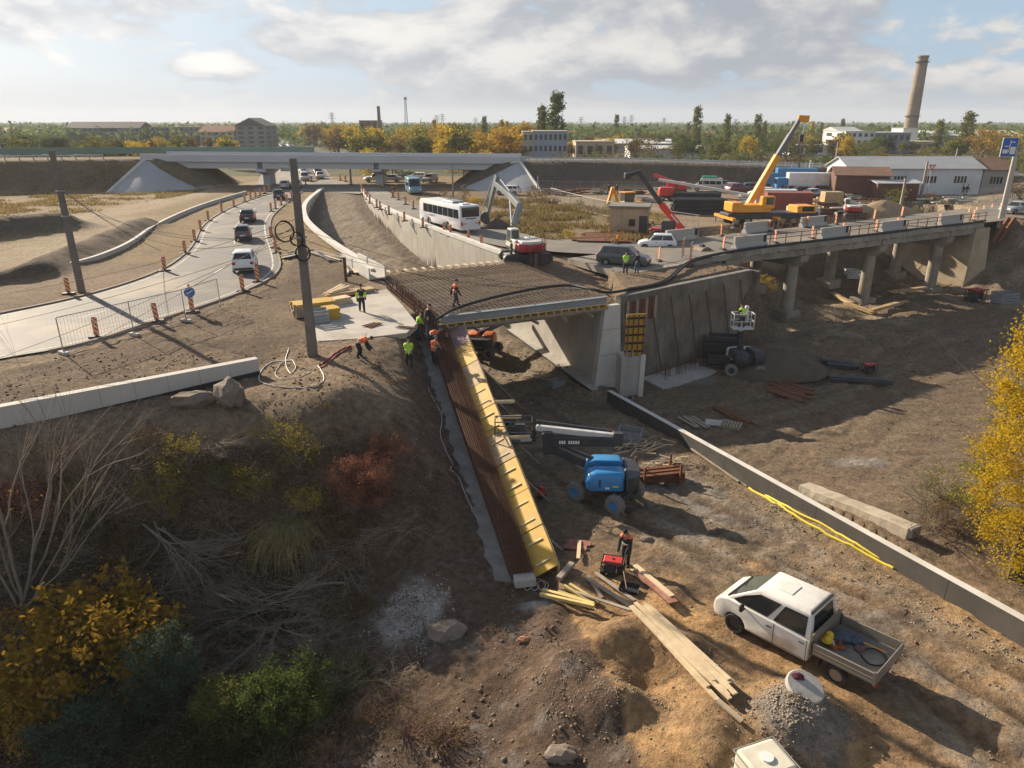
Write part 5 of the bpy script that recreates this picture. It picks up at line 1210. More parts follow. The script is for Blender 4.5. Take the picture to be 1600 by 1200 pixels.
# white lift by the stained wall with its boom raised
c = G(1162, 588)
wl2 = make_lift('boom_lift', 'white and dark boom lift raised in front of the stained wall', (c.x + .3, c.y + .9, c.z - .03), R(-12), M_LDARK, M_LGREY, turn=R(-70))
YW = c.y + 1.4; q0, q1 = PY(1158, 555, YW), PY(1157, 517, YW)
world_part('riser_boom', MB().beam(q0 + V3((0, 0, -.6)), q1, .35, .4, up=(1, 0, 0)), M_LDARK, wl2, .03)
world_part('upper_boom', MB().beam(q1 + V3((0, 0, -.1)), PY(1168, 478, YW), .26, .26, up=(1, 0, 0)), M_LGREY, wl2, .02)
BKW = PY(1159, 512, YW - .9); m = MB()
for sx in (-1, 1):
 for sy in (-1, 1): m.beam(BKW + V3((sx * .75, sy * .38, 0)), BKW + V3((sx * .75, sy * .38, 1.1)), .05, .05)
for zz in (0, .55, 1.1):
 for a_, b_ in (((-.75, -.38), (.75, -.38)), ((.75, -.38), (.75, .38)), ((.75, .38), (-.75, .38)), ((-.75, .38), (-.75, -.38))): m.beam(BKW + V3((*a_, zz)), BKW + V3((*b_, zz)), .05, .05)
m.box(BKW + V3((0, 0, -.03)), (1.5, .76, .06)); world_part('platform', m, M_LGREY, wl2)
world_part('jib', MB().beam(PY(1168, 480, YW), BKW + V3((.5, .4, .3)), .16, .18), M_LGREY, wl2, .02)
# orange and black lift in the shade under the deck
c = G(752, 557)
ol = make_lift('boom_lift', 'black and orange boom lift parked in the shade under the rebar deck', (c.x, c.y + .6, c.z - .02), R(-20), M_LORAN, M_LDARK, turn=R(100))
world_part('boom', MB().beam(V3((c.x, c.y + 1, c.z + 1.7)), V3((c.x + 3, c.y + 5, c.z + 2.2)), .35, .4), M_LDARK, ol, .03)
# -- tracked excavator beside the rebar deck
M_EXR = mat('excavator_red', (.34, .03, .035), .45, .08, 2, dirt=(.2, .1, .08), dscale=1.3, damt=.3)
M_EXW = mat('excavator_pale', (.52, .52, .49), .5, .05, 2, dirt=(.33, .29, .22), dscale=1.3, damt=.45)
M_EXG = mat('excavator_greygreen', (.22, .25, .25), .55, .08, 2, dirt=(.25, .21, .16), dscale=1.3, damt=.4)
def track(par, y, L_=3.9, r=.45, w=.6):
 prof = [(-L_ / 2 + r * .3 + r * .9 * math.cos(a), r + r * math.sin(a)) for a in [R(90) + math.pi * i / 8 for i in range(9)]] + [(L_ / 2 - r * .3 + r * .9 * math.cos(a), r + r * math.sin(a)) for a in [R(-90) + math.pi * i / 8 for i in range(9)]]
 t_ = MB().prism([V3((x, y - w / 2, z)) for x, z in prof], (0, w, 0)).build('track', M_LDARK, par)
 pts = prof + [prof[0]]; d = [0]
 for a_, b_ in zip(pts[:-1], pts[1:]): d.append(d[-1] + math.hypot(b_[0] - a_[0], b_[1] - a_[1]))
 n = 44
 for k in range(n):
  s = d[-1] * k / n; i = max(j for j in range(len(d)) if d[j] <= s); i = min(i, len(pts) - 2); f = (s - d[i]) / max(1e-6, d[i + 1] - d[i]); x = pts[i][0] + f * (pts[i + 1][0] - pts[i][0]); z = pts[i][1] + f * (pts[i + 1][1] - pts[i][1]); a_ = math.atan2(pts[i + 1][1] - pts[i][1], pts[i + 1][0] - pts[i][0])
  MB().box((0, 0, 0), (.08, w + .02, .06), M=Matrix.Rotation(-a_, 3, 'Y')).build('track_shoe', M_LDARK, t_, loc=(x, y, z))
def make_excavator(name, label, loc, rz, turn, m_body, m_white, m_arm, s=1.0):
 t_ = thing(name, label, 'excavator', loc, rz)
 for y in (-1.15, 1.15): track(t_, y)
 MB().box((0, 0, .62), (2.2, 1.7, .5)).build('undercarriage', M_LDARK, t_, bevel=.05)
 MB().lathe([(.75, .86), (.75, 1.08)], 20).build('slew_ring', M_LDARK, t_)
 cs, sn = math.cos(turn), math.sin(turn)
 def rt(p): return V3((p[0] * cs - p[1] * sn, p[0] * sn + p[1] * cs, p[2]))
 MB().prism([rt(p) for p in ((1.5, -1.3, 1.08), (1.5, 1.3, 1.08), (-1.6, 1.3, 1.08), (-1.6, -1.3, 1.08))], (0, 0, .18)).build('house_deck', M_LDARK, t_)
 pr_ = [(-1.0, -1.32), (-1.9, -1.25), (-2.25, -.8), (-2.33, 0), (-2.25, .8), (-1.9, 1.25), (-1.0, 1.32)]
 MB().loft([[rt((x, y, z)) for x, y in pr_] for z in (1.2, 1.9)]).build('counterweight', m_body, t_, smooth=True, bevel=.08, seg=2)
 MB().loft([[rt((x * .995 + .012, y * .78, z)) for x, y in pr_] for z in (1.55, 2.1)]).build('rear_panel', m_white, t_, smooth=True, bevel=.06)
 MB().prism([rt(p) for p in ((-1.0, -1.28, 1.27), (1.3, -1.28, 1.27), (1.3, -.35, 1.27), (-1.0, -.35, 1.27))], (0, 0, .75)).build('engine_cover', m_white, t_, bevel=.05)
 MB().prism([rt(p) for p in ((-1.0, -.34, 1.27), (.2, -.34, 1.27), (.2, 1.28, 1.27), (-1.0, 1.28, 1.27))], (0, 0, .8)).build('engine_cover', m_white, t_, bevel=.05)
 cab_lo = [rt(p) for p in ((.22, .42, 1.27), (1.75, .42, 1.27), (1.75, 1.3, 1.27), (.22, 1.3, 1.27))]; cab_up = [rt(p) for p in ((.25, .45, 2.9), (1.35, .45, 2.9), (1.35, 1.26, 2.9), (.25, 1.26, 2.9))]
 cb = MB().loft([cab_lo, cab_up]).build('cab', m_white, t_, bevel=.06)
 for i in range(4):
  q = (cab_lo[i], cab_lo[(i + 1) % 4], cab_up[(i + 1) % 4], cab_up[i]); n_ = 2 if i in (0, 2) else 1
  for k in range(n_): mb = MB(); pane(mb, q, .08 + .84 * k / n_ + .02, .08 + .84 * (k + 1) / n_ - .02, .3 if i != 1 else .12, .93, .012); mb.build('cab_window', M_GLASSG, cb)
 for sx in ((-.6, -.9), (-.6, -.2)):
  MB().tube([rt((sx[0], sx[1], 2.0)), rt((sx[0], sx[1], 2.75))], .025, 5).build('handrail', M_STEEL, t_)
 MB().tube([rt((-.6, -.9, 2.75)), rt((-.6, -.2, 2.75))], .025, 5).build('handrail', M_STEEL, t_)
 return t_, rt
c = P(812, 407)
ex, rt = make_excavator('excavator', 'tracked excavator with red counterweight and raised grey boom beside the deck', (c.x + .5, c.y + 1.2, hz(c.x, c.y + 1.2)), R(12), R(108) - R(12), M_EXR, M_EXW, M_EXG)
YE = c.y + 3.0
e0 = PY(803, 352, YE); e1 = PY(812, 322, YE + 1.0); e2 = PY(797, 306, YE + 3.2); e3 = PY(774, 286, YE + 6.0); e4 = PY(762, 331, YE + 7.6)
def boxy(path, ws, hs):
 mb = MB()
 for a_, b_, w_, h_ in zip(path[:-1], path[1:], ws, hs): mb.beam(a_, b_ + (b_ - a_).normalized() * .12, w_, h_)
 return mb
world_part('boom', boxy([e0, e1, e2, e3], [.42, .42, .40], [.62, .62, .5]), M_EXG, ex, .04)
world_part('stick', boxy([e3 + (e3 - e4).normalized() * .8 + V3((0, 0, .1)), e4], [.36], [.5]), M_EXG, ex, .04)
world_part('boom_cylinder', MB().tube([e0 + V3((-.2, .4, -.1)), e2 + V3((0, 0, -.35))], .09, 8), M_STEEL, ex)
world_part('stick_cylinder', MB().tube([e2 + V3((0, 0, .4)), e3 + V3((.3, -.4, .65))], .08, 8), M_STEEL, ex)
world_part('bucket_cylinder', MB().tube([e3 + V3((-.3, .3, .1)), e3.lerp(e4, .85) + V3((-.5, .3, .2))], .07, 8), M_STEEL, ex)
bq = e4; secs = []
for a in np.linspace(R(80), R(300), 9): secs.append([bq + V3((-.1 + .6 * math.cos(a), s_, -.55 + .6 * math.sin(a))) for s_ in (-.6, .6)])
mb = MB()
for i in range(8): mb.add([*secs[i], *secs[i + 1]], [(0, 1, 3, 2)])
for s_ in (0, 1): mb.quad(*[q[s_] for q in secs])
bu = world_part('bucket', mb, M_LDARK, ex); sm = bu.modifiers.new('thick', 'SOLIDIFY'); sm.thickness = .05
# -- mobile crane
M_CRY = mat('crane_orange', (.72, .30, .02), .45, .06, 1.5, dirt=(.4, .24, .09), dscale=1.2, damt=.3)
c = P(1196, 352); CY = c.y + 4
cr = thing('mobile_crane', 'orange truck-mounted telescopic crane in the yard with raised boom', 'crane', (c.x, c.y + 2, hz(c.x, c.y + 2)), R(8))
MB().box((1.0, 0, 1.15), (11.5, 2.6, .7)).build('carrier', M_LDARK, cr, bevel=.08)
MB().box((5.2, 0, 1.6), (2.4, 2.55, 1.3)).build('carrier_cab', M_CRY, cr, bevel=.12)
MB().box((5.3, -1.29, 1.9), (1.5, .03, .55)).build('cab_window', M_GLASS, cr)
for x in (-3.6, -2.2, 2.3, 3.7):
 for y in (-1.1, 1.1): wheel(cr, x, y, .6, .38)
for x in (-4.6, 1.0):
 MB().box((x, 0, 1.0), (.4, 5.4, .3)).build('outrigger_beam', M_CRY, cr)
 for y in (-2.6, 2.6): MB().lathe([(.3, 0), (.3, .08), (.1, .1), (.1, 1.0)], 10, (x, y, 0)).build('outrigger_jack', M_STEEL, cr)
MB().box((-1.6, 0, 2.0), (4.4, 2.4, .9)).build('superstructure', M_CRY, cr, bevel=.1)
MB().box((-3.6, 0, 2.2), (1.4, 2.5, 1.1)).build('counterweight', M_CRY, cr, bevel=.1)
MB().box((.2, -.85, 2.7), (1.6, .85, 1.5)).build('crane_cab', M_CRY, cr, bevel=.1); MB().box((.35, -1.285, 2.9), (1.0, .03, .8)).build('cab_window', M_GLASS, cr)
b0, b1, b2 = PY(1166, 326, CY), PY(1215, 243, CY + 1.5), PY(1251, 184, CY + 2.6)
world_part('boom_base', MB().beam(b0 + (b0 - b1).normalized() * .8, b1, .6, .8), M_CRY, cr, .06)
world_part('boom_section', MB().beam(b1, b1.lerp(b2, .55), .48, .62), mat('crane_grey', (.14, .145, .17), .5, .05), cr, .05)
world_part('boom_tip', MB().beam(b1.lerp(b2, .54), b2, .38, .5), mat('crane_grey', (.14, .145, .17), .5, .05), cr, .04)
world_part('boom_head', MB().beam(b2 + V3((-.3, 0, -.1)), b2 + V3((1.0, 0, -.15)), .55, .8), M_CRY, cr, .05)
world_part('lift_cylinder', MB().tube([PY(1186, 328, CY), b0.lerp(b1, .62)], .2, 10), M_CRY, cr)
hk = PY(1252, 216, CY + 2.6); world_part('hoist_rope', MB().tube([b2 + V3((.7, 0, -.4)), hk], .04, 4), M_STEEL, cr); world_part('hook_block', MB().box(hk, (.45, .35, .9)), M_LDARK, cr, .08)
# -- red telescopic handler behind the white hatchback
c = P(1050, 392); TY = c.y + 6
th = thing('telehandler', 'red telescopic handler with long black boom extension behind the white hatchback', 'telehandler', (P(1062, 384).x, TY + .5, 0), R(160))
MB().box((0, 0, .9), (4.6, 1.5, .6)).build('chassis', M_EXR, th, bevel=.08)
for x in (-1.5, 1.5):
 for y in (-.95, .95): wheel(th, x, y, .55, .4)
MB().box((.4, .75, 1.5), (1.4, .85, 1.1)).build('cab', M_LDARK, th, bevel=.08)
t0_, t1_, t2_ = PY(1078, 373, TY), PY(1032, 318, TY), PY(997, 268, TY)
M_REDB = mat('boom_red', (.55, .035, .03), .4, .06, 1.5)
world_part('boom', MB().beam(t0_, t1_, .55, .62), M_REDB, th, .04); world_part('boom_extension', MB().beam(t1_ - (t2_ - t1_).normalized() * .2, t2_, .4, .46), M_LDARK, th, .03)
world_part('boom_head', MB().beam(t2_ + V3((.2, 0, 0)), PY(984, 273, TY), .35, .35), M_LDARK, th, .03); world_part('fork_carriage', MB().box(PY(980, 275, TY), (.55, .9, .6)), M_LDARK, th, .08)
tx = MB()
for k in range(7): q = t0_.lerp(t1_, .45 + k * .035); tx.box(q + V3((.02, -.29, .1)), (.12, .02, .14))
world_part('lettering', tx, M_PLATE, th)
# ------------------------------------------------------------------ street furniture and site things
def stripe_mat():
 m = bpy.data.materials.new('beacon_stripes'); m.use_nodes = True; nt = m.node_tree; N = nt.nodes; L = nt.links; b = N['Principled BSDF']; b.inputs['Roughness'].default_value = .5
 tc = N.new('ShaderNodeTexCoord'); sp = N.new('ShaderNodeSeparateXYZ'); L.new(tc.outputs['Object'], sp.inputs[0])
 a = N.new('ShaderNodeMath'); a.operation = 'ADD'; L.new(sp.outputs[1], a.inputs[0]); L.new(sp.outputs[2], a.inputs[1])
 f = N.new('ShaderNodeMath'); f.operation = 'FRACT'; mu = N.new('ShaderNodeMath'); mu.operation = 'MULTIPLY'; L.new(a.outputs[0], mu.inputs[0]); mu.inputs[1].default_value = 3.2; L.new(mu.outputs[0], f.inputs[0])
 g = N.new('ShaderNodeMath'); g.operation = 'GREATER_THAN'; L.new(f.outputs[0], g.inputs[0]); g.inputs[1].default_value = .42
 mx = N.new('ShaderNodeMix'); mx.data_type = 'RGBA'; L.new(g.outputs[0], mx.inputs[0]); mx.inputs[6].default_value = (.62, .50, .26, 1); mx.inputs[7].default_value = (.50, .062, .02, 1)
 L.new(mx.outputs[2], b.inputs['Base Color']); return m
M_STR = stripe_mat()
DEL = None
def delineator(p, rz, group, label, tilt=0, s=1.0):
 global DEL
 if DEL is None:
  DEL = thing('delineator', label, 'delineator')
  MB().box((0, 0, .06), (.42, .85, .12)).build('base', M_PLAST, DEL, bevel=.03)
  MB().prism([V3((-.02, y, z)) for y, z in ((-.14, .14), (.14, .14), (.15, 1.15), (.10, 1.22), (-.10, 1.22), (-.15, 1.15))], (.05, 0, 0)).build('panel', M_STR, DEL)
  MB().box((.0, 0, .14), (.08, .1, .12)).build('foot_clip', M_PLAST, DEL)
  o = DEL
 else: o = copy_tree(DEL)
 o.location = p; o.rotation_euler = (tilt, tilt * .6, rz); o.scale = (s, s, s); o['label'] = label; o['group'] = group
 return o
rows = [
 ('striped delineators on the verge of the curving road', 'orange striped delineator on the verge inside the curving road', R(-70), [(108, 460), (258, 424), (290, 397), (305, 378), (314, 361), (326, 345), (347, 332), (366, 324), (383, 316), (392, 312), (400, 309), (407, 306), (414, 303), (421, 300)]),
 ('striped delineators along the mesh fence', 'orange striped delineator on black base by the mesh fence beside the road', R(-60), [(152, 528), (246, 503)]),
 ('striped delineators on the muddy road corner', 'orange striped delineator leaning on the muddy road corner behind the white sedan', R(-60), [(380, 456), (403, 441), (432, 396), (430, 388), (424, 372)]),
 ('small delineators on the outer kerb', 'small delineator on the outer kerb of the road bend', R(-60), [(424, 331), (431, 327), (440, 321), (449, 316), (456, 311), (462, 306)]),
 ('striped delineators on the cutting wall', 'orange striped delineator behind the coping of the curved cutting wall', R(-75), [(565, 299), (567, 303), (571, 308), (574, 312), (578, 318), (589, 325), (594, 328), (608, 336), (632, 346), (661, 356), (694, 365), (704, 369), (732, 377), (753, 386)]),
 ('striped delineators on the field side of the bus road', 'orange striped delineator on the field side of the bus road', R(-75), [(598, 294), (615, 309), (623, 313), (634, 320), (646, 327)]),
 ('delineators on the avenue', 'delineator standing on the avenue by the overpass', R(-80), [(487, 285), (496, 282), (503, 279), (532, 282), (540, 284), (548, 288), (478, 289)]),
]
for grp, lb, rz, pts in rows:
 for k, (u, v) in enumerate(pts):
  p = P(u, v); delineator((p.x, p.y, max(.0, hz(p.x, p.y)) + .01), rz + rng.uniform(-.3, .3), grp, lb, tilt=rng.uniform(-.07, .07) if v > 380 else 0)
# keep-left sign on the fence row
p = P(301, 489); sg = thing('keep_side_sign', 'blue round arrow sign on a striped panel by the mesh fence', 'sign', (p.x, p.y, .02), R(-60))
MB().box((0, 0, .06), (.42, .85, .12)).build('base', M_PLAST, sg, bevel=.03)
MB().box((0, 0, .6), (.05, .28, .95)).build('panel', M_STR, sg)
M_SIGNB = mat('sign_blue', (.015, .12, .42), .4, .03)
MB().lathe([(.02, -.02), (.33, -.02), (.33, .02), (.02, .02)], 24, (.06, 0, 1.35), ax='x').build('disc', M_SIGNB, sg)
MB().beam((.09, .18, 1.45), (.09, -.15, 1.28), .02, .07, up=(0, 0, 1)).build('arrow', M_PLATE, sg); MB().prism([V3((.085, -.22, 1.24)), V3((.085, -.04, 1.24)), V3((.085, -.13, 1.4))], (.015, 0, 0)).build('arrow_head', M_PLATE, sg)
MB().box((0, 0, 1.78), (.1, .14, .18)).build('warning_lamp', M_ORANGE, sg, bevel=.03)
# mesh fence panels
M_GALV = mat('galvanised', (.34, .34, .33), .5, .1, 4, metal=.5)
FENCE = {}
def fence_panel(a, b, h, name, label, group, z0=None, s=1.0):
 a, b = V3(a), V3(b); L_ = (b - a).length; key = round(L_, 1)
 if key not in FENCE:
  f = MB();
  for x in (0, L_): f.tube([(x, 0, .05), (x, 0, h)], .03, 6)
  for z in (.15, h - .02): f.tube([(0, 0, z), (L_, 0, z)], .024, 6)
  w = MB(); n = int(L_ / .18)
  for i in range(1, n): w.beam((i * L_ / n, 0, .15), (i * L_ / n, 0, h), .007, .007)
  for i in range(1, int(h / .22)): w.beam((0, 0, .15 + i * .22), (L_, 0, .15 + i * .22), .007, .007)
  ft = MB(); ft.box((0, 0, .07), (.25, .7, .14));
  FENCE[key] = (f.mesh('frame', M_GALV), w.mesh('wire_mesh', M_GALV), ft.mesh('foot', M_CONC))
 t_ = thing(name, label, 'fence', a, math.atan2(b.y - a.y, b.x - a.x), group)
 for nm, me in zip(('frame', 'wire_mesh', 'foot'), FENCE[key]): link(nm, me, t_)
 return t_
fv = [P(100, 553), P(210, 524), P(291, 502), P(345, 482)]
for a, b in zip(fv[:-1], fv[1:]): fence_panel(a, b, 2.0, 'mesh_fence_panel', 'wire mesh site fence panel between the curving road and the bank', 'mesh fence by the curving road')
def fence_line(px, n, name, label, group, h=1.9, z=0):
 c = resample([tuple(P(u, v, z))[:2] for u, v in px], n + 1)
 for i in range(n): fence_panel((*c[i], hz(*c[i])), (*c[i + 1], hz(*c[i])), h, name, label, group)
fence_line([(842, 300), (920, 301), (1010, 302), (1100, 302)], 12, 'mesh_fence_panel', 'wire mesh fence panel at the foot of the dark highway bank', 'mesh fence below the highway bank')
fence_line([(1300, 345), (1390, 335), (1480, 327), (1600, 318)], 11, 'mesh_fence_panel', 'wire mesh fence panel along the far side of the road past the old bridge', 'mesh fence past the old bridge')
fence_line([(860, 315), (930, 335), (1010, 352), (1090, 365)], 9, 'mesh_fence_panel', 'wire mesh fence panel along the scrub and the sandy yard', 'mesh fence along the yard')
# concrete jersey barriers and steel rail frames on the old bridge
M_JERS = mat('barrier_concrete', (.40, .385, .35), .85, .1, 1.2, .15, 10, dirt=(.25, .21, .16), dscale=.9, damt=.5)
jb_ = MB().loft([[(x, -.3, 0), (x, .3, 0), (x, .28, .12), (x, .12, .35), (x, .10, .85), (x, -.10, .85), (x, -.12, .35), (x, -.28, .12)] for x in (-1.75, 1.75)]).mesh('barrier_block', M_JERS, bevel=.015)
jband = MB().box((0, 0, 0), (.5, .34, .5)).mesh('dark_sleeve', M_BLACK)
rail_p = MB().beam((0, 0, 0), (0, 0, .95), .07, .07).mesh('rail_post', M_RUST);
ang = math.atan2(OBD.y, OBD.x)
def barrier(s, w, lab, grp):
 t_ = thing('concrete_barrier', lab, 'barrier', obp(s, w, .0), ang, grp); t_.scale = (1.15, 1.25, 1.25); link('barrier_block', jb_, t_); link('sleeve', MB().box((1.5, 0, .45), (.28, .30, .74)).mesh('sleeve', M_PLAST), t_); return t_
def rail(s0, s1, w, lab, grp):
 t_ = thing('steel_railing', lab, 'railing', obp(s0, w, 0), ang, grp); L_ = s1 - s0
 for i in range(4): link('rail_post', rail_p, t_, (L_ * (i + .3) / 3.6, 0, 0))
 for z in (.55, .92): MB().beam((0, 0, z), (L_, 0, z), .06, .06).build('rail', M_RUST, t_)
for s in (6.4, 18.0, 27.3, 37.6): barrier(s, 1.1, 'concrete barrier block on the edge of the old bridge', 'barriers on the near edge of the old bridge')
for s0, s1 in ((8.4, 16.0), (20.0, 25.3), (29.3, 35.6), (39.6, 45)): rail(s0, s1, 1.1, 'rusty steel railing between barrier blocks on the edge of the old bridge', 'railings on the near edge of the old bridge')
for s in (4.0, 14.5, 23.0): barrier(s, 7.6, 'concrete barrier block on the yard side of the old bridge', 'barriers on the yard side of the old bridge')
for s0, s1 in ((6, 12.5), (16.5, 21), (25, 33)): rail(s0, s1, 7.6, 'rusty steel railing on the yard side of the old bridge', 'railings on the yard side of the old bridge')
for s, w in ((3.6, .8), (5.2, .75), (10.3, .8), (15.6, .9), (20.2, .9), (25.5, .9), (29.0, .85), (36.3, .8), (43.0, .85), (9.0, 7.3), (15.8, 7.3), (21.6, 7.3), (26.5, 7.4), (33.5, 7.6), (39, 7.8), (-3.5, 2.0)):
 delineator(obp(s, w + .8 if w < 2 else w, 0), ang + R(90) + R(70), 'striped delineators on the old bridge', 'orange striped delineator among the barriers on the old bridge', tilt=rng.uniform(-.05, .05))
for u, v in ((1524, 338), (1535, 336), (1548, 333), (1562, 331), (1512, 341), (1585, 330)): delineator(P(u, v), ang + R(150), 'striped delineators past the old bridge', 'orange striped delineator on the road past the old bridge')
# utility poles
M_POLE = mat('pole_concrete', (.17, .15, .13), .9, .15, 1, .2, 12, dirt=(.09, .08, .07), dscale=.7, damt=.6)
M_POLEW = mat('pole_pale', (.42, .39, .34), .9, .12, 1, .2, 12)
def pole(name, label, u, v, vt, w0, w1, m_=None, Y=None, tl=0, z=None):
 p = G(u, v) if z is None else P(u, v, z)
 top = PY(u, vt, p.y).z
 t_ = thing(name, label, 'pole', p)
 hh = top - p.z
 MB().loft([[(-w0, -w0 * .8, -.5), (w0, -w0 * .8, -.5), (w0, w0 * .8, -.5), (-w0, w0 * .8, -.5)], [(-w1 + tl, -w1 * .8, hh), (w1 + tl, -w1 * .8, hh), (w1 + tl, w1 * .8, hh), (-w1 + tl, w1 * .8, hh)]]).build('shaft', m_ or M_POLE, t_, bevel=.02)
 return t_, p, hh
p1, q1, h1 = pole('utility_pole', 'thick dark concrete pole with cable coils standing on the bank', 489, 556, 247, .24, .15)
p2, q2, h2 = pole('utility_pole', 'dark concrete pole beside the curving road with slack wires', 128, 457, 235, .22, .15)
for zz in (5.4, 7.1): MB().box((0, 0, zz), (.44, .36, .08)).build('strap', M_STEEL, p2)
MB().box((-.35, -.1, h1 - .5), (.5, .12, .2)).build('lamp_bracket', M_GALV, p1); MB().box((0, 0, 6.2), (.5, .44, .1)).build('strap', M_STEEL, p1)
def coil(par, c, r, n, rad, seed, ax=0):
 r_ = random.Random(seed); pts = []
 for i in range(n * 20 + 1):
  a = 2 * math.pi * i / 20; rr = r * (1 + .05 * math.sin(i * .33 + seed)); pts.append(V3((c[0] + rr * math.cos(a), c[1] + .05 * math.sin(i * .21), c[2] + rr * 1.1 * math.sin(a))))
 return MB().tube(pts, rad, 5).build('cable_coil', M_BLACK, par)
coil(p1, (-.72, -.28, h1 * .655), .46, 5, .03, 1); coil(p1, (-.15, -.3, h1 * .62), .30, 4, .03, 2); coil(p1, (.12, -.3, h1 * .55), .36, 4, .03, 3)
def wire(a, b, sag, name, label, r=.018, grp=None, m_=None):
 a, b = V3(a), V3(b); pts = [a.lerp(b, i / 24) - V3((0, 0, sag * 4 * (i / 24) * (1 - i / 24))) for i in range(25)]
 return tag(MB().tube(pts, r, 4).build(name, m_ or M_BLACK, None), label, 'wire', grp)
C1 = q1 + V3((0, 0, h1 * .66)); C2 = q2 + V3((.2, 0, h2 * .72))
for i, (dz, sg_) in enumerate(((0, 1.6), (.1, 2.3), (-.3, 1.0))): wire(C1 + V3((-.2, 0, dz)), C2 + V3((0, 0, dz * 2)), sg_, 'overhead_wire', 'slack black wire hanging between the two dark concrete poles', .016, 'wires between the dark poles')
for i, (u, v, Y, sg_) in enumerate(((-60, 520, 30, .3), (-60, 580, 30, .3), (-60, 640, 28, .2), (-80, 470, 32, .5))): wire(C1 + V3((-.2, 0, .3 * i - .4)), PY(u, v, Y), sg_, 'overhead_wire', 'thin wire running from the coil pole over the road', .014, 'wires running from the coil pole over the road')
for i, (u, v, Y, sg_) in enumerate(((960, 452, 50, .9), (900, 440, 53, 1.2), (1060, 436, 58, 1.4))): wire(C1 + V3((.2, 0, -.5 * i)), PY(u, v, Y), sg_, 'overhead_wire', 'thin wire sagging from the coil pole across the rebar deck', .013, 'wires across the rebar deck')
wire(C2, P(252, 392, .3), .3, 'stay_wire', 'stay wire from the leaning roadside pole down to the verge', .02)
# other poles
for nm, lb, u, v, vt, w0, w1, m_ in (
 ('lamp_post', 'thin dark pole beside the avenue under the overpass', 549, 290, 246, .16, .12, M_POLE), ('lamp_post', 'thin wooden pole on the bare ground by the paved cone', 708, 308, 258, .16, .12, M_WOODG),
 ('utility_pole', 'pale leaning pole with lamps at the foot of the highway bank', 1262, 288, 250, .25, .15, M_POLEW), ('utility_pole', 'brown wooden pole beside the sand heap in the yard', 1403, 345, 278, .2, .13, M_WOODG),
 ('utility_pole', 'brown wooden pole by the white shed', 1438, 312, 252, .2, .13, M_WOODG), ('lamp_post', 'slim lamp post on the highway bank before the white factory', 1303, 265, 222, .14, .08, M_GALV), ('lamp_post', 'slim lamp post on the highway bank beside the dark bushes', 1486, 282, 232, .14, .08, M_POLEW),
 ('fence_post', 'pale post at the foot of the dark highway bank beside the paved cone', 840, 300, 275, .1, .08, M_POLEW), ('signal_post', 'dark thin post with small sign on the highway bank by the crane', 1248, 262, 215, .12, .08, M_LDARK)):
 pole(nm, lb, u, v, vt, w0, w1, m_)
# blue road sign on its gantry pole
p = P(1560, 352); sp_ = thing('road_sign', 'blue direction sign on a tall grey pole beside the old bridge end', 'sign', (p.x, p.y, 0))
zt_ = PY(1560, 232, p.y).z
MB().tube([(0, 0, -.3), (.0, 0, zt_ - .2), ], .2, 10).build('pole', M_POLEW, sp_, smooth=True)
c = PY(1576, 230, p.y) - V3((p.x, p.y, 0))
MB().tube([(0, 0, zt_ - .6), (c.x + 1.2, 0, zt_ - .4)], .1, 8).build('arm', M_GALV, sp_)
MB().box((c.x, -.15, c.z), (1.7, .06, 2.0)).build('sign_face', M_SIGNB, sp_, bevel=.02)
MB().box((c.x, -.115, c.z), (1.78, .06, 2.08)).build('sign_border', M_PLATE, sp_)
for x, z, w, h in ((-.42, -.45, .6, .42), (.42, -.35, .6, .8), (0, .1, .1, 1.3), (-.3, .1, .6, .1), (.3, .55, .5, .1)): MB().box((c.x + x, -.19, c.z + z), (w, .02, h)).build('sign_symbol', M_PLATE, sp_)
pole('utility_pole', 'pale concrete pole leaning beside the blue road sign', 1563, 350, 245, .26, .16, M_POLEW, z=0)
# yield sign on the highway bank
p = PY(1456, 262, 112); t_ = thing('yield_sign', 'small red and white yield sign on the highway bank', 'sign', (p.x, p.y, hz(p.x, p.y)))
zt_ = p.z - hz(p.x, p.y); MB().tube([(0, 0, 0), (0, 0, zt_)], .05, 6).build('post', M_GALV, t_); MB().prism([V3((-.55, -.1, zt_ + .45)), V3((.55, -.1, zt_ + .45)), V3((0, -.1, zt_ - .5))], (0, .04, 0)).build('plate', M_RED, t_); MB().prism([V3((-.3, -.12, zt_ + .3)), V3((.3, -.12, zt_ + .3)), V3((0, -.12, zt_ - .2))], (0, .02, 0)).build('plate_centre', M_PLATE, t_)
# ---------------- timber
def planks(name, label, a, b, n, w, h, spread, m_, cat='timber', zoff=.02, seed=1, dz=None, fan=.0, group=None, stack=1):
 """a loose pile of boards from pixel a to pixel b on the ground; each board is a part"""
 r_ = random.Random(seed); A_, B_ = (G(*a) if not isinstance(a, V3) else a), (G(*b) if not isinstance(b, V3) else b)
 t_ = thing(name, label, cat, (A_ + B_) / 2, 0, group); L_ = (B_ - A_).length; d = (B_ - A_).normalized(); s = d.cross(V3((0, 0, 1))).normalized()
 zoff += max([0] + [hz(*(A_.lerp(B_, k / 8)).xy) - A_.lerp(B_, k / 8).z for k in range(9)]) * .8
 for i in range(n):
  lay = i // max(1, (n // stack)); k = i % max(1, n // stack); cnt = max(1, n // stack)
  off = (k - (cnt - 1) / 2) * spread + r_.uniform(-.3, .3) * spread; f = r_.uniform(-fan, fan); sh = r_.uniform(-.12, .12) * L_
  u = V3((0, 0, zoff + h * (lay + .5) + (i % 2) * .012 + dz_(off, t_, s, L_)))
  p0 = -d * L_ / 2 + s * (off - f) + d * sh + u; p1 = d * L_ / 2 + s * (off + f) + d * sh + u
  MB().beam(p0, p1, w, h).build('board', m_ if not isinstance(m_, list) else m_[i % len(m_)], t_)
 return t_
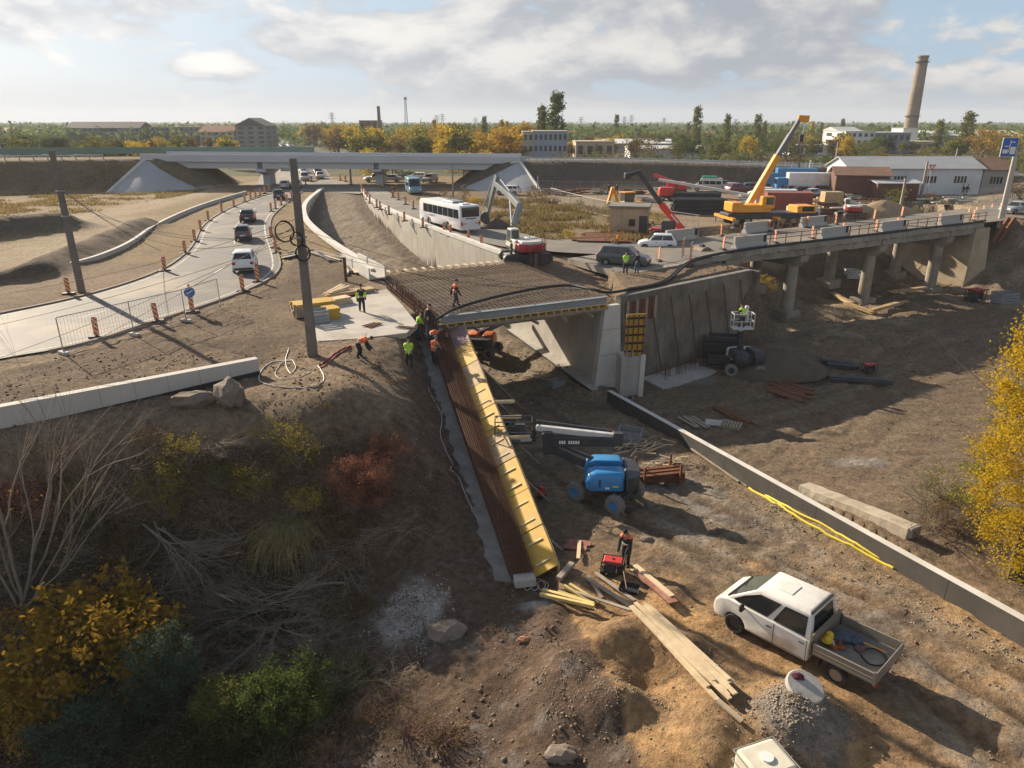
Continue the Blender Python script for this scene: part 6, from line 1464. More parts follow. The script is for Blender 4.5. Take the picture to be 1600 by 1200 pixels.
def dz_(off, t_, s, L_):
 c = V3(t_.location); return max(0, hz(c.x + s.x * off, c.y + s.y * off) - c.z) * .6 + .03
M_WRED = mat('board_red', (.26, .10, .075), .75, .2, 3, .15, dirt=(.35, .25, .18), dscale=1.5, damt=.5)
M_WYEL = mat('beam_yellow', (.52, .40, .15), .7, .15, 3, .1, dirt=(.36, .27, .14), dscale=1.4, damt=.5)
planks('plank_pile', 'long pale planks lying in a bundle in front of the pickup', (1003, 962), (1128, 1090), 12, .14, .05, .13, M_WOODP, seed=4, fan=.1, stack=2)
planks('plank_pile', 'short plank lying below the end of the long plank bundle', (1118, 1098), (1156, 1130), 1, .16, .06, .1, M_WOODP, seed=5)
planks('beam_pile', 'yellowish beams fanned out below the end of the formwork', (845, 938), (926, 960), 2, .13, .12, .3, M_WYEL, seed=6, fan=.05)
planks('beam_pile', 'pair of beams lying above the fanned yellowish beams', (868, 930), (924, 952), 2, .12, .10, .22, M_WYEL, seed=7, fan=.08)
planks('beam_pile', 'thin beams pointing from the formwork end to the long planks', (880, 918), (928, 945), 2, .12, .09, .25, M_WYEL, seed=17, fan=.08)
planks('plank_pile', 'long thin weathered plank between the beams and the plank bundle', (888, 925), (995, 960), 1, .13, .05, .1, M_WOODG, seed=8)
planks('plank_pile', 'grey plank and batten beside the generator', (930, 906), (990, 950), 2, .16, .05, .35, M_WOODG, seed=9, fan=.1)
planks('plank_pile', 'weathered grey post lying near the formwork end', (872, 912), (893, 888), 1, .22, .16, .2, M_WOODG, seed=10)
planks('plank_pile', 'thin grey batten lying between the post and the generator', (915, 900), (938, 935), 1, .12, .04, .2, M_WOODG, seed=11)
planks('red_boards', 'stack of reddish formwork boards on the ground by the generator', (992, 897), (1050, 948), 5, .2, .05, .17, [M_WRED, M_WOODP, M_WRED], seed=12, fan=.08, stack=2)
planks('red_board', 'reddish board lying flat between the formwork and the worker', (885, 852), (920, 856), 2, .35, .04, .3, M_WRED, seed=13)
planks('plank_pile', 'single pale plank standing out beside the reddish board', (905, 880), (907, 852), 1, .15, .04, .2, M_WOODP, seed=14)
planks('plank_pile', 'thin pale planks leaning along the low wall past the steel beams', (1092, 706), (1165, 756), 4, .12, .05, .2, M_WOODG, seed=15, fan=.1)
planks('board_stack', 'boards lying in the mud behind the far end of the low wall', (1072, 655), (1098, 672), 4, .16, .05, .3, M_WOODG, seed=16, fan=.2)
# stacked formwork beams and boards on the slab
def on_slab(u, v): p = P(u, v, .1); return p
def stack(name, label, a, b, rows_, cols, w, h, m_, z0=.1, cat='timber', alt=None):
 A_, B_ = P(*a, z0), P(*b, z0); d = (B_ - A_).normalized(); s = V3((-d.y, d.x, 0)); t_ = thing(name, label, cat, (A_ + B_) / 2); L_ = (B_ - A_).length
 for r_ in range(rows_):
  for c_ in range(cols):
   j = rng.uniform(-.08, .08); q = s * ((c_ - cols / 2 + .5) * w * 1.05) + V3((0, 0, h * (r_ + .5) * 1.02)); MB().beam(-d * L_ / 2 + q + d * j, d * L_ / 2 + q + d * j, w, h).build('beam', alt if alt and r_ < rows_ - 1 else m_, t_)
 return t_
stack('beam_stack', 'stack of yellow formwork beams on the slab beside the coil pole', (459, 494), (520, 486), 4, 6, .2, .2, M_FORMY, alt=M_WOODG)
stack('beam_stack', 'longer stack of yellow formwork beams at the back of the slab', (459, 486), (546, 471), 2, 4, .2, .2, M_WOODP, z0=.1)
stack('panel_stack', 'short stack of yellow formwork panels at the end of the beam stack', (508, 497), (528, 494), 3, 4, .28, .22, M_FORMY)
stack('plank_stack', 'weathered planks stacked at the far edge of the slab', (508, 464), (582, 454), 2, 4, .22, .12, M_WOOD)
planks('plank_pile', 'loose planks leaning over the stack at the far edge of the slab', P(515, 458, .35), P(543, 446, .5), 3, .2, .04, .25, M_WOODP, seed=31, fan=.2)
planks('rebar_bundle', 'small bundle of rusty bars on the pale slab', P(570, 512, .08), P(592, 507, .08), 5, .06, .05, .12, M_RUST, 'rebar', seed=32, fan=.08)
planks('rebar_bundle', 'rusty bars at the slab corner by the workers', P(618, 512, .08), P(648, 514, .08), 4, .05, .05, .1, M_RUST, 'rebar', seed=33, fan=.08)
def crate(name, label, p, sx, sy, h, rz, m_, slats=4, fill=None):
 t_ = thing(name, label, 'crate', p, rz)
 for x in (-1, 1):
  for y in (-1, 1): MB().box((x * sx / 2, y * sy / 2, h / 2), (.06, .06, h)).build('post', m_, t_)
 for k in range(slats):
  z = h * (k + .5) / slats
  for y in (-1, 1): MB().box((0, y * sy / 2, z), (sx - .07, .03, h / slats * .72)).build('side_slat', m_, t_)
  for x in (-1, 1): MB().box((x * sx / 2, 0, z), (.03, sy - .07, h / slats * .72)).build('side_slat', m_, t_)
 MB().box((0, 0, .05), (sx - .02, sy - .02, .06)).build('floor', m_, t_)
 if fill: MB().box((0, 0, h * .55), (sx - .1, sy - .1, .1)).build('contents', fill, t_)
 return t_
M_CRATE = mat('crate_grey', (.25, .28, .29), .6, .1, 3, metal=.2)
crate('metal_crate', 'grey metal crate on the slab beside the coil pole', P(497, 503, .1), 1.2, .9, .8, R(25), M_CRATE)
crate('metal_crate', 'grey slatted crate on the rubble by the low wall', G(984, 690), 1.3, 1.0, .8, R(-20), M_CRATE)
crate('metal_crate', 'pale crate lying in the rubble beside the abutment footing', G(868, 604), 1.0, .8, .55, R(30), M_CRATE)
crate('mesh_box', 'dark stillage box beside the white boom lift', G(1130, 572), 2.4, 1.4, 1.1, R(-12), M_LDARK, fill=M_PLAST); crate('mesh_box', 'second dark stillage box close against the stained wall', G(1128, 558) + V3((0, .6, 0)), 2.6, 1.3, 1.7, R(-12), M_LDARK, fill=M_PLAST)
# steel sections on posts
p = G(1025, 752); t_ = thing('steel_beam_rack', 'rusty steel beams stacked between upright posts on the pit floor', 'steel beams', p, R(12))
for k in range(6):
 y, z = (-.35 + .35 * (k % 3)), .25 + .22 * (k // 3)
 MB().box((0, y, z + .09), (2.7, .2, .03)).build('beam_flange', M_RUST, t_); MB().box((0, y, z), (2.7, .03, .16)).build('beam_web', M_RUST, t_); MB().box((0, y, z - .09), (2.7, .2, .03)).build('beam_flange', M_RUST, t_)
for x in (-.9, 1.0):
 for y in (-.62, .62): MB().box((x, y, .55), (.1, .1, 1.2)).build('upright', M_RUST, t_)
 MB().box((x, 0, .08), (.12, 1.3, .12)).build('bearer', M_RUST, t_)
def ibeam(name, label, a, b, n, w, h, m_, seed):
 return planks(name, label, a, b, n, w, h, w * 1.25, m_, 'steel', seed=seed, fan=.1)
ibeam('steel_section', 'dark steel sections lying in the mud beyond the low wall', (1290, 595), (1388, 602), 3, .25, .2, M_LDARK, 41); ibeam('steel_section', 'dark steel frame lying near the small red generator', (1287, 570), (1338, 576), 3, .3, .25, M_LDARK, 42)
ibeam('rusty_plates', 'rusty steel plates on the muddy ground behind the low wall', (1205, 604), (1262, 622), 6, .4, .08, M_RUST, 43); ibeam('rusty_plates', 'thin rusty bars beside the pallet in the mud', (1120, 640), (1175, 668), 4, .15, .06, M_RUST, 44)
ibeam('mesh_bundle', 'bundle of dark steel mesh in the shade beside the formwork', (772, 630), (800, 668), 9, .08, .1, M_LDARK, 45); ibeam('mesh_bundle', 'dark steel bars lying behind the boom platform', (775, 668), (830, 690), 8, .07, .1, M_LDARK, 46)
p = G(1142, 668); t_ = thing('pallet', 'wooden pallet in the mud behind the low wall', 'pallet', p, R(-25))
for k in range(7): MB().box((-.55 + k * .18, 0, .2), (.11, 1.0, .03)).build('slat', M_WOODG, t_)
for y in (-.42, 0, .42): MB().box((0, y, .1), (1.2, .1, .14)).build('bearer', M_WOODG, t_)
p = G(1116, 662); tag(MB().box((0, 0, .04), (1.1, .9, .05)).build('grey_board', M_CONC, None, loc=p, rz=R(-20)), 'flat grey board on the mud beside the pallet', 'board')
# generator and helpers
def generator(name, label, p, rz, m_, s=1.0):
 t_ = thing(name, label, 'generator', p, rz); t_.scale = (s, s, s)
 for x in (-1, 1):
  for y in (-1, 1): MB().tube([(x * .42, y * .28, 0), (x * .42, y * .28, .62)], .025, 6).build('frame_post', M_PLAST, t_)
 for z in (.06, .62):
  for y in (-1, 1): MB().tube([(-.42, y * .28, z), (.42, y * .28, z)], .025, 6).build('frame_rail', M_PLAST, t_)
  for x in (-1, 1): MB().tube([(x * .42, -.28, z), (x * .42, .28, z)], .025, 6).build('frame_rail', M_PLAST, t_)
 MB().box((0, 0, .58), (.76, .5, .16)).build('fuel_tank', m_, t_, bevel=.05); MB().box((-.12, 0, .27), (.5, .4, .36)).build('engine', M_LDARK, t_, bevel=.04); MB().box((.27, 0, .3), (.2, .4, .34)).build('control_panel', M_PLAST, t_, bevel=.02)
 MB().lathe([(.05, .66), (.05, .69)], 12).build('fuel_cap', M_PLAST, t_)
 for y in (-.22, .22): MB().lathe([(.11, -.04), (.11, .04)], 14, (-.34, y, .11), ax='y').build('wheel', M_TYRE, t_)
 return t_
M_GRED = mat('generator_red', (.50, .045, .035), .45, .08, 2)
generator('generator', 'red frame generator standing beside the bowed worker', G(957, 897), R(-15), M_GRED, 1.0)
generator('generator', 'small red generator on the mud by the dark steel frame', G(1357, 582), R(20), M_GRED, 1.1)
generator('generator', 'red compressor beside the crates below the old bridge', G(1522, 470), R(20), M_GRED, 2.0)
p = G(846, 778); t_ = thing('vibratory_rammer', 'small red compactor machine standing alone on the shaded pit floor', 'compactor', p, R(50))
MB().box((0, 0, .08), (.5, .3, .14)).build('foot_plate', M_PLAST, t_, bevel=.03); MB().loft([[(-.2, -.16, .16), (.2, -.16, .16), (.2, .16, .16), (-.2, .16, .16)], [(-.14, -.14, .62), (.12, -.14, .58), (.12, .14, .58), (-.14, .14, .62)]]).build('engine', M_GRED, t_, bevel=.05); MB().tube([(-.1, -.18, .55), (-.45, -.2, .8), (-.45, .2, .8), (-.1, .18, .55)], .022, 6).build('handle', M_PLAST, t_)
tag(blob('red_canister', M_GRED, .16, (1.3, .9, .8), 3, G(952, 674) + V3((0, 0, .1)), rough=.1), 'small red canister on the ground beside the slatted crate', 'canister')
p = G(983, 925); t_ = thing('mortar_tub', 'black mortar tub with tools beside the reddish boards', 'tub', p, R(-20)); MB().loft([[(-.28, -.2, 0), (.28, -.2, 0), (.28, .2, 0), (-.28, .2, 0)], [(-.36, -.27, .2), (.36, -.27, .2), (.36, .27, .2), (-.36, .27, .2)]], caps=False).build('tub', M_PLAST, t_); MB().box((0, 0, .05), (.6, .42, .04)).build('bottom', M_PLAST, t_); MB().tube([(-.1, 0, .1), (-.3, .3, .6)], .02, 5).build('tool_handle', M_WOODP, t_)
# old broken concrete beam lying beyond the low wall
a, b = G(1255, 770), G(1425, 840); t_ = thing('concrete_beam', 'long broken concrete beam lying behind the low wall with torn end', 'concrete beam', (a + b) / 2)
d = (b - a); L_ = d.length; d.normalize(); s = V3((-d.y, d.x, 0)).normalized(); secs = []; r_ = random.Random(5)
for i in range(18):
 c = -d * L_ / 2 + d * L_ * i / 17; j = lambda: V3((r_.uniform(-.02, .02), r_.uniform(-.025, .025), r_.uniform(-.02, .02))); secs.append([c + s * .36 + V3((0, 0, -.1)) + j(), c - s * .36 + V3((0, 0, -.1)) + j(), c - s * .33 + V3((0, 0, .5)) + j(), c + s * .33 + V3((0, 0, .5)) + j()])
MB().loft(secs).build('beam', mat('weathered_concrete', (.36, .31, .235), .9, .15, 1, .5, 7, dirt=(.28, .21, .14), dscale=.8, damt=.6, world=True), t_, bevel=.04)
MB().box(d * (L_ / 2 + .06) + V3((0, 0, .28)), (.14, .6, .45), rz=math.atan2(d.y, d.x)).build('torn_end', M_CONCD, t_, bevel=.03)
for k in range(9): q = d * (L_ / 2) + s * rng.uniform(-.28, .28) + V3((0, 0, rng.uniform(.05, .5))); MB().tube([q, q + d * rng.uniform(.2, .45) + V3((0, 0, rng.uniform(-.2, .2)))], .012, 4).build('bent_bar', M_REBAR, t_)
# manhole cover stone on the gravel heap, with a rag
p = G(1256, 1080); t_ = thing('manhole_slab', 'round concrete manhole slab lying on the gravel heap', 'concrete slab', p + V3((0, 0, .1)), 0, rx=R(14), ry=R(8)); MB().lathe([(.02, -.05), (.52, -.05), (.54, 0), (.54, .06), (.50, .10), (.02, .10)], 30).build('slab', M_CONC, t_, smooth=True)
tag(blob('rag', mat('maroon_cloth', (.09, .02, .03), .9, .3, 6, .4), .15, (1.2, .8, .8), 12, p + V3((-.12, .22, .27))), 'dark red rag lying on the round manhole slab', 'rag')
# white tank at the bottom edge
p = G(1190, 1235); t_ = thing('water_tank', 'dirty white plastic tank in a steel cage below the gravel heap', 'tank', p, R(20))
MB().box((0, 0, .55), (1.15, 1.0, 1.0)).build('tank', mat('tank_plastic', (.62, .58, .46), .5, .08, 2, dirt=(.4, .34, .24), dscale=1.5, damt=.4), t_, bevel=.1, seg=2); MB().lathe([(.16, 1.05), (.16, 1.10)], 18).build('lid', M_PLATE, t_)
for z in (.1, .4, .7, 1.0):
 for y in (-.52, .52): MB().tube([(-.6, y, z), (.6, y, z)], .015, 5).build('cage_bar', M_GALV, t_)
 for x in (-.6, .6): MB().tube([(x, -.52, z), (x, .52, z)], .015, 5).build('cage_bar', M_GALV, t_)
# boulders on the bank
M_ROCK = mat('rubble_stone', (.19, .155, .12), .95, .2, 1.5, .7, 6, dirt=(.14, .10, .075), dscale=1.2, damt=.5)
def boulder(name, label, p, r, sc, seed, m_=None, rz=0):
 o = blob(name, m_ or M_ROCK, r, sc, seed, p, rough=.3, rz=rz);
 o.data.polygons.foreach_set('use_smooth', [False] * len(o.data.polygons)); md = o.modifiers.new('chip', 'DECIMATE'); md.ratio = .4
 return tag(o, label, 'boulder')
boulder('boulder', 'tilted broken concrete boulder below the end of the low wall', G(360, 628) + V3((0, 0, .35)), .75, (.75, 1.2, .85), 2, rz=.6); boulder('boulder', 'flat broken concrete boulder left of the tilted boulder', G(303, 632) + V3((0, 0, .2)), .75, (1.25, .7, .5), 4, rz=.2)
boulder('boulder', 'pale angular stone near the bottom edge of the bank', G(876, 1185) + V3((0, 0, .1)), .34, (1.3, .8, .6), 6); boulder('boulder', 'rounded grey concrete lump on the pale gravel patch', G(700, 990) + V3((0, 0, .1)), .55, (1.3, .9, .55), 9)
boulder('boulder', 'small orange brick-like stone on the dark slope', G(818, 1002) + V3((0, 0, .06)), .16, (1.5, .8, .6), 11, mat('brick_stone', (.35, .17, .09), .9)); boulder('boulder', 'small pale stone alone on the pit road beyond the worker', G(1010, 845) + V3((0, 0, .05)), .2, (1.5, .8, .5), 13)
# hoses and cords
def ground_line(name, label, px, r, m_, cat='hose', lift=.03, n=6):
 pts = [G(u, v) for u, v in px]; c = crv(pts, n); c = [V3((q.x, q.y, hz(q.x, q.y) + lift)) for q in c]
 return tag(MB().tube(c, r, 5).build(name, m_, None, smooth=True), label, cat)
M_HOSEW = mat('white_hose', (.52, .48, .42), .6, .1); M_HOSER = mat('red_hose', (.36, .05, .04), .6, .1)
ground_line('red_hose', 'pair-forming red hose running from bent worker to the pale hose', [(548, 541), (530, 549), (515, 560), (497, 573)], .035, M_HOSER); ground_line('red_hose', 'second red hose lying just below the first by the bent worker', [(549, 545), (533, 552), (517, 565), (499, 577)], .035, M_HOSER)
ground_line('white_hose', 'pale hose looping on the ground round the coil pole', [(497, 573), (506, 590), (500, 602), (470, 607), (430, 606), (408, 598), (405, 588), (412, 575), (430, 566), (455, 565)], .03, M_HOSEW)
ground_line('white_hose', 'thinner pale hose making a small loop left of the coil pole', [(452, 545), (447, 560), (448, 575), (455, 585), (462, 575), (455, 563), (440, 568), (430, 585), (442, 594), (470, 590), (486, 582)], .022, M_HOSEW)
ground_line('electric_cord', 'white electric cord running down the bank beside the concrete strip', [(668, 605), (675, 622), (690, 650), (688, 680), (700, 712), (708, 728), (704, 735), (715, 745), (728, 775), (745, 810), (765, 850), (775, 878), (800, 905), (830, 918)], .018, M_HOSEW, 'cord')
ground_line('cord_tangle', 'tangle of white cord at the foot of the formwork', [(815, 916), (825, 908), (832, 918), (822, 924), (818, 914), (832, 908), (842, 918), (834, 926), (828, 914), (842, 908), (852, 916), (846, 924), (838, 914), (850, 910), (857, 918), (848, 926)], .018, M_HOSEW, 'cord', lift=.05)
for k, dx in enumerate((0, 7)): ground_line('yellow_pipe', ('flat yellow plastic pipe lying on the pit road beside the low wall', 'second yellow plastic pipe lying closest to the low wall')[k], [(1170 + dx, 764 - dx), (1230, 800 - dx), (1290 + dx, 836 - dx), (1345, 864 - dx), (1395, 890 - dx)], .05, mat('yellow_strip', (.62, .50, .05), .5, .05), 'pipe', lift=.06)
ground_line('yellow_strap', 'torn yellow plastic strap below the low wall on the bank', [(-20, 668), (60, 655), (110, 646), (160, 634), (200, 624), (235, 614), (262, 606), (272, 608), (276, 604)], .05, mat('yellow_strip', (.62, .50, .05), .5, .05), 'strap', lift=.06)
# sheet-pile posts
for u, v, vt, lb in ((850, 412, 367, 'tall rusty steel post beside the excavator'), (829, 413, 384, 'lower rusty steel post between the excavator and the tall post'), (838, 416, 397, 'short thin rusty post at the deck corner'), (541, 440, 402, 'rusty steel post at the corner of the slab beside the cutting')):
 p = P(u, v); tp = PY(u, vt, p.y).z; t_ = thing('steel_post', lb, 'post', (p.x, p.y, 0)); w = .30 if tp > 2 else .16
 MB().box((0, 0, tp / 2 - .2), (.04, w, tp + .4)).build('web', M_RUST, t_)
 for x in (-w / 2, w / 2): MB().box((x, 0, tp / 2 - .2), (.04, w * 1.1, tp + .4)).build('flange', M_RUST, t_)
p = P(1565, 362, -.2); t_ = thing('steel_post', 'slanting rusty steel trestle at the old bridge end', 'post', p);
for s in (-.35, .35): MB().beam((s - .5, 0, -1.2), (s + .8, 0, 1.6), .3, .3).build('leg', M_RUST, t_)
# open concrete channel at the end of the cutting wall
for i, (a, b) in enumerate((((556, 405), (570, 412)), ((572, 414), (598, 428)))):
 A_, B_ = P(*a, .5), P(*b, .5); t_ = thing('concrete_channel', ('short' if i == 0 else 'long') + ' open concrete channel box on the cutting wall by the slab', 'channel', (A_ + B_) / 2 + V3((-.4, 0, 0)), math.atan2(B_.y - A_.y, B_.x - A_.x)); L_ = (B_ - A_).length
 MB().box((0, 0, -.35), (L_, 1.4, .12)).build('floor', M_CONC, t_)
 for y in (-.64, .64): MB().box((0, y, .1), (L_, .12, .78)).build('side', M_CONCL, t_)
# debris heap of formwork at the cutting
for k, (a, b, lb) in enumerate((((440, 405), (475, 398), 'heap of broken boards on the mud beside the cutting'), ((490, 395), (525, 408), 'broken boards against the cutting wall'), ((452, 396), (498, 394), 'dark grating and boards beside the coil pole'), ((535, 400), (552, 428), 'grey sheets and battens dumped by the rusty post'))):
 planks('board_heap', lb, a, b, 7, .25, .06, .3, [M_WOODG, M_WOODP, M_LDARK], 'boards', seed=50 + k, fan=.5, stack=2)
# bucket standing at the road end
p = P(1097, 400); t_ = thing('excavator_bucket', 'loose excavator bucket standing on the road before the barriers', 'bucket', (p.x, p.y, .05), R(20)); mb = MB(); secs = []
for a in np.linspace(R(-10), R(200), 9): secs.append([V3((.75 * math.cos(a), y, .75 * math.sin(a) + .1)) for y in (-.65, .65)])
for i in range(8): mb.add([*secs[i], *secs[i + 1]], [(0, 1, 3, 2)])
for s in (0, 1): mb.quad(*[q[s] for q in secs])
mb.build('shell', mat('bucket_tan', (.20, .16, .11), .8, .2, 2, .2), t_); MB().box((-.1, 0, .9), (.3, .5, .25)).build('hanger', M_LDARK, t_)
# road-end fence frames
for k, (u, v) in enumerate(((1066, 408), (1078, 416))):
 p = P(u, v); t_ = thing('barrier_frame', 'striped steel barrier frame at the road end, ' + ('by the minivan' if k == 0 else 'by the loose bucket'), 'barrier', (p.x, p.y, .02), R(70))
 for x in (-.5, .5): MB().beam((x, 0, 0), (x, 0, 2.0), .08, .08).build('upright', M_STR, t_)
 for z in (1.0, 1.9): MB().beam((-.5, 0, z), (.5, 0, z), .06, .06).build('crossbar', M_GALV, t_)
 MB().box((0, 0, .05), (1.2, .5, .1)).build('foot', M_PLAST, t_)
p = P(965, 382); t_ = thing('warning_lamp', 'small orange warning lamp on the road edge behind the minivan', 'lamp', (p.x, p.y, 0)); MB().lathe([(.2, 0), (.2, .1), (.04, .12), (.04, .5)], 12).build('stand', M_PLAST, t_); MB().lathe([(.05, .5), (.16, .6), (.16, .85), (.05, .95)], 12).build('lens', M_ORANGE, t_, smooth=True)
# forms round the old piers
for k, (a, b) in enumerate((((1322, 478), (1365, 492)), ((1365, 492), (1410, 480)), ((1300, 462), (1330, 478)), ((1393, 462), (1450, 455)))):
 planks('pier_formwork', ('yellowish formwork boards set in the mud round the old bridge pier', 'formwork boards on the far side of the old bridge pier footing', 'short formwork boards left of the old bridge pier footing', 'dark formwork boards behind the pier by the abutment')[k], a, b, 3, .5, .1, .06, M_FORMW, 'formwork', seed=70 + k, stack=3)
crate('metal_crate', 'pale crate beyond the piers under the old bridge', G(1330, 438), 1.4, 1.2, 1.0, 0, M_EXW); crate('metal_crate', 'grey crates stack by the red compressor', G(1568, 474), 2.2, 1.4, 1.2, .2, M_CRATE)
# ------------------------------------------------------------------ the yard and its sheds
def container(name, label, u, v, w, d, h, m_, rz=0, z=0):
 p = P(u, v, z); t_ = thing(name, label, 'container', (p.x, p.y + d / 2, hz(p.x, p.y)), rz)
 MB().box((0, 0, h / 2 + .1), (w, d, h)).build('box', m_, t_, bevel=.03)
 rm = MB().box((0, 0, 0), (.12, .05, h - .3)).mesh('rib', m_)
 for i in range(int(w / .5)): link('rib', rm, t_, (-w / 2 + .3 + i * .5, -d / 2 - .015, h / 2 + .1))
 for x in (-1, 1):
  for z_ in (.12, h + .06): MB().box((x * (w / 2 - .06), 0, z_), (.14, d + .04, .14)).build('corner_rail', m_, t_)
 return t_
M_CRED = mat('container_red', (.22, .06, .045), .6, .1, 1, dirt=(.15, .07, .05), dscale=.8, damt=.4); M_CPALE = mat('container_pale', (.45, .48, .50), .6, .08, 1)
M_CBLUE = mat('truck_blue', (.04, .17, .36), .5, .08, 1)
container('shipping_container', 'red-brown shipping container behind the concrete rings', 1234, 331, 6.0, 2.4, 2.4, M_CRED, R(-8)); container('shipping_container', 'pale site container behind the red-brown container', 1213, 325, 5.5, 2.4, 2.4, M_CPALE, R(-8))
def box_truck(name, label, u, v, L_, m_box, m_cab, rz):
 p = P(u, v); t_ = thing(name, label, 'truck', (p.x, p.y, hz(p.x, p.y)), rz)
 MB().box((-.9, 0, 2.2), (L_ - 2, 2.45, 2.5)).build('cargo_box', m_box, t_, bevel=.05); MB().box((L_ / 2 - 1.0, 0, 1.55), (1.9, 2.3, 2.1)).build('cab', m_cab, t_, bevel=.15); MB().box((L_ / 2 - .06, 0, 2.0), (.08, 2.0, .8)).build('windscreen', M_GLASS, t_)
 MB().box((0, 0, .75), (L_ - .5, 1.0, .3)).build('chassis', M_LDARK, t_)
 for x in (L_ / 2 - 1.2, -L_ / 2 + 1.6):
  for y in (-1, 1): wheel(t_, x, y, .48, .3)
 return t_
box_truck('box_truck', 'white box truck with blue cab parked before the brown shed', 1252, 303, 9, M_WHITEP, M_CBLUE, R(172)); box_truck('box_truck', 'blue box truck with open end parked at the bank foot', 1233, 294, 9, M_CBLUE, M_CBLUE, R(172))
for k, (u, v, hd_, kd, c, lb) in enumerate(((1190, 309, 170, 'suv', 'white', 'white off-roader parked beside the crane boom'), (1215, 302, 215, 'sedan', 'blueblack', 'dark car parked first beside the blue truck'), (1228, 304, 215, 'hatch', 'silver', 'silver-blue car parked in front of the white box truck'), (1247, 306, 190, 'estate', 'black', 'black estate car parked against the white box truck'), (1266, 309, 185, 'sedan', 'palegrey', 'pale car behind the red skip in the yard'), (1123, 297, 190, 'suv', 'graphite', 'dark car beside the camper van in the yard'), (1585, 343, 200, 'sedan', 'silver', 'silver car on the road past the old bridge'))):
 p = P(u, v); make_car(c + '_car', lb, (p.x, p.y, max(hz(p.x, p.y), .0) + .02), R(hd_), kd, MATS.get('paint_' + c) or M_WHITEP)
for k, (u, v, hd_, kd, c, lb) in enumerate(((1140, 299, 200, 'hatch', 'silver', 'small silver car at the bank foot beside the camper van'), (1152, 302, 20, 'suv', 'wine', 'dark red off-roader near the scrap at the bank foot'), (1166, 299, 180, 'estate', 'graphite', 'dark estate car behind the crane boom'), (1276, 304, 170, 'hatch', 'blueblack', 'dark blue small car at the end of the white box truck'), (1284, 312, 190, 'sedan', 'black', 'black saloon behind the timber pile'))):
 p = P(u, v); make_car(c + '_car', lb, (p.x, p.y, hz(p.x, p.y) + .02), R(hd_), kd, paint('wine', (.2, .03, .03)) if c == 'wine' else MATS['paint_' + c])
p = P(1250, 314); t_ = thing('skip', 'small red skip in the yard before the parked cars', 'skip', (p.x, p.y, 0)); MB().loft([[(-1.1, -.7, .1), (1.1, -.7, .1), (1.1, .7, .1), (-1.1, .7, .1)], [(-1.6, -.9, 1.4), (1.6, -.9, 1.4), (1.6, .9, 1.4), (-1.6, .9, 1.4)]]).build('tub', M_GRED, t_)
for k, x in enumerate((1238, 1248, 1258, 1268, 1278, 1288)):
 p = P(x, 342 + (k % 2) * 2); t_ = thing('concrete_ring', 'grey concrete well ring standing in the yard beside the crane', 'concrete ring', (p.x, p.y + 1, hz(p.x, p.y + 1)), 0, 'concrete rings beside the crane'); h = 1.5 if k % 2 == 0 else 1.0; MB().lathe([(.42, 0), (.52, 0), (.52, h), (.42, h), (.42, .02)], 18, caps=False).build('ring', M_CONCL, t_, smooth=True)
# pipe stacks
p = P(1095, 335); M_PIPE = mat('black_pipe', (.035, .036, .04), .5, .15, 2); pm1 = MB().lathe([(.13, -3.2), (.15, -3.2), (.15, 3.2), (.13, 3.2)], 10, ax='x').mesh('pipe', M_PIPE)
t_ = thing('pipe_stack', 'stack of long black pipes in the yard before the crane', 'pipes', (p.x, p.y + 1.5, 0), R(-4))
for r_ in range(7):
 for c_ in range(9 - (r_ % 2)): link('pipe', pm1, t_, (rng.uniform(-.4, .4), -1.3 + c_ * .31 + (r_ % 2) * .155, .16 + r_ * .27))
p = P(1090, 316); t_ = thing('pipe_stack', 'second black pipe stack behind the first near the conveyor', 'pipes', (p.x, p.y + 1, 0), R(-14))
for r_ in range(5):
 for c_ in range(7): link('pipe', pm1, t_, (rng.uniform(-.4, .4), -1 + c_ * .31 + (r_ % 2) * .155, .16 + r_ * .27))
p = P(1100, 310); t_ = thing('conveyor', 'long pale conveyor boom lying across the yard', 'conveyor', (p.x, p.y + 2, 0), R(-18)); MB().beam((-7, 0, 2.6), (7, 0, .6), .8, .4).build('belt_frame', M_EXW, t_);
for x in (-4, 3): MB().beam((x, 0, 0), (x, 0, 1.6 - x * .14), .3, .3).build('leg', M_LDARK, t_)
p = P(1040, 313); t_ = thing('trailer_tank', 'red tank trailer beside the black boom in the yard', 'trailer', (p.x, p.y, 0)); MB().box((0, 0, 1.3), (2.4, 1.6, 1.4)).build('tank', M_GRED, t_, bevel=.3, seg=3); MB().box((0, 0, .5), (3.4, 1.2, .3)).build('chassis', M_LDARK, t_); [wheel(t_, x, y, .4, .25) for x in (-.7, .7) for y in (-.8, .8)]
p = P(1056, 303); t_ = thing('track_drill', 'red tracked drill rig with pale mast in the yard', 'drill rig', (p.x, p.y, 0), R(-15)); MB().box((0, 0, 1.3), (3.4, 1.8, 1.4)).build('body', M_REDB, t_, bevel=.2); MB().beam((-4, 0, 3.1), (.5, 0, 1.6), .5, .5).build('mast', M_REDB, t_); [track(t_, y, 3.2, .35, .4) for y in (-.9, .9)]
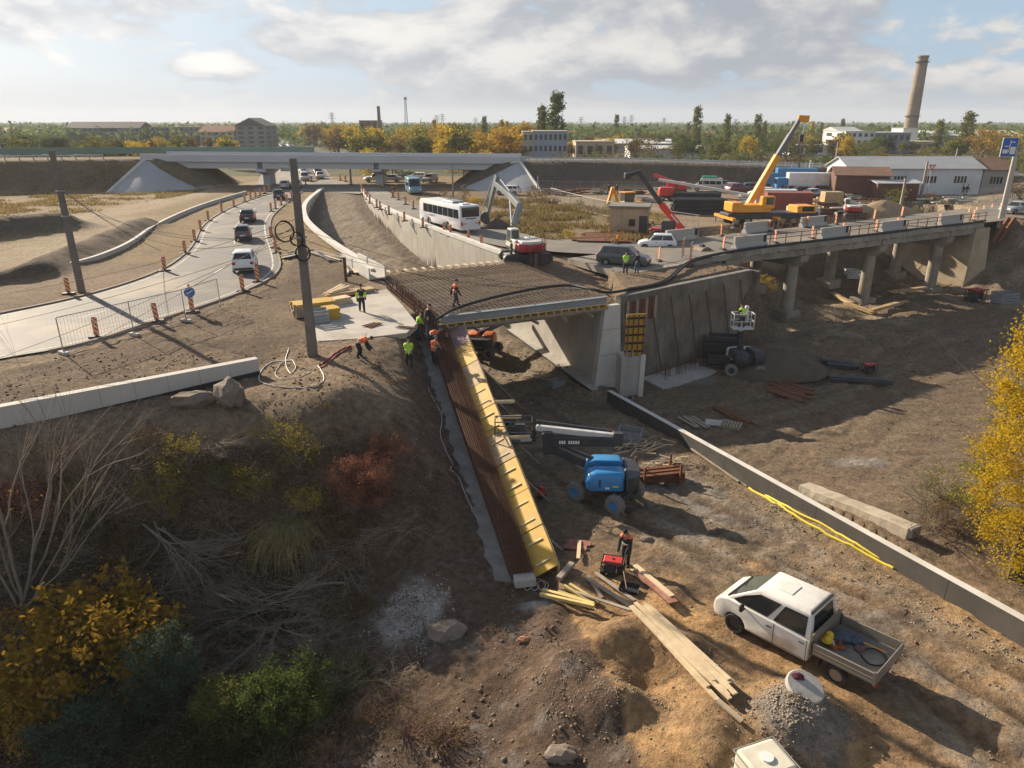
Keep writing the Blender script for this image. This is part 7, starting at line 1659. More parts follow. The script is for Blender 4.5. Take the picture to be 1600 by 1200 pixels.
# backhoe, small excavator
p = P(984, 334); t_ = thing('backhoe_loader', 'orange-yellow backhoe loader parked behind the concrete kiosk', 'backhoe', (p.x, p.y + 1, 0), R(20))
MB().box((0, 0, 1.1), (3.6, 1.5, .8)).build('body', M_CRY, t_, bevel=.1); MB().box((-.3, 0, 2.0), (1.5, 1.4, 1.3)).build('cab', M_GLASSG, t_, bevel=.08); MB().box((-.3, 0, 2.72), (1.7, 1.55, .12)).build('cab_roof', M_CRY, t_); MB().beam((-1.6, 0, 1.0), (-2.6, 0, 3.4), .35, .4).build('rear_boom', M_CRY, t_); MB().beam((-2.6, 0, 3.4), (-3.2, 0, 1.2), .3, .35).build('rear_stick', M_CRY, t_); MB().box((2.4, 0, .7), (.9, 2.1, .8)).build('loader_bucket', M_CRY, t_, bevel=.1); [wheel(t_, -1.1, y, .7, .4) for y in (-.8, .8)]; [wheel(t_, 1.3, y, .45, .3) for y in (-.8, .8)]
p = P(1336, 342); me_, rt2 = make_excavator('mini_excavator', 'white and red small excavator parked in the yard beside the sand heap', (p.x, p.y + 1, 0), R(10), R(60), M_EXR, M_EXW, M_EXW); me_.scale = (.8, .8, .8); world_part('boom', boxy([PY(1327, 330, p.y + 2), PY(1322, 312, p.y + 3.5), PY(1338, 318, p.y + 6)], [.35, .3], [.45, .4]), M_EXW, me_, .03)
# kiosk
p = P(988, 366); t_ = thing('kiosk', 'small abandoned concrete kiosk with flat roof in the scrub', 'kiosk', (p.x, p.y + 2.2, 0), R(-14)); MB().box((0, 0, 1.35), (4.0, 3.6, 2.8)).build('walls', M_BEIGE, t_); MB().box((0, 0, 2.85), (4.5, 4.1, .22)).build('roof', M_CONCD, t_, bevel=.03); MB().box((1.6, -1.81, 1.0), (.9, .04, 1.9)).build('door', M_LDARK, t_); MB().box((.4, -1.81, 1.2), (.7, .04, .8)).build('window', M_GLASS, t_)
# timber heap, sand heap, big ring
p = P(1283, 322); t_ = thing('log_pile', 'pile of pale cut timber blocks beside a crate in the yard', 'timber', (p.x, p.y, 0))
for k in range(46): a = rng.uniform(0, 6.28); rr = rng.uniform(0, 2.0); MB().box((rr * math.cos(a) * 1.4, rr * math.sin(a) * .7, .2 + (2 - rr) * .55), (rng.uniform(.5, 1.2), .25, .25), M=Matrix.Rotation(rng.uniform(0, 3), 3, 'Z') @ Matrix.Rotation(rng.uniform(-.4, .4), 3, 'X')).build('block', M_WOODP, t_)
p = P(1297, 324); tag(MB().box((0, 0, 1.1), (2.6, 1.8, 2.2)).build('wooden_crate', M_WOOD, None, loc=(p.x, p.y, 0), bevel=.03), 'large plywood crate at the end of the timber pile', 'crate')
p = P(1387, 310); t_ = thing('pipe_ring', 'large grey steel ring standing beside the scrap in the yard', 'steel ring', (p.x, p.y, 0), R(20)); MB().lathe([(1.1, -.4), (1.3, -.4), (1.3, .4), (1.1, .4), (1.1, -.4)], 26, (0, 0, 1.3), ax='x', caps=False).build('ring', M_GALV, t_, smooth=True);
for k in range(8): MB().beam((0, 0, 1.3), (0, 1.15 * math.cos(k * .785), 1.3 + 1.15 * math.sin(k * .785)), .08, .08).build('spoke', M_GALV, t_)
M_SAND = mat('sand', (.30, .22, .13), .95, .15, 1, .4, 8, world=True)
def heap(name, label, u, v, r, h, m_, seed, sc=(1, 1)):
 n, k = 40, 14; V = []; F = []; r_ = random.Random(seed)
 for i in range(k + 1):
  for j in range(n):
   a = 2 * math.pi * j / n; rr = r * (1 - i / k); q = (1 + .14 * float(fbm(np.array([math.cos(a) * 2 + seed]), np.array([math.sin(a) * 2 + i * .25]), 1.2, seed, 3)[0])); V.append((rr * q * math.cos(a) * sc[0], rr * q * math.sin(a) * sc[1], h * (1 - (1 - i / k) ** 1.3) * (1 if i else 0) + (r_.uniform(-.04, .04) if 0 < i < k else 0) - (.3 if i == 0 else 0)))
 for i in range(k):
  for j in range(n): F.append((i * n + j, i * n + (j + 1) % n, (i + 1) * n + (j + 1) % n, (i + 1) * n + j))
 p = G(u, v); return tag(link(name, rawmesh(name, V, F, m_, True), None, p), label, 'heap')
heap('sand_heap', 'heap of brown sand behind the fence beside the small excavator', 1378, 338, 4.2, 2.2, M_SAND, 3, (1.4, .8)); heap('soil_heap', 'small heap of earth below the raised excavator bucket', 775, 356, 1.8, 1.1, mat('dark_soil', (.10, .075, .055), .95, .2, 1, .5, 7, world=True), 5, (1.2, .8)); heap('soil_heap', 'dark earth heap in the pit beside the white boom lift', 1215, 575, 3.0, 1.5, mat('dark_soil', (.10, .075, .055), .95, .2, 1, .5, 7, world=True), 8, (1.3, .8))
# sheds
M_SHW = mat('shed_wall_white', (.58, .60, .61), .8, .05, .5, dirt=(.42, .42, .40), dscale=.3, damt=.5, world=True); M_SHR = mat('shed_roof', (.42, .43, .43), .6, .06, .5, dirt=(.34, .31, .28), dscale=.3, damt=.5, world=True); M_BRN = mat('brown_shed', (.13, .062, .045), .8, .15, .8, dirt=(.08, .05, .04), dscale=.6, damt=.5, world=True); M_BRNR = mat('brown_roof', (.20, .115, .075), .8, .15, .8, world=True); M_GREYW = mat('grey_render', (.30, .28, .25), .85, .1, .5, world=True)
def shed(name, label, a, b, depth, h, rh, mw, mr, win=0, door=None, overh=.4):
 A_, B_ = P(*a), P(*b); A_.z = B_.z = 0; L_ = (B_ - A_).length; t_ = thing(name, label, 'building', (A_.x, A_.y, 0), math.atan2(B_.y - A_.y, B_.x - A_.x))
 MB().prism([V3((0, y, z)) for y, z in ((0, -.5), (depth, -.5), (depth, h), (depth / 2, h + rh), (0, h))], (L_, 0, 0)).build('walls', mw, t_)
 n = (rh ** 2 + (depth / 2) ** 2) ** .5; o = overh
 for sgn in (0, 1):
  y0, y1 = (-o, depth / 2) if sgn == 0 else (depth + o, depth / 2); z0 = h - o * rh / (depth / 2)
  MB().prism([V3((-o, y0, z0 + .04)), V3((-o, y1, h + rh + .04)), V3((-o, y1, h + rh + .16)), V3((-o, y0, z0 + .16))], (L_ + 2 * o, 0, 0)).build('roof', mr, t_)
 for k in range(win):
  x = L_ * (k + .7) / (win + .4)
  for j in range(4): MB().box((x + j * .55 - .8, -.03, h * .58), (.34, .06, 1.1)).build('window', M_GLASS, t_)
 if door: MB().box((L_ * door, -.03, 1.4), (3, .06, 2.8)).build('door', M_GREYW, t_)
 return t_
shed('warehouse', 'long white warehouse with grey roof at the foot of the highway bank', (1322, 304), (1528, 304), 9, 4.2, 1.6, M_SHW, M_SHR, 4, .1)
shed('shed', 'brown corrugated shed standing before the white warehouse', (1302, 310), (1385, 312), 7, 3.6, 1.0, M_BRN, M_BRNR); shed('shed', 'grey shed with rusty roof at the end of the white warehouse', (1530, 304), (1572, 304), 9, 4.0, 1.6, M_GREYW, M_BRNR, 1, .8); shed('lean_to', 'low lean-to with pale flat roof between the brown shed and the bushes', (1368, 314), (1432, 314), 4, 2.6, .3, M_BRN, M_SHR)
# scrap and stacks scattered in the yard
SCRAP = [(1140, 318, 'scrap timber'), (1165, 312, 'grey blocks'), (1340, 312, 'steel frames'), (1360, 318, 'rusty scrap'), (1310, 318, 'brown scrap'), (1420, 322, 'rusty beams'), (1450, 318, 'pale panels'), (1465, 330, 'rusty gate'), (900, 303, 'rusty bars'), (990, 303, 'red sheets'), (860, 303, 'brown rubble'), (1030, 300, 'grey sheets'), (1500, 322, 'stacked panels'), (1210, 318, 'small boxes'), (1300, 335, 'grey rubble'), (940, 303, 'dark boxes'), (1150, 300, 'planks'), (1170, 322, 'sleepers'), (1128, 326, 'sheet steel'), (1205, 306, 'red pallets'), (1345, 325, 'concrete kerbs'), (1325, 330, 'steel tubes'), (1395, 315, 'old tyres'), (1410, 330, 'brown boards'), (1300, 326, 'tool boxes'), (1480, 325, 'white bags'), (1010, 316, 'cable drums'), (1065, 322, 'mesh rolls'), (880, 306, 'rusty pipes')]
for k, (u, v, nm) in enumerate(SCRAP):
 p = P(u, v); t_ = thing('material_stack', 'stack of ' + nm + ' in the yard, ' + ('by the fence at the bank foot' if v < 304 else 'beside the parked machines' if u < 1300 else 'on the open ground before the sheds'), 'stack', (p.x, p.y, hz(p.x, p.y)), rng.uniform(-.3, .3)); m_ = [M_WOODG, M_CONC, M_GALV, M_RUST, M_BRN][k % 5]
 for j in range(rng.randint(5, 10)): MB().box((rng.uniform(-1.6, 1.6), rng.uniform(-.5, .5), .15 + .16 * (j % 5)), (rng.uniform(1, 2.6), rng.uniform(.3, .9), .16), rz=rng.uniform(-.3, .3)).build('piece', m_, t_)
ibeam('rusty_mesh', 'rust-red stack of steel mesh beside the kiosk and the road', (905, 372), (990, 374), 10, .5, .12, M_RUST, 80)
# ------------------------------------------------------------------ town in the background
def facade_block(name, label, u0, u1, vt, Y, depth, storeys, cols, mw, mr, roof='flat', mwin=None, base_v=None, rz=0, cat='building', wh=1.3, rh=None, sidecols=2):
 a, b = PY(u0, vt, Y), PY(u1, vt, Y); L_ = b.x - a.x; H_ = a.z; t_ = thing(name, label, cat, (a.x, Y, 0), rz)
 MB().box((L_ / 2, depth / 2, H_ / 2), (L_, depth, H_)).build('walls', mw, t_)
 if roof == 'gable':
  rh = rh or 2.6; MB().prism([V3((-.4, y, z)) for y, z in ((-.5, H_), (depth + .5, H_), (depth / 2, H_ + rh))], (L_ + .8, 0, 0)).build('roof', mr, t_)
 elif roof == 'front': rh = rh or 3; MB().prism([V3((x, -.4, z)) for x, z in ((-.5, H_), (L_ + .5, H_), (L_ / 2, H_ + rh))], (0, depth + .8, 0)).build('roof', mr, t_)
 else: MB().box((L_ / 2, depth / 2, H_ + .12), (L_ + .4, depth + .4, .3)).build('roof', mr, t_)
 if cols:
  ww_ = L_ / cols; wm_ = MB().box((0, 0, 0), (ww_ * .52, .12, H_ / storeys * .48)).mesh('window', mwin or M_GLASS)
  for s in range(storeys):
   for c in range(cols): link('window', wm_, t_, (ww_ * (c + .5), -.02, H_ / storeys * (s + .55)))
  n2 = sidecols; wm2 = MB().box((0, 0, 0), (.12, depth / n2 * .5, H_ / storeys * .48)).mesh('window', mwin or M_GLASS)
  for s in range(storeys):
   for c in range(n2): link('window', wm2, t_, (L_ + .02 if u1 < 800 else -.02, depth / n2 * (c + .5), H_ / storeys * (s + .55)))
 return t_
M_APG = mat('render_grey', (.24, .23, .22), .9, .12, .15, dirt=(.17, .16, .15), dscale=.1, damt=.5, world=True); M_APR = mat('roof_dark', (.11, .095, .085), .85, .1, .2, world=True); M_TILE = mat('roof_tile_red', (.30, .13, .08), .85, .15, .2, world=True); M_APC = mat('render_cream', (.48, .40, .29), .9, .08, .2, world=True); M_BRK = mat('brick_brown', (.22, .15, .10), .9, .12, .3, world=True); M_FACW = mat('factory_white', (.62, .62, .60), .85, .05, .2, dirt=(.48, .46, .43), dscale=.1, damt=.5, world=True); M_BLG = mat('render_bluegrey', (.30, .34, .40), .85, .1, .2, world=True); M_CONB = mat('render_pale', (.46, .43, .37), .9, .12, .2, dirt=(.33, .28, .22), dscale=.12, damt=.5, world=True); M_GLF = mat('far_window', (.045, .05, .055), .3, .1)
facade_block('apartment_block', 'long grey apartment block with dark pitched roof', 103, 218, 200, 390, 14, 4, 14, M_APG, M_APR, 'gable', M_GLF, rh=3)
facade_block('apartment_block', 'grey-brown apartment block with reddish roof edge beside the dark-roofed block', 219, 310, 199, 395, 14, 4, 12, M_APG, M_TILE, 'flat', M_GLF)
facade_block('apartment_block', 'cream building with red tiled roof at the end of the apartment blocks', 311, 364, 206, 385, 14, 3, 5, M_APC, M_TILE, 'gable', M_GLF, rh=3)
facade_block('apartment_tower', 'grey apartment house with pyramid roof by the avenue', 367, 414, 197, 330, 16, 5, 3, M_APG, M_APR, 'front', M_GLF, rh=3.4)
facade_block('brick_mill', 'brown brick mill beside a thin chimney', 561, 590, 189, 360, 12, 3, 3, M_BRK, M_APR, 'flat', M_GLF)
def chimney(name, label, u, vt, Y, r0, r1, m_, bands=(), zb=0):
 p = PY(u, vt, Y); t_ = thing(name, label, 'chimney', (p.x, Y, 0)); MB().lathe([(r0, zb), (r0 * .5 + r1 * .5, p.z * .5), (r1, p.z - .8), (r1 * 1.08, p.z - .8), (r1 * 1.08, p.z), (r1 * .8, p.z), (r1 * .8, p.z - 2)], 22).build('shaft', m_, t_, smooth=True)
 for z in bands:
  f = r0 + (r1 - r0) * z; pl_ = MB().lathe([(f, p.z * z), (f + .7, p.z * z), (f + .7, p.z * z + .25), (f, p.z * z + .25)], 22).build('platform', M_LDARK, t_)
  MB().lathe([(f + .66, p.z * z + 1.0), (f + .7, p.z * z + 1.0), (f + .7, p.z * z + 1.1), (f + .66, p.z * z + 1.1)], 22, caps=False).build('handrail', M_GALV, pl_)
 return t_
M_CHIM = mat('chimney_concrete', (.27, .215, .165), .9, .12, .25, dirt=(.17, .13, .10), dscale=.15, damt=.6, streak=.3, world=True)
chimney('factory_chimney', 'tall tapering concrete chimney with two platforms behind the white factory', 1443, 87, 330, 2.9, 2.1, M_CHIM, (.36, .93)); chimney('mill_chimney', 'thin dark brick chimney beside the brown mill', 591, 166, 355, 1.0, .7, M_BRK)
facade_block('factory', 'white three-storey factory building with rows of windows', 1322, 1368, 206, 290, 20, 3, 5, M_FACW, M_SHR, 'flat', M_GLF); facade_block('factory', 'grey factory wing behind the white factory', 1369, 1424, 208, 292, 22, 2, 6, mat('factory_grey', (.22, .23, .25), .85, .06, .2, world=True), M_SHR, 'flat', M_GLF); facade_block('boiler_house', 'pale block at the foot of the tall chimney', 1412, 1436, 201, 318, 10, 1, 0, M_FACW, M_SHR)
facade_block('warehouse', 'low pale warehouse left of the white factory', 1243, 1322, 228, 270, 14, 1, 5, M_FACW, M_SHR, 'flat', M_GLF); facade_block('warehouse', 'rounded pale hall behind the white factory', 1310, 1345, 204, 330, 16, 1, 0, M_CONB, M_SHR, 'gable', rh=1.5); facade_block('hangar', 'long low hangar with pale ribbed roof beside the chimney', 1458, 1600, 212, 380, 25, 1, 9, M_CONB, M_FACW, 'gable', M_GLF, rh=2.5); facade_block('warehouse', 'cream low store right of the factory', 1422, 1470, 222, 300, 12, 1, 2, M_APC, M_APC, 'flat', M_GLF)
ob2 = facade_block('office_block', 'blue-grey three-storey office block with weathered end wall beside the highway', 834, 887, 206, 205, 12, 3, 7, M_BLG, M_CONB, 'flat', M_GLF); facade_block('office_block', 'pale weathered end wing of the blue-grey office block', 817, 833.6, 207, 205, 12, 3, 2, M_CONB, M_CONB, 'flat', M_GLF)
facade_block('store_building', 'low cream building right of the office block', 900, 960, 222, 240, 12, 1, 4, M_APC, M_APC, 'flat', M_GLF); facade_block('hall', 'wide hall with pale metal roof behind the highway', 935, 1060, 224, 300, 30, 1, 7, M_BLG, M_FACW, 'gable', M_GLF, rh=1.4); facade_block('hall', 'low white canopy roofs beside the wide hall', 985, 1100, 232, 250, 12, 1, 0, M_FACW, M_FACW, 'gable', rh=.8)
for k in range(16):
 u = 880 + k * 28 + rng.uniform(-8, 8); facade_block('far_house', 'far brown-roofed building on the edge of town', u, u + rng.uniform(14, 30), 208 + rng.uniform(-3, 3), rng.uniform(480, 640), 12, 1, 3, M_APC if k % 3 == 0 else M_BRK, M_BRK if k % 2 else M_TILE, 'gable', M_GLF, rh=2)['group'] = 'far houses on the edge of town'
for k in range(12):
 u = -20 + k * 9.5 if k < 8 else 640 + (k - 8) * 30; facade_block('far_house', 'small far house among the trees', u, u + rng.uniform(12, 22), 206 + rng.uniform(-4, 5), rng.uniform(450, 600), 12, 1, 3, M_APC if k % 2 else M_APG, M_TILE if k % 3 else M_APR, 'gable', M_GLF, rh=2)['group'] = 'small far houses among the trees'
# lattice masts
def mast(name, label, u, vt, Y, w=1.2, arms=0):
 p = PY(u, vt, Y); t_ = thing(name, label, 'mast', (p.x, Y, 0)); m = MB(); n = 12
 for sx in (-1, 1):
  for sy in (-1, 1): m.beam((sx * w, sy * w, 0), (sx * w * .3, sy * w * .3, p.z), .16, .16)
 for i in range(n):
  z0, z1 = p.z * i / n, p.z * (i + 1) / n; f0, f1 = w * (1 - .7 * i / n), w * (1 - .7 * (i + 1) / n)
  m.beam((-f0, -f0, z0), (f1, -f1, z1), .1, .1); m.beam((f0, -f0, z0), (-f1, -f1, z1), .1, .1); m.beam((-f0, -f0, z0), (f0, -f0, z0), .1, .1)
 m.build('lattice', M_GALV, t_)
 for i in range(arms): MB().beam((-3.2 + i * .6, 0, p.z * (.78 + .1 * i)), (3.2 - i * .6, 0, p.z * (.78 + .1 * i)), .25, .25).build('cross_arm', M_GALV, t_)
 if not arms: MB().lathe([(.9, p.z - 1.6), (.9, p.z - .4)], 10).build('antenna', M_GALV, t_)
 return t_
mast('radio_mast', 'tall slender lattice radio mast above the yellow trees', 633, 151, 420, 1.0)
for k, (u, vt, Y) in enumerate(((691, 178, 600), (743, 184, 620), (908, 183, 600), (1038, 184, 640), (1150, 186, 640), (518, 176, 560), (682, 180, 580), (976, 182, 600), (987, 180, 610), (40, 190, 700), (62, 192, 760))): mast('power_pylon', 'far lattice power pylon on the horizon', u, vt, Y, 1.4, 3)['group'] = 'power pylons on the horizon'
# queue of cars on the avenue
FARC = []
for k, (kd, c) in enumerate((('suv', M_WHITEP), ('sedan', MATS['paint_silver']), ('hatch', MATS['paint_black']), ('mpv', MATS['paint_palegrey']), ('estate', MATS['paint_blueblack']), ('suv', paint('wine', (.2, .03, .03))))): FARC.append((make_car('queued_car', 'car queueing on the avenue behind the highway overpass', (0, 0, -50), 0, kd, c, 'cars queueing on the avenue', simple=True)))
ac = resample(av_c, 500); ad_ = np.r_[0, np.cumsum(np.hypot(*np.diff(ac, axis=0).T))]; used = [False] * 6
for lane, o_, s0 in ((0, 5.0, 30), (1, 1.8, 26), (2, -2.0, 60)):
 s = s0
 while s < (430 if lane < 2 else 300):
  i = int(np.searchsorted(ad_, s)); t = ac[i + 1] - ac[i]; t /= np.linalg.norm(t); n_ = np.array((-t[1], t[0])); k = rng.randrange(6); q = ac[i] + n_ * -o_
  o = FARC[k] if not used[k] else copy_tree(FARC[k]); used[k] = True
  o.location = (q[0], q[1], .06); o.rotation_euler = (0, 0, math.atan2(t[1], t[0]) + (math.pi if lane < 2 else 0)); s += rng.uniform(5.8, 8.5) if lane < 2 else rng.uniform(9, 22)
for k in range(6):
 if not used[k]: FARC[k].location = (-50 - k, 170 + 8 * k, .06)
# ------------------------------------------------------------------ vegetation
def leaves(pts, size, seed, up=.3, aspect=.6):
 """one quad leaf per point, random orientation; pts (n,3) numpy"""
 r_ = np.random.RandomState(seed); n = len(pts); a = r_.normal(size=(n, 3)); a[:, 2] *= .7; a /= np.linalg.norm(a, axis=1)[:, None]; b = r_.normal(size=(n, 3)); b -= a * (a * b).sum(1)[:, None]; b /= np.linalg.norm(b, axis=1)[:, None]
 s = (size * r_.uniform(.6, 1.35, n))[:, None]; a = a * s; b = b * s * aspect
 V = np.stack([pts - a * .5, pts + b * .5, pts + a * .5, pts - b * .5], 1).reshape(-1, 3); return V, np.arange(4 * n).reshape(-1, 4)
def clumps(n, k, rad, shape, seed):
 """n leaf points gathered in k clumps whose centres fill shape(rs)->points"""
 r_ = np.random.RandomState(seed); c = shape(r_, k); i = r_.randint(0, k, n); return c[i] + r_.normal(size=(n, 3)) * rad * r_.uniform(.5, 1.2, k)[i][:, None]
def ellip(rx, ry, rz_, cz, hollow=.35, egg=0):
 def f(r_, k):
  d = r_.normal(size=(k, 3)); d /= np.linalg.norm(d, axis=1)[:, None]; rr = (hollow + (1 - hollow) * r_.uniform(0, 1, k) ** .6)[:, None]; p = d * rr
  w = 1 - egg * p[:, 2:3]; return np.c_[p[:, 0:1] * rx * w, p[:, 1:2] * ry * w, p[:, 2:3] * rz_ + cz]
 return f
def column(r, z0, z1, pw=.5):
 def f(r_, k):
  t = r_.uniform(0, 1, k); a = r_.uniform(0, 6.283, k); rr = r * np.sin(np.pi * np.clip(t * .74 + .18, 0, 1)) ** pw * np.sqrt(r_.uniform(.05, 1, k)); return np.c_[rr * np.cos(a), rr * np.sin(a), z0 + (z1 - z0) * t]
 return f
def branches(mb, p, d, L_, r, depth, r_, spread=.5, n=6, kids=3, up=.1, ends=None):
 pts = [V3(p)]; rs = [r]; d = V3(d).normalized()
 for i in range(n):
  d = (d + V3((r_.uniform(-1, 1), r_.uniform(-1, 1), r_.uniform(-1, 1) + up)) * .16).normalized(); pts.append(pts[-1] + d * L_ / n); rs.append(r * (1 - .75 * (i + 1) / n))
 mb.tube(pts, rs, 5 if r > .02 else 3, False)
 if ends is not None and depth <= 1: ends.extend(pts[2:])
 if depth > 0:
  for k in range(kids):
   i = r_.randint(max(1, n // 3), n - 1); q = pts[i]; nd = (d + V3((r_.uniform(-1, 1), r_.uniform(-1, 1), r_.uniform(-.5, 1))) * spread * 1.6).normalized(); branches(mb, q, nd, L_ * r_.uniform(.45, .75), rs[i] * .7, depth - 1, r_, spread, max(3, n - 1), kids, up, ends)
M_BARK = mat('bark', (.10, .08, .06), .95, .25, 4, .5, 20); M_BARKP = mat('bark_pale', (.24, .195, .15), .95, .2, 4, .4, 20)
LF = {'yellow': leafmat('leaf_yellow', (.36, .25, .03), (.60, .44, .05)), 'green': leafmat('leaf_green', (.06, .09, .028), (.16, .19, .05)), 'olive': leafmat('leaf_olive', (.11, .12, .03), (.24, .23, .06)), 'orange': leafmat('leaf_orange', (.26, .15, .025), (.42, .26, .04)), 'brown': leafmat('leaf_brown', (.12, .075, .035), (.22, .15, .06)), 'red': leafmat('leaf_red', (.18, .07, .045), (.38, .19, .12)), 'dark': leafmat('leaf_dark', (.022, .032, .014), (.06, .07, .025)), 'dry': leafmat('dry_grass', (.16, .12, .05), (.30, .23, .10)), 'muted': leafmat('leaf_muted', (.15, .13, .03), (.34, .27, .05)), 'knot': leafmat('leaf_knotweed', (.22, .18, .03), (.48, .25, .04)), 'bluegreen': leafmat('leaf_bluegreen', (.05, .08, .05), (.14, .18, .11))}
def proto(kind, colr, seed, H_=8.0, n=1500, size=.55):
 t_ = thing('tree', 'x', 'tree', (0, 0, -60)); r_ = random.Random(seed); mb = MB()
 if kind == 'poplar': shp, th, k, cr_ = column(H_ * .11, H_ * .04, H_ * 1.0), H_ * .8, 170, .03
 elif kind == 'bush': shp, th, k, cr_ = ellip(H_ * .62, H_ * .55, H_ * .5, H_ * .48, .3), H_ * .4, 34, .09
 else: shp, th, k, cr_ = ellip(H_ * .40, H_ * .38, H_ * .38, H_ * .6, .3, .15), H_ * .6, 40, .07
 mb.tube([(0, 0, -.3), (.05, 0, th * .5), (0, .08, th)], [H_ * .028, H_ * .02, H_ * .006], 7)
 for i in range(7): a = r_.uniform(0, 6.28); z = th * r_.uniform(.3, .95); e = H_ * (.10 if kind == 'poplar' else .26); mb.tube([(0, 0, z), (math.cos(a) * e * .5, math.sin(a) * e * .5, z + e * .5), (math.cos(a) * e, math.sin(a) * e, z + e * (1.2 if kind == 'poplar' else .7))], [H_ * .012, H_ * .008, H_ * .003], 4, False)
 link('trunk', mb.mesh('trunk', M_BARK), t_)
 P_ = clumps(n, k, H_ * cr_, shp, seed); P_[:, 2] = np.maximum(P_[:, 2], .1); V, F = leaves(P_, size, seed); link('crown', rawmesh('crown', V, F, LF[colr]), t_); return t_
PROT = {}
def tree(kind, colr, p, H_, label, group, wid=1.0, seed=None):
 key = (kind, colr, rng.randrange(3)); b = 12.0 if kind == 'poplar' else 8.0
 if key not in PROT: PROT[key] = proto(kind, colr, hash((kind, colr)) % 1000 + key[2] * 7 if False else len(PROT) * 13 + 5, b, 2600 if kind == 'poplar' else 1700 if kind != 'bush' else 1100, .5 if kind != 'bush' else .5); o = PROT[key]
 else: o = copy_tree(PROT[key])
 s = H_ / b; o.location = p; o.scale = (s * wid, s * wid, s); o.rotation_euler = (0, 0, rng.uniform(0, 6.28)); o.name = {'poplar': 'poplar_tree', 'bush': 'bush', 'round': 'tree'}[kind]; o['label'] = label; o['category'] = 'bush' if kind == 'bush' else 'tree'; o['group'] = group; return o
def tree_px(kind, colr, u, vt, Y, label, group, wid=1.0, vb=None):
 t = PY(u, vt, Y)
 if pdist(np.array([t.x]), np.array([Y]), av_c)[0][0] < 15: return
 z0 = hz(t.x, Y); tree(kind, colr, (t.x, Y, z0 - .1), max(1.5, t.z - z0), label, group, wid)
for u, vt, Y, w, c in ((870, 147, 225, 1.1, 'green'), (848, 167, 230, 1.0, 'olive'), (964, 180, 420, .9, 'green'), (1091, 168, 260, .85, 'olive'), (1138, 180, 290, .9, 'olive'), (1186, 180, 300, 1.0, 'olive'), (1471, 188, 290, 1.2, 'olive'), (1517, 176, 280, 1.4, 'olive'), (757, 182, 330, .8, 'green'), (678, 188, 320, .9, 'yellow'), (783, 188, 300, 1.0, 'yellow'), (792, 190, 305, .9, 'yellow'), (1240, 190, 400, .8, 'olive'), (1270, 190, 380, .8, 'yellow'), (1285, 192, 390, .8, 'olive'), (1318, 186, 420, .9, 'olive'), (1196, 190, 330, .8, 'olive'), (1076, 192, 420, .9, 'olive')):
 tree_px('poplar', c, u, vt, Y, {'green': 'tall dark green poplar rising over the town trees', 'olive': 'tall olive-green poplar on the skyline behind the highway', 'yellow': 'narrow yellow poplar behind the highway'}[c], c + ' poplars on the skyline', w)
LB = {'yellow': 'bright yellow autumn tree behind the highway', 'green': 'green leafy tree behind the highway', 'olive': 'olive-green tree in the belt behind the highway', 'orange': 'orange autumn tree behind the highway', 'brown': 'brown half-bare tree behind the highway', 'dark': 'dark evergreen tree behind the highway'}
cnt = 0
for (u0, u1, vt0, vt1, Y0, Y1, n, cols) in ((0, 110, 204, 220, 210, 330, 20, ('green', 'olive', 'dark')), (110, 370, 210, 224, 180, 300, 34, ('olive', 'olive', 'yellow', 'brown', 'orange')), (412, 450, 208, 216, 200, 260, 4, ('olive', 'green')), (455, 560, 190, 208, 220, 420, 34, ('green', 'olive', 'yellow', 'yellow', 'brown')), (560, 660, 198, 216, 200, 380, 36, ('yellow', 'yellow', 'brown', 'olive', 'green')), (650, 820, 192, 216, 190, 380, 60, ('yellow', 'yellow', 'olive', 'green', 'orange')), (885, 1050, 208, 224, 230, 450, 46, ('olive', 'yellow', 'brown', 'green')), (1050, 1330, 204, 226, 215, 450, 84, ('olive', 'olive', 'green', 'yellow', 'brown')), (1330, 1600, 212, 226, 215, 330, 34, ('olive', 'olive', 'green', 'brown', 'dark')), (1530, 1600, 196, 206, 240, 280, 5, ('orange', 'yellow', 'olive')), (540, 800, 232, 246, 160, 185, 18, ('brown', 'yellow', 'olive')), (360, 480, 232, 246, 162, 190, 8, ('olive', 'yellow', 'dark'))):
 for k in range(n):
  c = cols[rng.randrange(len(cols))]; tree_px('round' if rng.random() < .8 else 'bush', c, rng.uniform(u0, u1), rng.uniform(vt0, vt1), rng.uniform(Y0, Y1), LB[c], c + ' trees behind the highway', rng.uniform(.85, 1.35)); cnt += 1
for k in range(44):   # bushes along the far side of the highway bank
 u = 880 + k * 17 + rng.uniform(-6, 6); c = ('olive', 'olive', 'brown', 'green')[rng.randrange(4)]; tree_px('bush', c, u, 236 + (u - 880) * .012 + rng.uniform(-8, 5), 157 + rng.uniform(0, 26), 'rounded ' + {'olive': 'olive', 'brown': 'brownish', 'green': 'green'}[c] + ' bush growing behind the highway guard rail', c + ' bushes behind the guard rail', rng.uniform(1, 1.5))
# far wood and town edge that reads as one mass
fy = 380 + 2300 * NR.uniform(0, 1, 9000) ** 1.8; fx = NR.uniform(-.85, .85, 9000) * (fy + 150); fh = NR.uniform(4, 12, 9000); pts = np.repeat(np.c_[fx, fy, fh * .5], 9, 0) + NR.normal(size=(81000, 3)) * np.array((3.2, 3.2, 1.8)); pts[:, 2] = np.maximum(pts[:, 2], .5)
V, F = leaves(pts, 3.2, 5); tag(link('distant_woodland', rawmesh('distant_woodland', V, F, LF['green'])), 'distant hazy woodland and gardens reaching to the horizon', 'woodland', kind='stuff')
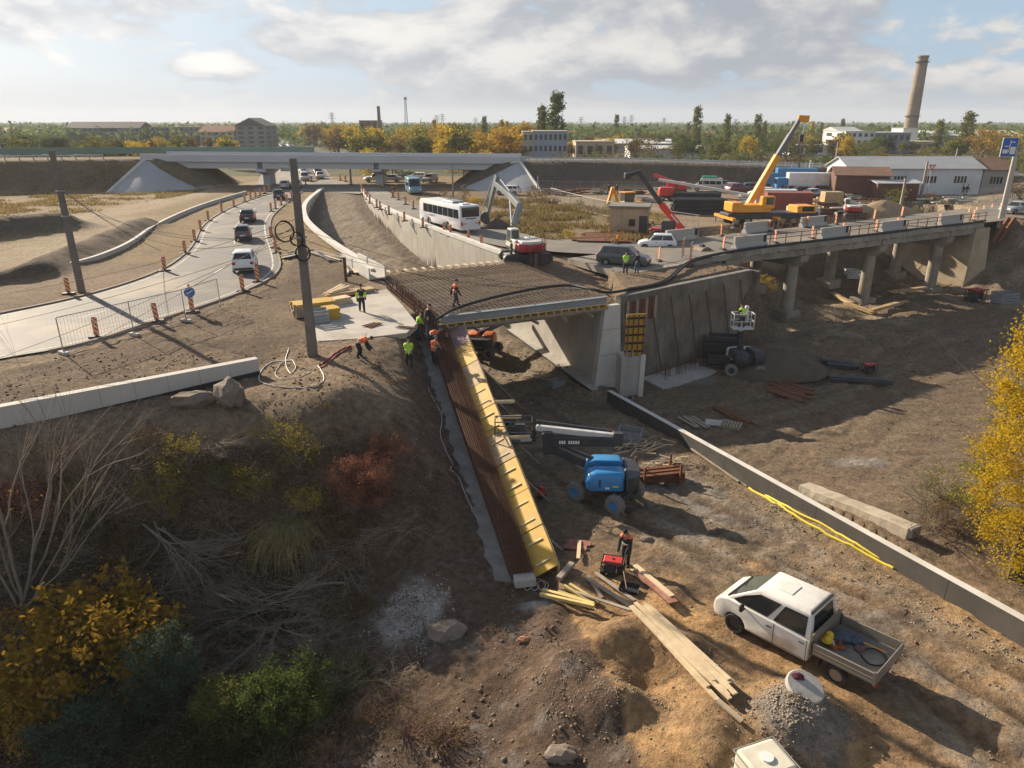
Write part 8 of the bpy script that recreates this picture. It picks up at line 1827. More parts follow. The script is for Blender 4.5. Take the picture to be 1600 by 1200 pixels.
# scrub in front: near bushes in the field between the roads
for u, v, h, c in ((835, 312, 2.2, 'brown'), (850, 318, 1.8, 'brown'), (880, 330, 1.3, 'dry'), (905, 322, 1.2, 'olive'), (960, 338, 2.2, 'olive'), (950, 346, 1.6, 'dry'), (1028, 350, 1.8, 'yellow'), (1010, 362, 1.6, 'dry'), (870, 362, 1.4, 'dry'), (890, 372, 1.2, 'yellow'), (820, 340, 1.2, 'dry'), (1138, 362, 2.4, 'olive'), (1160, 366, 1.8, 'yellow'), (1205, 378, 1.7, 'yellow'), (1400, 318, 2.6, 'olive'), (1430, 322, 2.0, 'olive'), (1455, 318, 1.8, 'brown'), (725, 312, 1.7, 'brown'), (740, 318, 1.4, 'yellow'), (695, 306, 1.4, 'brown'), (770, 322, 1.6, 'dry'), (790, 330, 1.5, 'dry'), (1290, 308, 2.2, 'dark'), (1590, 320, 3, 'brown'), (1030, 372, 1.4, 'dark'), (845, 345, 1.0, 'dry'), (920, 352, 1.2, 'dry'), (865, 320, 1.4, 'brown'), (800, 316, 1.2, 'dry'), (940, 365, 1.2, 'dry')):
 p = P(u, v); tree('bush', c, (p.x, p.y, hz(p.x, p.y) - .1), h, {'brown': 'bare brownish bush in the scrub beside the road', 'dry': 'dry straw-coloured bush in the scrub beside the road', 'olive': 'olive bush in the scrub beside the yard', 'yellow': 'yellow-green bush in the scrub beside the road', 'dark': 'dark bush in the scrub'}[c], c + ' bushes in the scrub', 1.2)
# dry grass as a mass on field, scrub and highway bank
def tufts(name, label, px, n, h, matn, seed, z=0):
 r_ = np.random.RandomState(seed); poly = [tuple(P(u, v, z))[:2] for u, v in px]; pa = np.array(poly); lo, hi = pa.min(0), pa.max(0); q = r_.uniform(lo, hi, (n * 3, 2)); q = q[pip(q[:, 0], q[:, 1], poly)][:n]; k = sst(fbm(q[:, 0], q[:, 1], .25, seed, 3), -.2, .4) > r_.uniform(0, 1, len(q)); q = q[k]; zz = HT(q[:, 0], q[:, 1]); a = r_.uniform(0, 6.283, len(q)); w = r_.uniform(.06, .16, len(q)); hh = h * r_.uniform(.5, 1.3, len(q)); lean = r_.normal(size=(len(q), 2)) * .25 * hh[:, None]
 V = np.stack([np.c_[q[:, 0] - w * np.cos(a), q[:, 1] - w * np.sin(a), zz - .03], np.c_[q[:, 0] + w * np.cos(a), q[:, 1] + w * np.sin(a), zz - .03], np.c_[q + lean, zz + hh]], 1).reshape(-1, 3); F = np.arange(len(V)).reshape(-1, 3)
 return tag(link(name, rawmesh(name, V, F, LF[matn])), label, 'grass', kind='stuff')
tufts('dry_grass', 'dry straw-coloured grass of the scrub beside the bus road', [(650, 312), (820, 310), (960, 330), (1060, 372), (960, 382), (850, 374), (760, 350)], 26000, .45, 'dry', 3); tufts('field_grass', 'dry brown grass of the field below the overpass', [(-50, 300), (150, 296), (330, 296), (160, 330), (-50, 345)], 22000, .3, 'dry', 4); tufts('bank_grass', 'dry grass on the highway bank', [(-200, 292), (165, 290), (240, 245), (-100, 240)], 9000, .5, 'brown', 6)
# ---- near vegetation on the dark bank
def shrub(name, label, u, v, rx, ry, h, n, size, colr, seed, k=40, cl=.12, twigs=10, twm=None, aspect=.6, lowz=.1, cat='shrub'):
 p = G(u, v); t_ = thing(name, label, cat, p); r_ = random.Random(seed); mb = MB()
 if cat == 'shrub': rx, ry, h, n, k, cl = rx * 1.5, ry * 1.5, h * 1.4, int(n * 2.2), int(k * 1.9), cl * 1.1
 for i in range(twigs): a = r_.uniform(0, 6.28); branches(mb, (r_.uniform(-.1, .1), r_.uniform(-.1, .1), -.1), (math.cos(a) * rx * .7, math.sin(a) * ry * .7, h * r_.uniform(.5, 1)), h * r_.uniform(.7, 1.1), .018, 1, r_, .5, 5, 3)
 link('twigs', mb.mesh('twigs', twm or M_BARK), t_)
 P_ = clumps(n, k, cl, ellip(rx, ry, h * .5, h * .52, .3), seed); P_[:, 2] = np.maximum(P_[:, 2], lowz); V, F = leaves(P_, size, seed, aspect=aspect); link('foliage', rawmesh('foliage', V, F, LF[colr]), t_); return t_
shrub('knotweed', 'large-leaved yellow and orange shrub at the foot of the dark bank', 150, 1075, 2.3, 1.6, 2.6, 2600, .20, 'knot', 1, 90, .22, 22); shrub('knotweed', 'upright orange-leaved stems beside the large-leaved shrub', 205, 1000, .8, .6, 2.2, 380, .18, 'knot', 2, 26, .16, 10)
shrub('evergreen_shrub', 'dark blue-green conical shrub between the yellow shrubs on the bank', 268, 1110, .8, .75, 2.3, 5200, .075, 'bluegreen', 3, 60, .14, 12); shrub('evergreen_shrub', 'pale green leafy shrub at the bottom of the dark bank', 140, 1190, 1.1, .9, 1.7, 4200, .085, 'bluegreen', 4, 50, .16, 12)
shrub('leafy_shrub', 'round green shrub right of the yellow shrub at the bank foot', 450, 1130, 1.05, .9, 1.5, 4600, .085, 'green', 5, 50, .15, 12); shrub('leafy_shrub', 'yellow-green shrub between two green shrubs at the bank foot', 352, 1135, .65, .6, 1.3, 2200, .075, 'olive', 6, 36, .12, 10); shrub('leafy_shrub', 'dark tangled shrub at the bottom edge of the bank', 330, 1215, 1.6, .9, 1.2, 3000, .08, 'dark', 7, 40, .2, 10); shrub('leafy_shrub', 'dark green creeping shrub left of the conical shrub', 30, 1150, 1.2, 1.0, 1.4, 2600, .1, 'knot', 8, 40, .2, 10)
shrub('red_shrub', 'rusty red shrub glowing on the middle of the dark bank', 570, 790, 1.0, .8, 1.5, 5200, .055, 'red', 9, 60, .14, 22, mat('red_twig', (.12, .05, .035), .9)); shrub('red_shrub', 'smaller reddish shrub above the rusty red shrub', 605, 715, .8, .6, .7, 1800, .05, 'red', 10, 30, .12, 14, mat('red_twig', (.12, .05, .035), .9)); shrub('red_shrub', 'reddish twiggy shrub by the bare tree', 40, 810, 1.2, .9, 1.0, 2200, .06, 'red', 11, 36, .18, 18, mat('red_twig', (.12, .05, .035), .9))
for k, (u, v, rx, h, n, lb) in enumerate(((260, 810, .7, 1.6, 800, 'sparse yellow-leaved shrub over the fallen branches'), (290, 740, .7, 1.2, 600, 'sparse yellow-leaved shrub high on the bank'), (440, 700, .8, 1.0, 520, 'thin yellow-leaved shrub near the bank crest'), (400, 790, .6, 1.2, 620, 'yellow-leaved shrub left of the drooping grass'), (470, 730, .6, 1.0, 420, 'thin yellow-leaved shrub right of the drooping grass'), (125, 810, .5, 1.2, 420, 'yellow-green shrub beside the bare tree'), (150, 850, .4, 1.0, 300, 'small green shrub at the foot of the bare tree'))):
 shrub('yellow_shrub', lb, u, v, rx, rx * .8, h, n, .08, 'muted' if k != 6 else 'green', 20 + k, 30, .13, 14, M_BARKP)
for k, (u, v, rx, lb) in enumerate(((590, 1110, .9, 'pinkish dry twigs on the lower slope'), (640, 1150, .8, 'dry brown twigs beside the pinkish twigs'), (690, 1160, .6, 'thin dry weeds on the lower slope'), (520, 1190, .8, 'dry weeds at the bottom edge of the bank'))): shrub('dry_weeds', lb, u, v, rx, rx * .8, .6, 500, .05, 'brown', 40 + k, 30, .12, 30, mat('pink_twig', (.20, .12, .10), .9))
# drooping grass clump
p = G(455, 850); r_ = random.Random(4); mb = MB()
for i in range(420):
 a = r_.uniform(0, 6.28); L_ = r_.uniform(.9, 2.2); q = V3((r_.gauss(0, .4), r_.gauss(0, .4), .3)); e = V3((math.cos(a), math.sin(a) - .5, 0)) * L_ * .5; mb.tube([q, q + e * .5 + V3((0, 0, .55)), q + e + V3((0, 0, .35)), q + e * 1.35 + V3((0, 0, -.25))], [.012, .01, .008, .004], 3, False)
t_ = thing('drooping_grass', 'clump of drooping olive-brown stems on the dark bank', 'grass', p); o = mb.build('stems', mat('stem_olive', (.24, .19, .08), .9, .3, 3), t_); o['kind'] = 'stuff'
# fallen branches
def dead_branches(name, label, u, v, d, n, L_, r, seed, spread=.4, lift=.3, kids=4, dep=2):
 p = G(u, v); t_ = thing(name, label, 'branches', p); r_ = random.Random(seed)
 for i in range(n): mb = MB(); branches(mb, (r_.uniform(-.4, .4), r_.uniform(-.3, .3), lift * r_.uniform(.3, 1)), (d[0] + r_.uniform(-spread, spread), d[1] + r_.uniform(-spread, spread), d[2] + r_.uniform(-.15, .2)), L_ * r_.uniform(.7, 1.1), r, dep, r_, .32, 7, kids, 0); mb.build('branch', M_BARKP, t_)
 return t_
dead_branches('fallen_branch', 'long bare grey branches fallen down the dark bank', 240, 835, (.8, -.6, -.35), 7, 4.0, .04, 3, lift=.5); dead_branches('brushwood', 'heap of thin pale brushwood on the dark bank', 425, 960, (-.9, -.1, .05), 14, 2.3, .026, 5, .5, .4, 7, 2); dead_branches('brushwood', 'brushwood fanning down towards the green shrub', 430, 985, (.25, -.9, .1), 14, 2.0, .026, 6, .8, .4, 7, 2); dead_branches('brushwood', 'brushwood fanning right above the lower slope', 420, 955, (.95, .1, .1), 9, 2.4, .026, 7, .35, .5, 6, 2); dead_branches('fallen_branch', 'thick mossy branch lying across the brushwood', 545, 925, (-1, .0, .1), 1, 2.6, .05, 8, .1, .5, 5, 2); dead_branches('brushwood', 'dark brushwood in the hollow beside the slope', 540, 900, (.2, -.7, .0), 6, 1.6, .02, 9, .7, .3, 5, 2)
dead_branches('brushwood', 'brown brushwood heap beside the yellow tree', 1470, 840, (-.6, .3, .25), 12, 1.7, .018, 10, .9, .3, 5, 2); dead_branches('brushwood', 'second brown brushwood heap behind the broken beam end', 1450, 800, (-.3, .5, .3), 10, 1.5, .016, 11, .9, .3, 5, 2); shrub('dry_weeds', 'dry brown brambles under the yellow tree', 1500, 830, 1.3, 1.0, .9, 1800, .06, 'brown', 50, 40, .15, 24); shrub('dry_weeds', 'olive brambles beside the brushwood heap', 1480, 780, 1.2, 1.0, .9, 1500, .06, 'olive', 51, 40, .15, 20)
for k, (u, v, d, lb) in enumerate(((330, 700, (.3, -.8, .2), 'thin bare twigs under the high yellow-leaved shrub'), (180, 760, (.5, -.6, .3), 'thin bare twigs left of the yellow-leaved shrubs'), (380, 850, (-.5, -.6, .2), 'thin bare twigs beside the drooping stems'), (560, 850, (.1, -.8, .2), 'thin bare twigs hanging below the rusty red shrub'), (300, 870, (.6, -.4, .2), 'thin bare twigs over the long fallen branches'), (500, 1010, (.5, -.7, .1), 'thin bare twigs between the brushwood and the white rubble'), (580, 1060, (.3, -.8, .1), 'thin bare twigs above the pinkish dry twigs'), (90, 880, (.4, -.5, .4), 'thin bare twigs at the foot of the bare tree'), (640, 830, (.2, -.9, .1), 'thin bare twigs on the reddish slope'), (250, 930, (.8, -.3, .3), 'thin bare twigs behind the large-leaved shrub'))): dead_branches('brushwood', lb, u, v, d, 8, 1.7, .016, 90 + k, .8, .3, 6, 2)
for k, (u, v, rx, h, n, c, lb) in enumerate(((520, 840, .8, .8, 900, 'brown', 'brown withered shrub below the rusty red shrub'), (350, 760, .7, .8, 700, 'olive', 'olive shrub among the yellow-leaved shrubs'), (200, 880, .8, .9, 800, 'brown', 'brown withered shrub beside the fallen branches'), (480, 800, .6, .7, 500, 'yellow', 'low yellow shrub right of the drooping stems'), (380, 990, .8, .6, 800, 'dark', 'dark creeping shrub under the brushwood'), (540, 1080, .8, .8, 1000, 'dark', 'dark shrub right of the round green shrub'), (240, 700, .6, .6, 400, 'brown', 'withered shrub below the low wall'), (80, 720, .8, .6, 500, 'brown', 'withered shrub by the yellow strap'), (560, 960, .7, .5, 600, 'brown', 'withered shrub left of the white rubble'), (420, 1200, 1.0, .8, 1200, 'dark', 'dark shrub at the bottom edge below the green shrub'))): shrub('wild_shrub', lb, u, v, rx, rx * .8, h, n, .065, c, 120 + k, 34, .13, 16, M_BARKP)
# bare tree on the left
p = G(35, 945); t_ = thing('bare_tree', 'leafless multi-stemmed tree on the bank before the low wall', 'tree', p); r_ = random.Random(12)
for i, (dx, dy, dz, L_, r0) in enumerate(((.02, .1, 1, 8.2, .08), (.35, .15, .9, 6.6, .07), (.15, .3, 1, 7.0, .06), (-.35, .1, 1, 5.6, .07), (.6, .1, .55, 5.0, .05), (-.1, -.1, .9, 4.5, .05), (.75, .2, .75, 6.4, .045))):
 mb = MB(); branches(mb, (r_.uniform(-.15, .15), r_.uniform(-.1, .1), -.3), (dx, dy, dz), L_, r0, 3, r_, .34, 9, 4, .12); mb.build('stem', M_BARKP, t_)
P_ = np.c_[NR.uniform(-.6, 2.4, 40), NR.uniform(-.5, .6, 40), NR.uniform(1.2, 4.5, 40)]; V, F = leaves(P_, .13, 8); link('last_leaves', rawmesh('last_leaves', V, F, LF['orange']), t_)
# yellow tree on the right
p = G(1588, 905); t_ = thing('yellow_tree', 'tall golden poplar tree with dark leaning trunks at the wall side', 'tree', p); r_ = random.Random(21); ends = []
for i, (dx, dy, L_, r0) in enumerate(((.10, .05, 9, .2), (.22, .15, 8.5, .16), (-.02, -.1, 7.5, .13))): mb = MB(); branches(mb, (.25 * i - .1, .1 * i, -.4), (dx, dy, 1), L_, r0, 2, r_, .35, 10, 6, .25, ends); mb.build('trunk', M_BARK, t_)
def ytree(r_, k):
 t = r_.uniform(0, 1, k) ** .85; a = r_.uniform(0, 6.283, k); rr = 2.35 * (np.sin(np.pi * np.clip(t * .82 + .13, 0, 1)) ** .7) * np.sqrt(r_.uniform(.1, 1, k)); return np.c_[rr * np.cos(a) + .25 + .45 * t, rr * np.sin(a) + .3, .3 + 12.8 * t]
V, F = leaves(clumps(52000, 330, .26, ytree, 31), .085, 31, aspect=.8); link('crown', rawmesh('crown', V, F, leafmat('leaf_gold', (.42, .30, .025), (.72, .48, .035), .5)), t_)
V, F = leaves(clumps(1300, 22, .2, lambda rr, k: np.c_[rr.uniform(.0, 1.6, k), rr.uniform(-1, 1, k), rr.uniform(3.5, 9.4, k)], 32), .085, 32, aspect=.8); link('orange_leaves', rawmesh('orange_leaves', V, F, LF['orange']), t_)
p = G(1522, 838); t_ = thing('feathery_shrub', 'feathery yellow-green young tree against the golden tree', 'tree', p); t_.scale = (1.5,) * 3; mb = MB(); r_ = random.Random(9); PT = []
for i in range(46):
 a = r_.uniform(0, 6.28); z = r_.uniform(.4, 4.2); L_ = 1.15 * (1 - z / 7); q = V3((0, 0, z)); e = V3((math.cos(a), math.sin(a) * .7, .55)) * L_; tip = q + e + V3((0, 0, -.2 * L_)); mb.tube([q, q + e * .6 + V3((0, 0, .1)), tip], [.012, .008, .004], 3, False)
 for k in range(90): f = r_.uniform(.15, 1); PT.append(q.lerp(tip, f) + V3((r_.gauss(0, .06), r_.gauss(0, .06), r_.gauss(0, .05) - .08 * f)))
mb.tube([(0, 0, -.2), (.03, 0, 2), (0, 0, 4.4)], [.05, .035, .01], 6); link('stem', mb.mesh('stem', M_BARK), t_); V, F = leaves(np.array([tuple(q) for q in PT]), .085, 12, aspect=.25); link('foliage', rawmesh('foliage', V, F, leafmat('leaf_feather', (.17, .18, .02), (.34, .31, .04), .4)), t_)
# leaf litter and dead twigs that cover the bank
def litter(name, label, n, size, matn, seed, twig=False):
 r_ = np.random.RandomState(seed); q = np.c_[r_.uniform(-26, -3, n * 2), r_.uniform(10, 30, n * 2)]; z = HT(q[:, 0], q[:, 1]); w = sst(fbm(q[:, 0], q[:, 1], .3, seed, 3) + sst(-q[:, 0], 3, 9) * .6 - .25, -.1, .35); k = (w > r_.uniform(0, 1, n * 2)) & (z < -1.3); q, z = q[k], z[k]
 pts = np.c_[q, z + r_.uniform(.0, .22, len(q)) ** 1.0]
 if twig:
  mb = MB(); rr = random.Random(seed)
  for p in pts: a = rr.uniform(0, 6.28); L_ = rr.uniform(.25, .9); d = V3((math.cos(a), math.sin(a), rr.uniform(-.1, .5))) * L_; p = V3(p); mb.tube([p, p + d * .5 + V3((0, 0, rr.uniform(-.05, .1))), p + d], [.009, .007, .003], 3, False)
  o = link(name, mb.mesh(name, M_BARKP))
 else: V, F = leaves(pts, size, seed); o = link(name, rawmesh(name, V, F, LF[matn]))
 tag(o, label, 'undergrowth', kind='stuff')
litter('leaf_litter', 'brown leaf litter and weeds covering the dark bank', 42000, .075, 'brown', 3); litter('creeping_weeds', 'dark green creeping weeds covering the dark bank', 36000, .08, 'dark', 5); litter('dead_twigs', 'dead twigs strewn over the dark bank', 6000, 0, None, 7, True)
# small plants along the crest and weeds
for k, (u, v) in enumerate(((560, 590), (610, 600), (590, 575), (505, 640), (530, 680), (620, 660))): shrub('weed_tuft', 'dry weed tuft on the bank crest below the slab', u, v, .35, .3, .3, 160, .06, 'brown', 60 + k, 12, .08, 8, cat='weeds')['group'] = 'weed tufts on the bank crest'
# ------------------------------------------------------------------ loose stones and clods
def stones(name, label, sampler, n, s0, s1, m_, seed):
 r_ = np.random.RandomState(seed); q = sampler(r_, n); q = q[fbm(q[:, 0], q[:, 1], .7, seed + 3, 3) + r_.normal(size=n) * .18 > -.02]; n = len(q); z = HT(q[:, 0], q[:, 1]); base = np.array([(1, 0, 0), (-.8, .5, .1), (-.6, -.7, 0), (0, .2, .75), (.2, .7, .3), (.3, -.6, .4), (0, 0, -.6)]); fc = np.array([(0, 4, 3), (4, 1, 3), (1, 2, 3), (2, 5, 3), (5, 0, 3), (0, 6, 4), (4, 6, 1), (1, 6, 2), (2, 6, 5), (5, 6, 0)]); s = s0 + (s1 - s0) * r_.uniform(0, 1, n) ** 3.5; a = r_.uniform(0, 6.283, n); c, d = np.cos(a), np.sin(a); b = base[None] * (1 + r_.uniform(-.35, .35, (n, 7, 3))) * s[:, None, None]; x = b[..., 0] * c[:, None] - b[..., 1] * d[:, None]; y = b[..., 0] * d[:, None] + b[..., 1] * c[:, None]
 V = np.stack([x + q[:, 0:1], y + q[:, 1:2], b[..., 2] * .75 + z[:, None] + .15 * s[:, None]], -1).reshape(-1, 3); F = (fc[None] + (np.arange(n) * 7)[:, None, None]).reshape(-1, 3); return tag(link(name, rawmesh(name, V, F, m_)), label, 'stones', kind='stuff')
M_ST1 = mat('stone_pale', (.26, .215, .16), .95, .35, 1.5, world=True); M_ST2 = mat('clod_brown', (.17, .115, .075), .95, .3, 1.5, world=True); M_ST3 = mat('stone_white', (.42, .40, .36), .9, .2, 2, world=True)
def disc(u, v, z, rx, ry): p = P(u, v, z); return lambda r_, n: np.c_[p.x + r_.normal(size=n) * rx, p.y + r_.normal(size=n) * ry]
def rect(x0, x1, y0, y1): return lambda r_, n: np.c_[r_.uniform(x0, x1, n), r_.uniform(y0, y1, n)]
stones('gravel_scatter', 'pale stones scattered over the pit floor', rect(1, 30, 12, 46), 8000, .01, .05, M_ST1, 1); stones('clod_scatter', 'brown clods scattered over the pit floor', rect(-1, 30, 12, 62), 12000, .015, .08, M_ST2, 2); stones('bank_stones', 'stones and clods scattered over the dark bank', rect(-24, 2, 11, 36), 14000, .012, .10, M_ST2, 3); stones('bank_pebbles', 'pale pebbles scattered over the dark bank', rect(-20, 2, 11, 36), 4500, .01, .055, M_ST1, 4)
stones('gravel_heap_stones', 'grey gravel covering the heap below the manhole slab', disc(1245, 1125, -4, .75, .6), 3000, .012, .06, M_ST1, 5); stones('white_rubble', 'white rubble patch on the lower slope', disc(640, 965, -5.2, .7, .8), 2600, .01, .07, M_ST3, 6); stones('mound_gravel', 'gravel on the mounds at the bottom of the pit road', disc(990, 1100, -4.5, 1.8, 1.3), 3500, .01, .045, M_ST1, 7); stones('wall_rubble', 'rubble along the foot of the low wall', lambda r_, n: (lambda t: np.c_[RW0[0] + (RW1[0] - RW0[0]) * t - .7 - np.abs(r_.normal(size=n)) * .8, RW0[1] + (RW1[1] - RW0[1]) * t])(r_.uniform(.12, .95, n)), 4000, .012, .07, M_ST1, 8); stones('crest_rubble', 'clods on the muddy ground beside the curving road', rect(-20, -7, 33, 58), 4000, .015, .07, M_ST2, 9); stones('underpass_rubble', 'rubble under the new bridge deck', rect(-2, 8, 44, 56), 3000, .02, .14, M_ST1, 10); stones('valley_rubble', 'clods in the muddy valley under the old bridge', rect(18, 60, 48, 84), 9000, .03, .2, M_ST2, 11)
def driftwood(name, label, u, v, n, seed, sp=.7):
 p = G(u, v); t_ = thing(name, label, 'wood', p); r_ = random.Random(seed)
 for i in range(n): a = r_.uniform(-.6, 1.2); q = V3((r_.gauss(0, sp), r_.gauss(0, sp * .7), .05 + r_.random() * .25)); d = V3((math.cos(a), math.sin(a), r_.uniform(-.15, .15))) * r_.uniform(.25, .6); MB().beam(q - d, q + d, .06, .04).build('stick', M_WOODP if i % 3 else M_WOODG, t_)
driftwood('scrap_wood', 'heap of pale scrap wood beside the slatted crate', 1000, 702, 46, 3); driftwood('scrap_wood', 'splintered wood along the low wall', 1040, 728, 20, 4, .5); driftwood('scrap_wood', 'broken boards in the rubble under the deck', 845, 590, 18, 5)
# ------------------------------------------------------------------ people
M_SKIN = mat('skin', (.42, .25, .18), .6, .05, 8); M_NAVY = mat('trousers_navy', (.035, .04, .055), .9, .2, 6, .3); M_DARKC = mat('jacket_dark', (.025, .027, .03), .9, .2, 6, .3); M_HVO = mat('vest_orange', (.85, .16, .03), .7, .08, 8); M_HVG = mat('vest_green', (.42, .75, .05), .7, .08, 8); M_GREYC = mat('jacket_grey', (.16, .17, .19), .9, .2, 6, .3); M_REFL = mat('reflective_band', (.62, .62, .58), .4, .05); M_BOOT = mat('boots', (.03, .025, .02), .8, .2, 6); M_HATK = mat('knit_hat', (.015, .015, .017), .9, .2, 8); M_HAIR = mat('hair', (.03, .02, .015), .8, .2, 8)
POSE = {
 'stand': dict(lean=0, hip=.0, hL=(.02, .06), hR=(.02, -.04), aL=(-.27, .05, .78), aR=(.27, .08, .80)),
 'walk': dict(lean=.06, hip=0, hL=(.0, .24), hR=(.0, -.26), aL=(-.28, -.18, .82), aR=(.28, .22, .84)),
 'work': dict(lean=.35, hip=-.02, hL=(.02, .12), hR=(.03, -.08), aL=(-.16, .50, .92), aR=(.16, .52, .95)),
 'bend': dict(lean=1.25, hip=-.08, hL=(.05, .10), hR=(.05, -.06), aL=(-.12, .85, .35), aR=(.14, .80, .28)),
 'crouch': dict(lean=.8, hip=-.28, hL=(.08, .22), hR=(.08, -.10), aL=(-.14, .62, .45), aR=(.14, .64, .42)),
 'cross': dict(lean=.02, hip=0, hL=(.03, .05), hR=(.03, -.02), aL=(-.10, .26, 1.12), aR=(.12, .26, 1.08)),
}
def person(label, loc, rz, pose, top, vest=None, hat=None, legs=None, scale=1.0, sleeves=None, turn=0):
 """x right, y forward, z up; the body is one skinned surface, clothes are shells lifted off it"""
 q = POSE[pose]; l = q['lean']; hz_ = .93 + q['hip']; sn, cs = math.sin(l), math.cos(l)
 def up(d, x=0, f=0): return V3((x, sn * d + cs * f - .05 * sn, hz_ + cs * d - sn * f))
 v = [up(0), up(.18), up(.36), up(.50), up(.60, 0, .02), up(.68, 0, .03), up(.79, 0, .045), up(.86, 0, .04)]
 r = [(.145, .11), (.14, .105), (.165, .115), (.12, .09), (.055, .055), (.075, .085), (.085, .10), (.05, .06)]; e = [(0, 1), (1, 2), (2, 3), (3, 4), (4, 5), (5, 6), (6, 7)]; zone = ['t'] * 4 + ['h'] * 4
 for sx, key, fk in ((-1, 'aL', 0), (1, 'aR', 1)):
  sh = up(.47, sx * .17); hd_ = V3(q[key]); hd_.z += q['hip'] * .3; mid = sh.lerp(hd_, .52) + V3((sx * .05, -.07, -.03)); i = len(v)
  v += [sh, sh.lerp(mid, .5), mid, mid.lerp(hd_, .55), hd_, hd_ + (hd_ - mid).normalized() * .08]; r += [(.065, .065), (.055, .055), (.048, .048), (.042, .042), (.032, .03), (.036, .022)]; e += [(3, i), (i, i + 1), (i + 1, i + 2), (i + 2, i + 3), (i + 3, i + 4), (i + 4, i + 5)]; zone += ['t', 'a', 'a', 'a', 'w', 'w']
 for sx, key in ((-1, 'hL'), (1, 'hR')):
  out, fw = q[key]; hp = V3((sx * .09, 0, hz_ - .05)); ft = V3((sx * (.10 + out), fw, .08)); kn = hp.lerp(ft, .5) + V3((sx * .01, .05 - q['hip'] * .9, .0)); i = len(v); v += [hp, hp.lerp(kn, .5), kn, kn.lerp(ft, .5), ft, ft + V3((sx * .03, .15, -.03))]; r += [(.10, .10), (.085, .085), (.065, .065), (.055, .058), (.048, .05), (.045, .035)]; e += [(0, i), (i, i + 1), (i + 1, i + 2), (i + 2, i + 3), (i + 3, i + 4), (i + 4, i + 5)]; zone += ['l', 'l', 'l', 'l', 'b', 'b']
 me = bpy.data.meshes.new('skeleton'); me.from_pydata([tuple(p) for p in v], e, []); o = bpy.data.objects.new('skeleton', me); COL.objects.link(o)
 sk = o.modifiers.new('skin', 'SKIN'); sk.use_smooth_shade = True; ss = o.modifiers.new('sub', 'SUBSURF'); ss.levels = 1; ss.render_levels = 1
 for i, d in enumerate(me.skin_vertices[0].data): d.radius = r[i]; d.use_root = (i == 0)
 dg = bpy.context.evaluated_depsgraph_get(); bm = bmesh.new(); bm.from_mesh(o.evaluated_get(dg).to_mesh()); bpy.data.objects.remove(o); bpy.data.meshes.remove(me)
 bm.verts.ensure_lookup_table(); V = np.array([tuple(p.co) for p in bm.verts]); J = np.array([tuple(p) for p in v]); zi = np.argmin(((V[:, None] - J[None]) ** 2).sum(-1), 1); zs = [zone[k] for k in zi]
 F = [[p.index for p in f.verts] for f in bm.faces]; bm.normal_update(); Nn = np.array([tuple(p.normal) for p in bm.verts]); bm.free()
 t_ = thing('person', label, 'person', loc, rz); t_.scale = (scale,) * 3
 mb = MB(); mb.v = [tuple(p) for p in V]; mb.f = [tuple(f) for f in F]
 for i0 in (8, 14):       # fingers: four of unequal length and a thumb, curled
  hnd, tip = v[i0 + 4], v[i0 + 5]; d = (tip - hnd).normalized(); s = d.cross(V3((0, 1, .3))).normalized(); c = d.cross(s)
  for k, (o_, L_) in enumerate(((-.026, .055), (-.009, .068), (.009, .07), (.026, .06))): b = tip + s * o_ - d * .01; mb.tube([b, b + d * L_ * .5, b + d * L_ * .8 + c * .02, b + d * L_ * .85 + c * .045], [.009, .0085, .008, .006], 5)
  b = hnd + d * .03 + s * .03; mb.tube([b, b + s * .025 + d * .025, b + s * .02 + d * .055 + c * .015], [.010, .009, .007], 5)
 hd6 = v[6]; fw = V3((0, cs, -sn)); upv = V3((0, sn, cs))
 mb.tube([hd6 + fw * .085 + upv * .03, hd6 + fw * .115 - upv * .01, hd6 + fw * .085 - upv * .02], [.008, .014, .01], 5)
 for sx in (-1, 1): mb.box(hd6 + V3((sx * .085, 0, 0)), (.018, .04, .06))
 mb.build('body', M_SKIN, t_, smooth=2)
 for sx in (-1, 1): MB().lathe([(.002, -.01), (.012, 0), (.002, .01)], 8, hd6 + V3((sx * .034, 0, 0)) + fw * .096 + upv * .022).build('eye', M_HATK, t_)
 MB().box(hd6 + fw * .098 - upv * .048, (.05, .012, .012)).build('mouth', M_WRED, t_)
 def shell(name, zn, m_, off, flt=None):
  keep = [f for f in F if all(zs[i] in zn and (flt is None or flt(V[i])) for i in f)]
  if not keep: return
  ids = sorted({i for f in keep for i in f}); mp = {i: k for k, i in enumerate(ids)}; b = MB(); b.v = [tuple(V[i] + Nn[i] * off) for i in ids]; b.f = [tuple(mp[i] for i in f) for f in keep]; b.build(name, m_, t_, smooth=2)
 shell('trousers', 'ltb', legs or M_NAVY, .022, lambda p: p[2] < hz_ + .06 and p[2] > .1); [shell('boot', 'bl', M_BOOT, .016, lambda p: p[2] < .2 and p[0] * s_ > 0) for s_ in (-1, 1)]
 shell('jacket', 'taw', top, .03, lambda p: p[2] > hz_ * .5);
 if sleeves: shell('sleeves', 'a', sleeves, .036)
 if vest:
  shell('vest', 't', vest, .05, None)
  d0 = up(.2); MB().tube([d0 + V3((math.cos(a) * .205, 0, 0)) + fw * math.sin(a) * .17 for a in np.linspace(0, 6.283, 17)], .018, 5).build('reflective_band', M_REFL, t_)
 if hat == 'helmet': h = MB(); [h.add(*_dome(hd6 + upv * .03, upv, fw, .125, .13))]; h.build('hard_hat', M_PLATE, t_, smooth=True)
 else: h = MB(); h.add(*_dome(hd6 + upv * .012, upv, fw, .105, .13)); h.build('hat' if hat else 'hair', hat or M_HAIR, t_, smooth=True)
 return t_
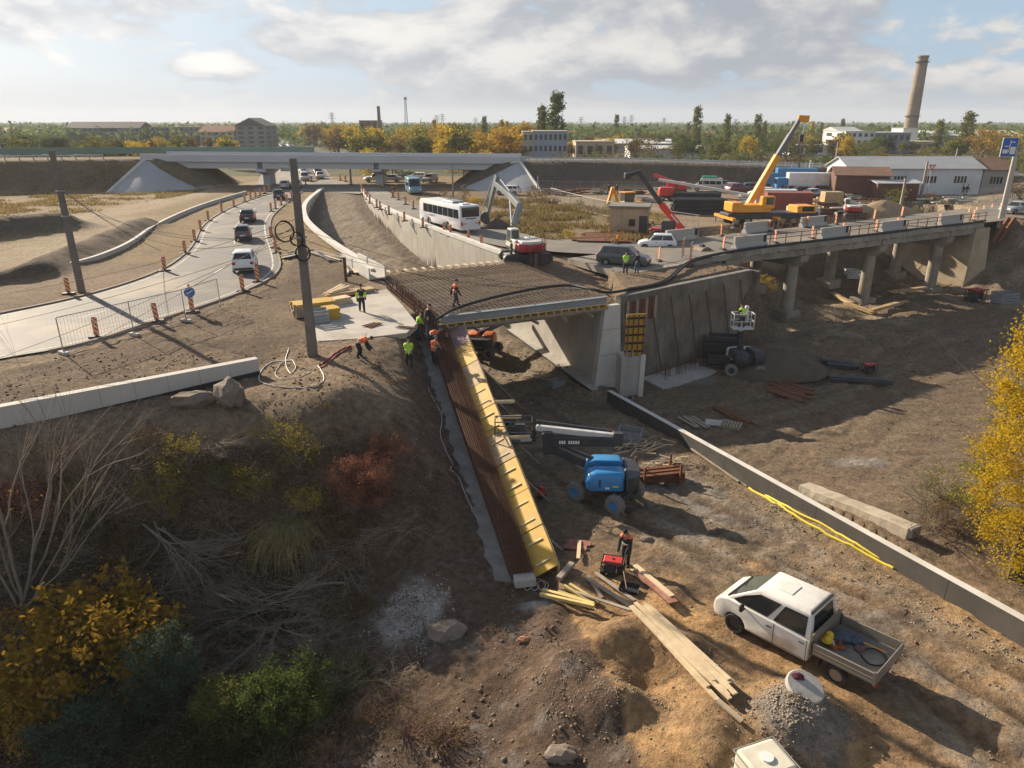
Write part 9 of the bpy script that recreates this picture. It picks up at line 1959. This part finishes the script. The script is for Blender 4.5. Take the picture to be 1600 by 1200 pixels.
def _dome(c, u, f, r, h):
 s = u.cross(f); vs = []; fs = []; n, k = 12, 4
 for i in range(k):
  for j in range(n): a = 2 * math.pi * j / n; q = math.cos(i / k * 1.45) * r; vs.append(c + s * q * math.cos(a) * .92 + f * q * math.sin(a) + u * h * math.sin(i / k * 1.57))
 vs.append(c + u * h)
 for i in range(k - 1):
  for j in range(n): fs.append((i * n + j, i * n + (j + 1) % n, (i + 1) * n + (j + 1) % n, (i + 1) * n + j))
 for j in range(n): fs.append(((k - 1) * n + j, (k - 1) * n + (j + 1) % n, k * n))
 return vs, fs
def at_(u, v, z=None): p = G(u, v) if z is None else P(u, v, z); return p
person('worker in orange vest and black hat walking over the rebar deck', at_(712, 479, .1), R(-60), 'walk', M_DARKC, M_HVO, M_HATK)
person('person in dark jacket with bright green sleeves walking on the pale slab', at_(566, 487, .09), R(200), 'walk', M_DARKC, None, M_HATK, sleeves=M_HVG, legs=M_DARKC)
person('worker in bright green jacket and blue jeans leaning at the deck corner', at_(653, 531), R(-70), 'work', M_HVG, M_HVG, M_HATK, legs=mat('jeans', (.06, .09, .15), .9)); person('person in dark coat behind the green jacket at the deck corner', at_(667, 522, -.05), R(-40), 'work', M_DARKC, None, M_HATK)
person('worker in orange and white vest bending over the formwork top', at_(672, 545), R(-60), 'bend', M_DARKC, M_HVO, M_GREYC); person('worker in orange vest and grey hat standing beside the rebar cage', at_(678, 571), R(-30), 'work', M_GREYC, M_HVO, M_GREYC)
person('worker in green hi-vis jacket standing on the bank below the slab', at_(640, 577), R(10), 'cross', M_HVG, M_HVG, M_HATK, legs=M_DARKC); person('worker in orange vest bent over the red hoses', at_(560, 560), R(-80), 'bend', M_DARKC, M_HVO, M_HATK, legs=M_DARKC)
person('worker in orange vest with bowed head standing by the generator', at_(978, 883), R(150), 'work', M_DARKC, M_HVO, M_HATK, legs=M_DARKC)
person('person in green hi-vis vest standing by the dark minivan', at_(977, 428), R(0), 'cross', M_HVG, M_HVG, M_HATK, legs=M_NAVY); person('person in black jacket standing by the dark minivan', at_(995, 428), R(40), 'cross', M_DARKC, None, M_HAIR, legs=mat('jeans', (.06, .09, .15), .9))
person('worker in green vest standing in the raised lift basket', BKW + V3((0, 0, .02)), R(20), 'work', M_DARKC, M_HVG, M_HATK); person('worker in dark clothes beside the excavator track', at_(799, 407, .02), R(90), 'stand', mat('jacket_olive', (.05, .07, .04), .9, .2, 6), None, M_HVG)
for u, v, lb, a in ((951, 304, 'person in dark clothes in the yard by the fence', 40), (963, 304, 'second person in dark clothes walking in the yard by the fence', 200), (614, 308, 'pedestrian in dark clothes beside the bus road', 180), (1503, 306, 'person in dark clothes before the white warehouse', 20), (1509, 306, 'person in dark clothes close to the warehouse wall', 300)): person(lb, at_(u, v, 0), R(a), 'walk', M_DARKC, None, M_HATK)
# ------------------------------------------------------------------ the air: thin haze over the whole site and town
HAZE_D = .0002
hb_ = MB().box((0, 1450, 21), (7600, 4300, 66)).build('haze', None, None); hb_['kind'] = 'stuff'; hb_['label'] = 'thin pale haze over the site and the town'; hb_['category'] = 'haze'
hm = bpy.data.materials.new('haze_air'); hm.use_nodes = True; N = hm.node_tree.nodes; N.remove(N['Principled BSDF']); pv = N.new('ShaderNodeVolumePrincipled'); pv.inputs['Color'].default_value = (.80, .86, .95, 1); pv.inputs['Density'].default_value = HAZE_D; pv.inputs['Anisotropy'].default_value = .1; hm.node_tree.links.new(pv.outputs[0], N['Material Output'].inputs['Volume']); hb_.data.materials.append(hm)
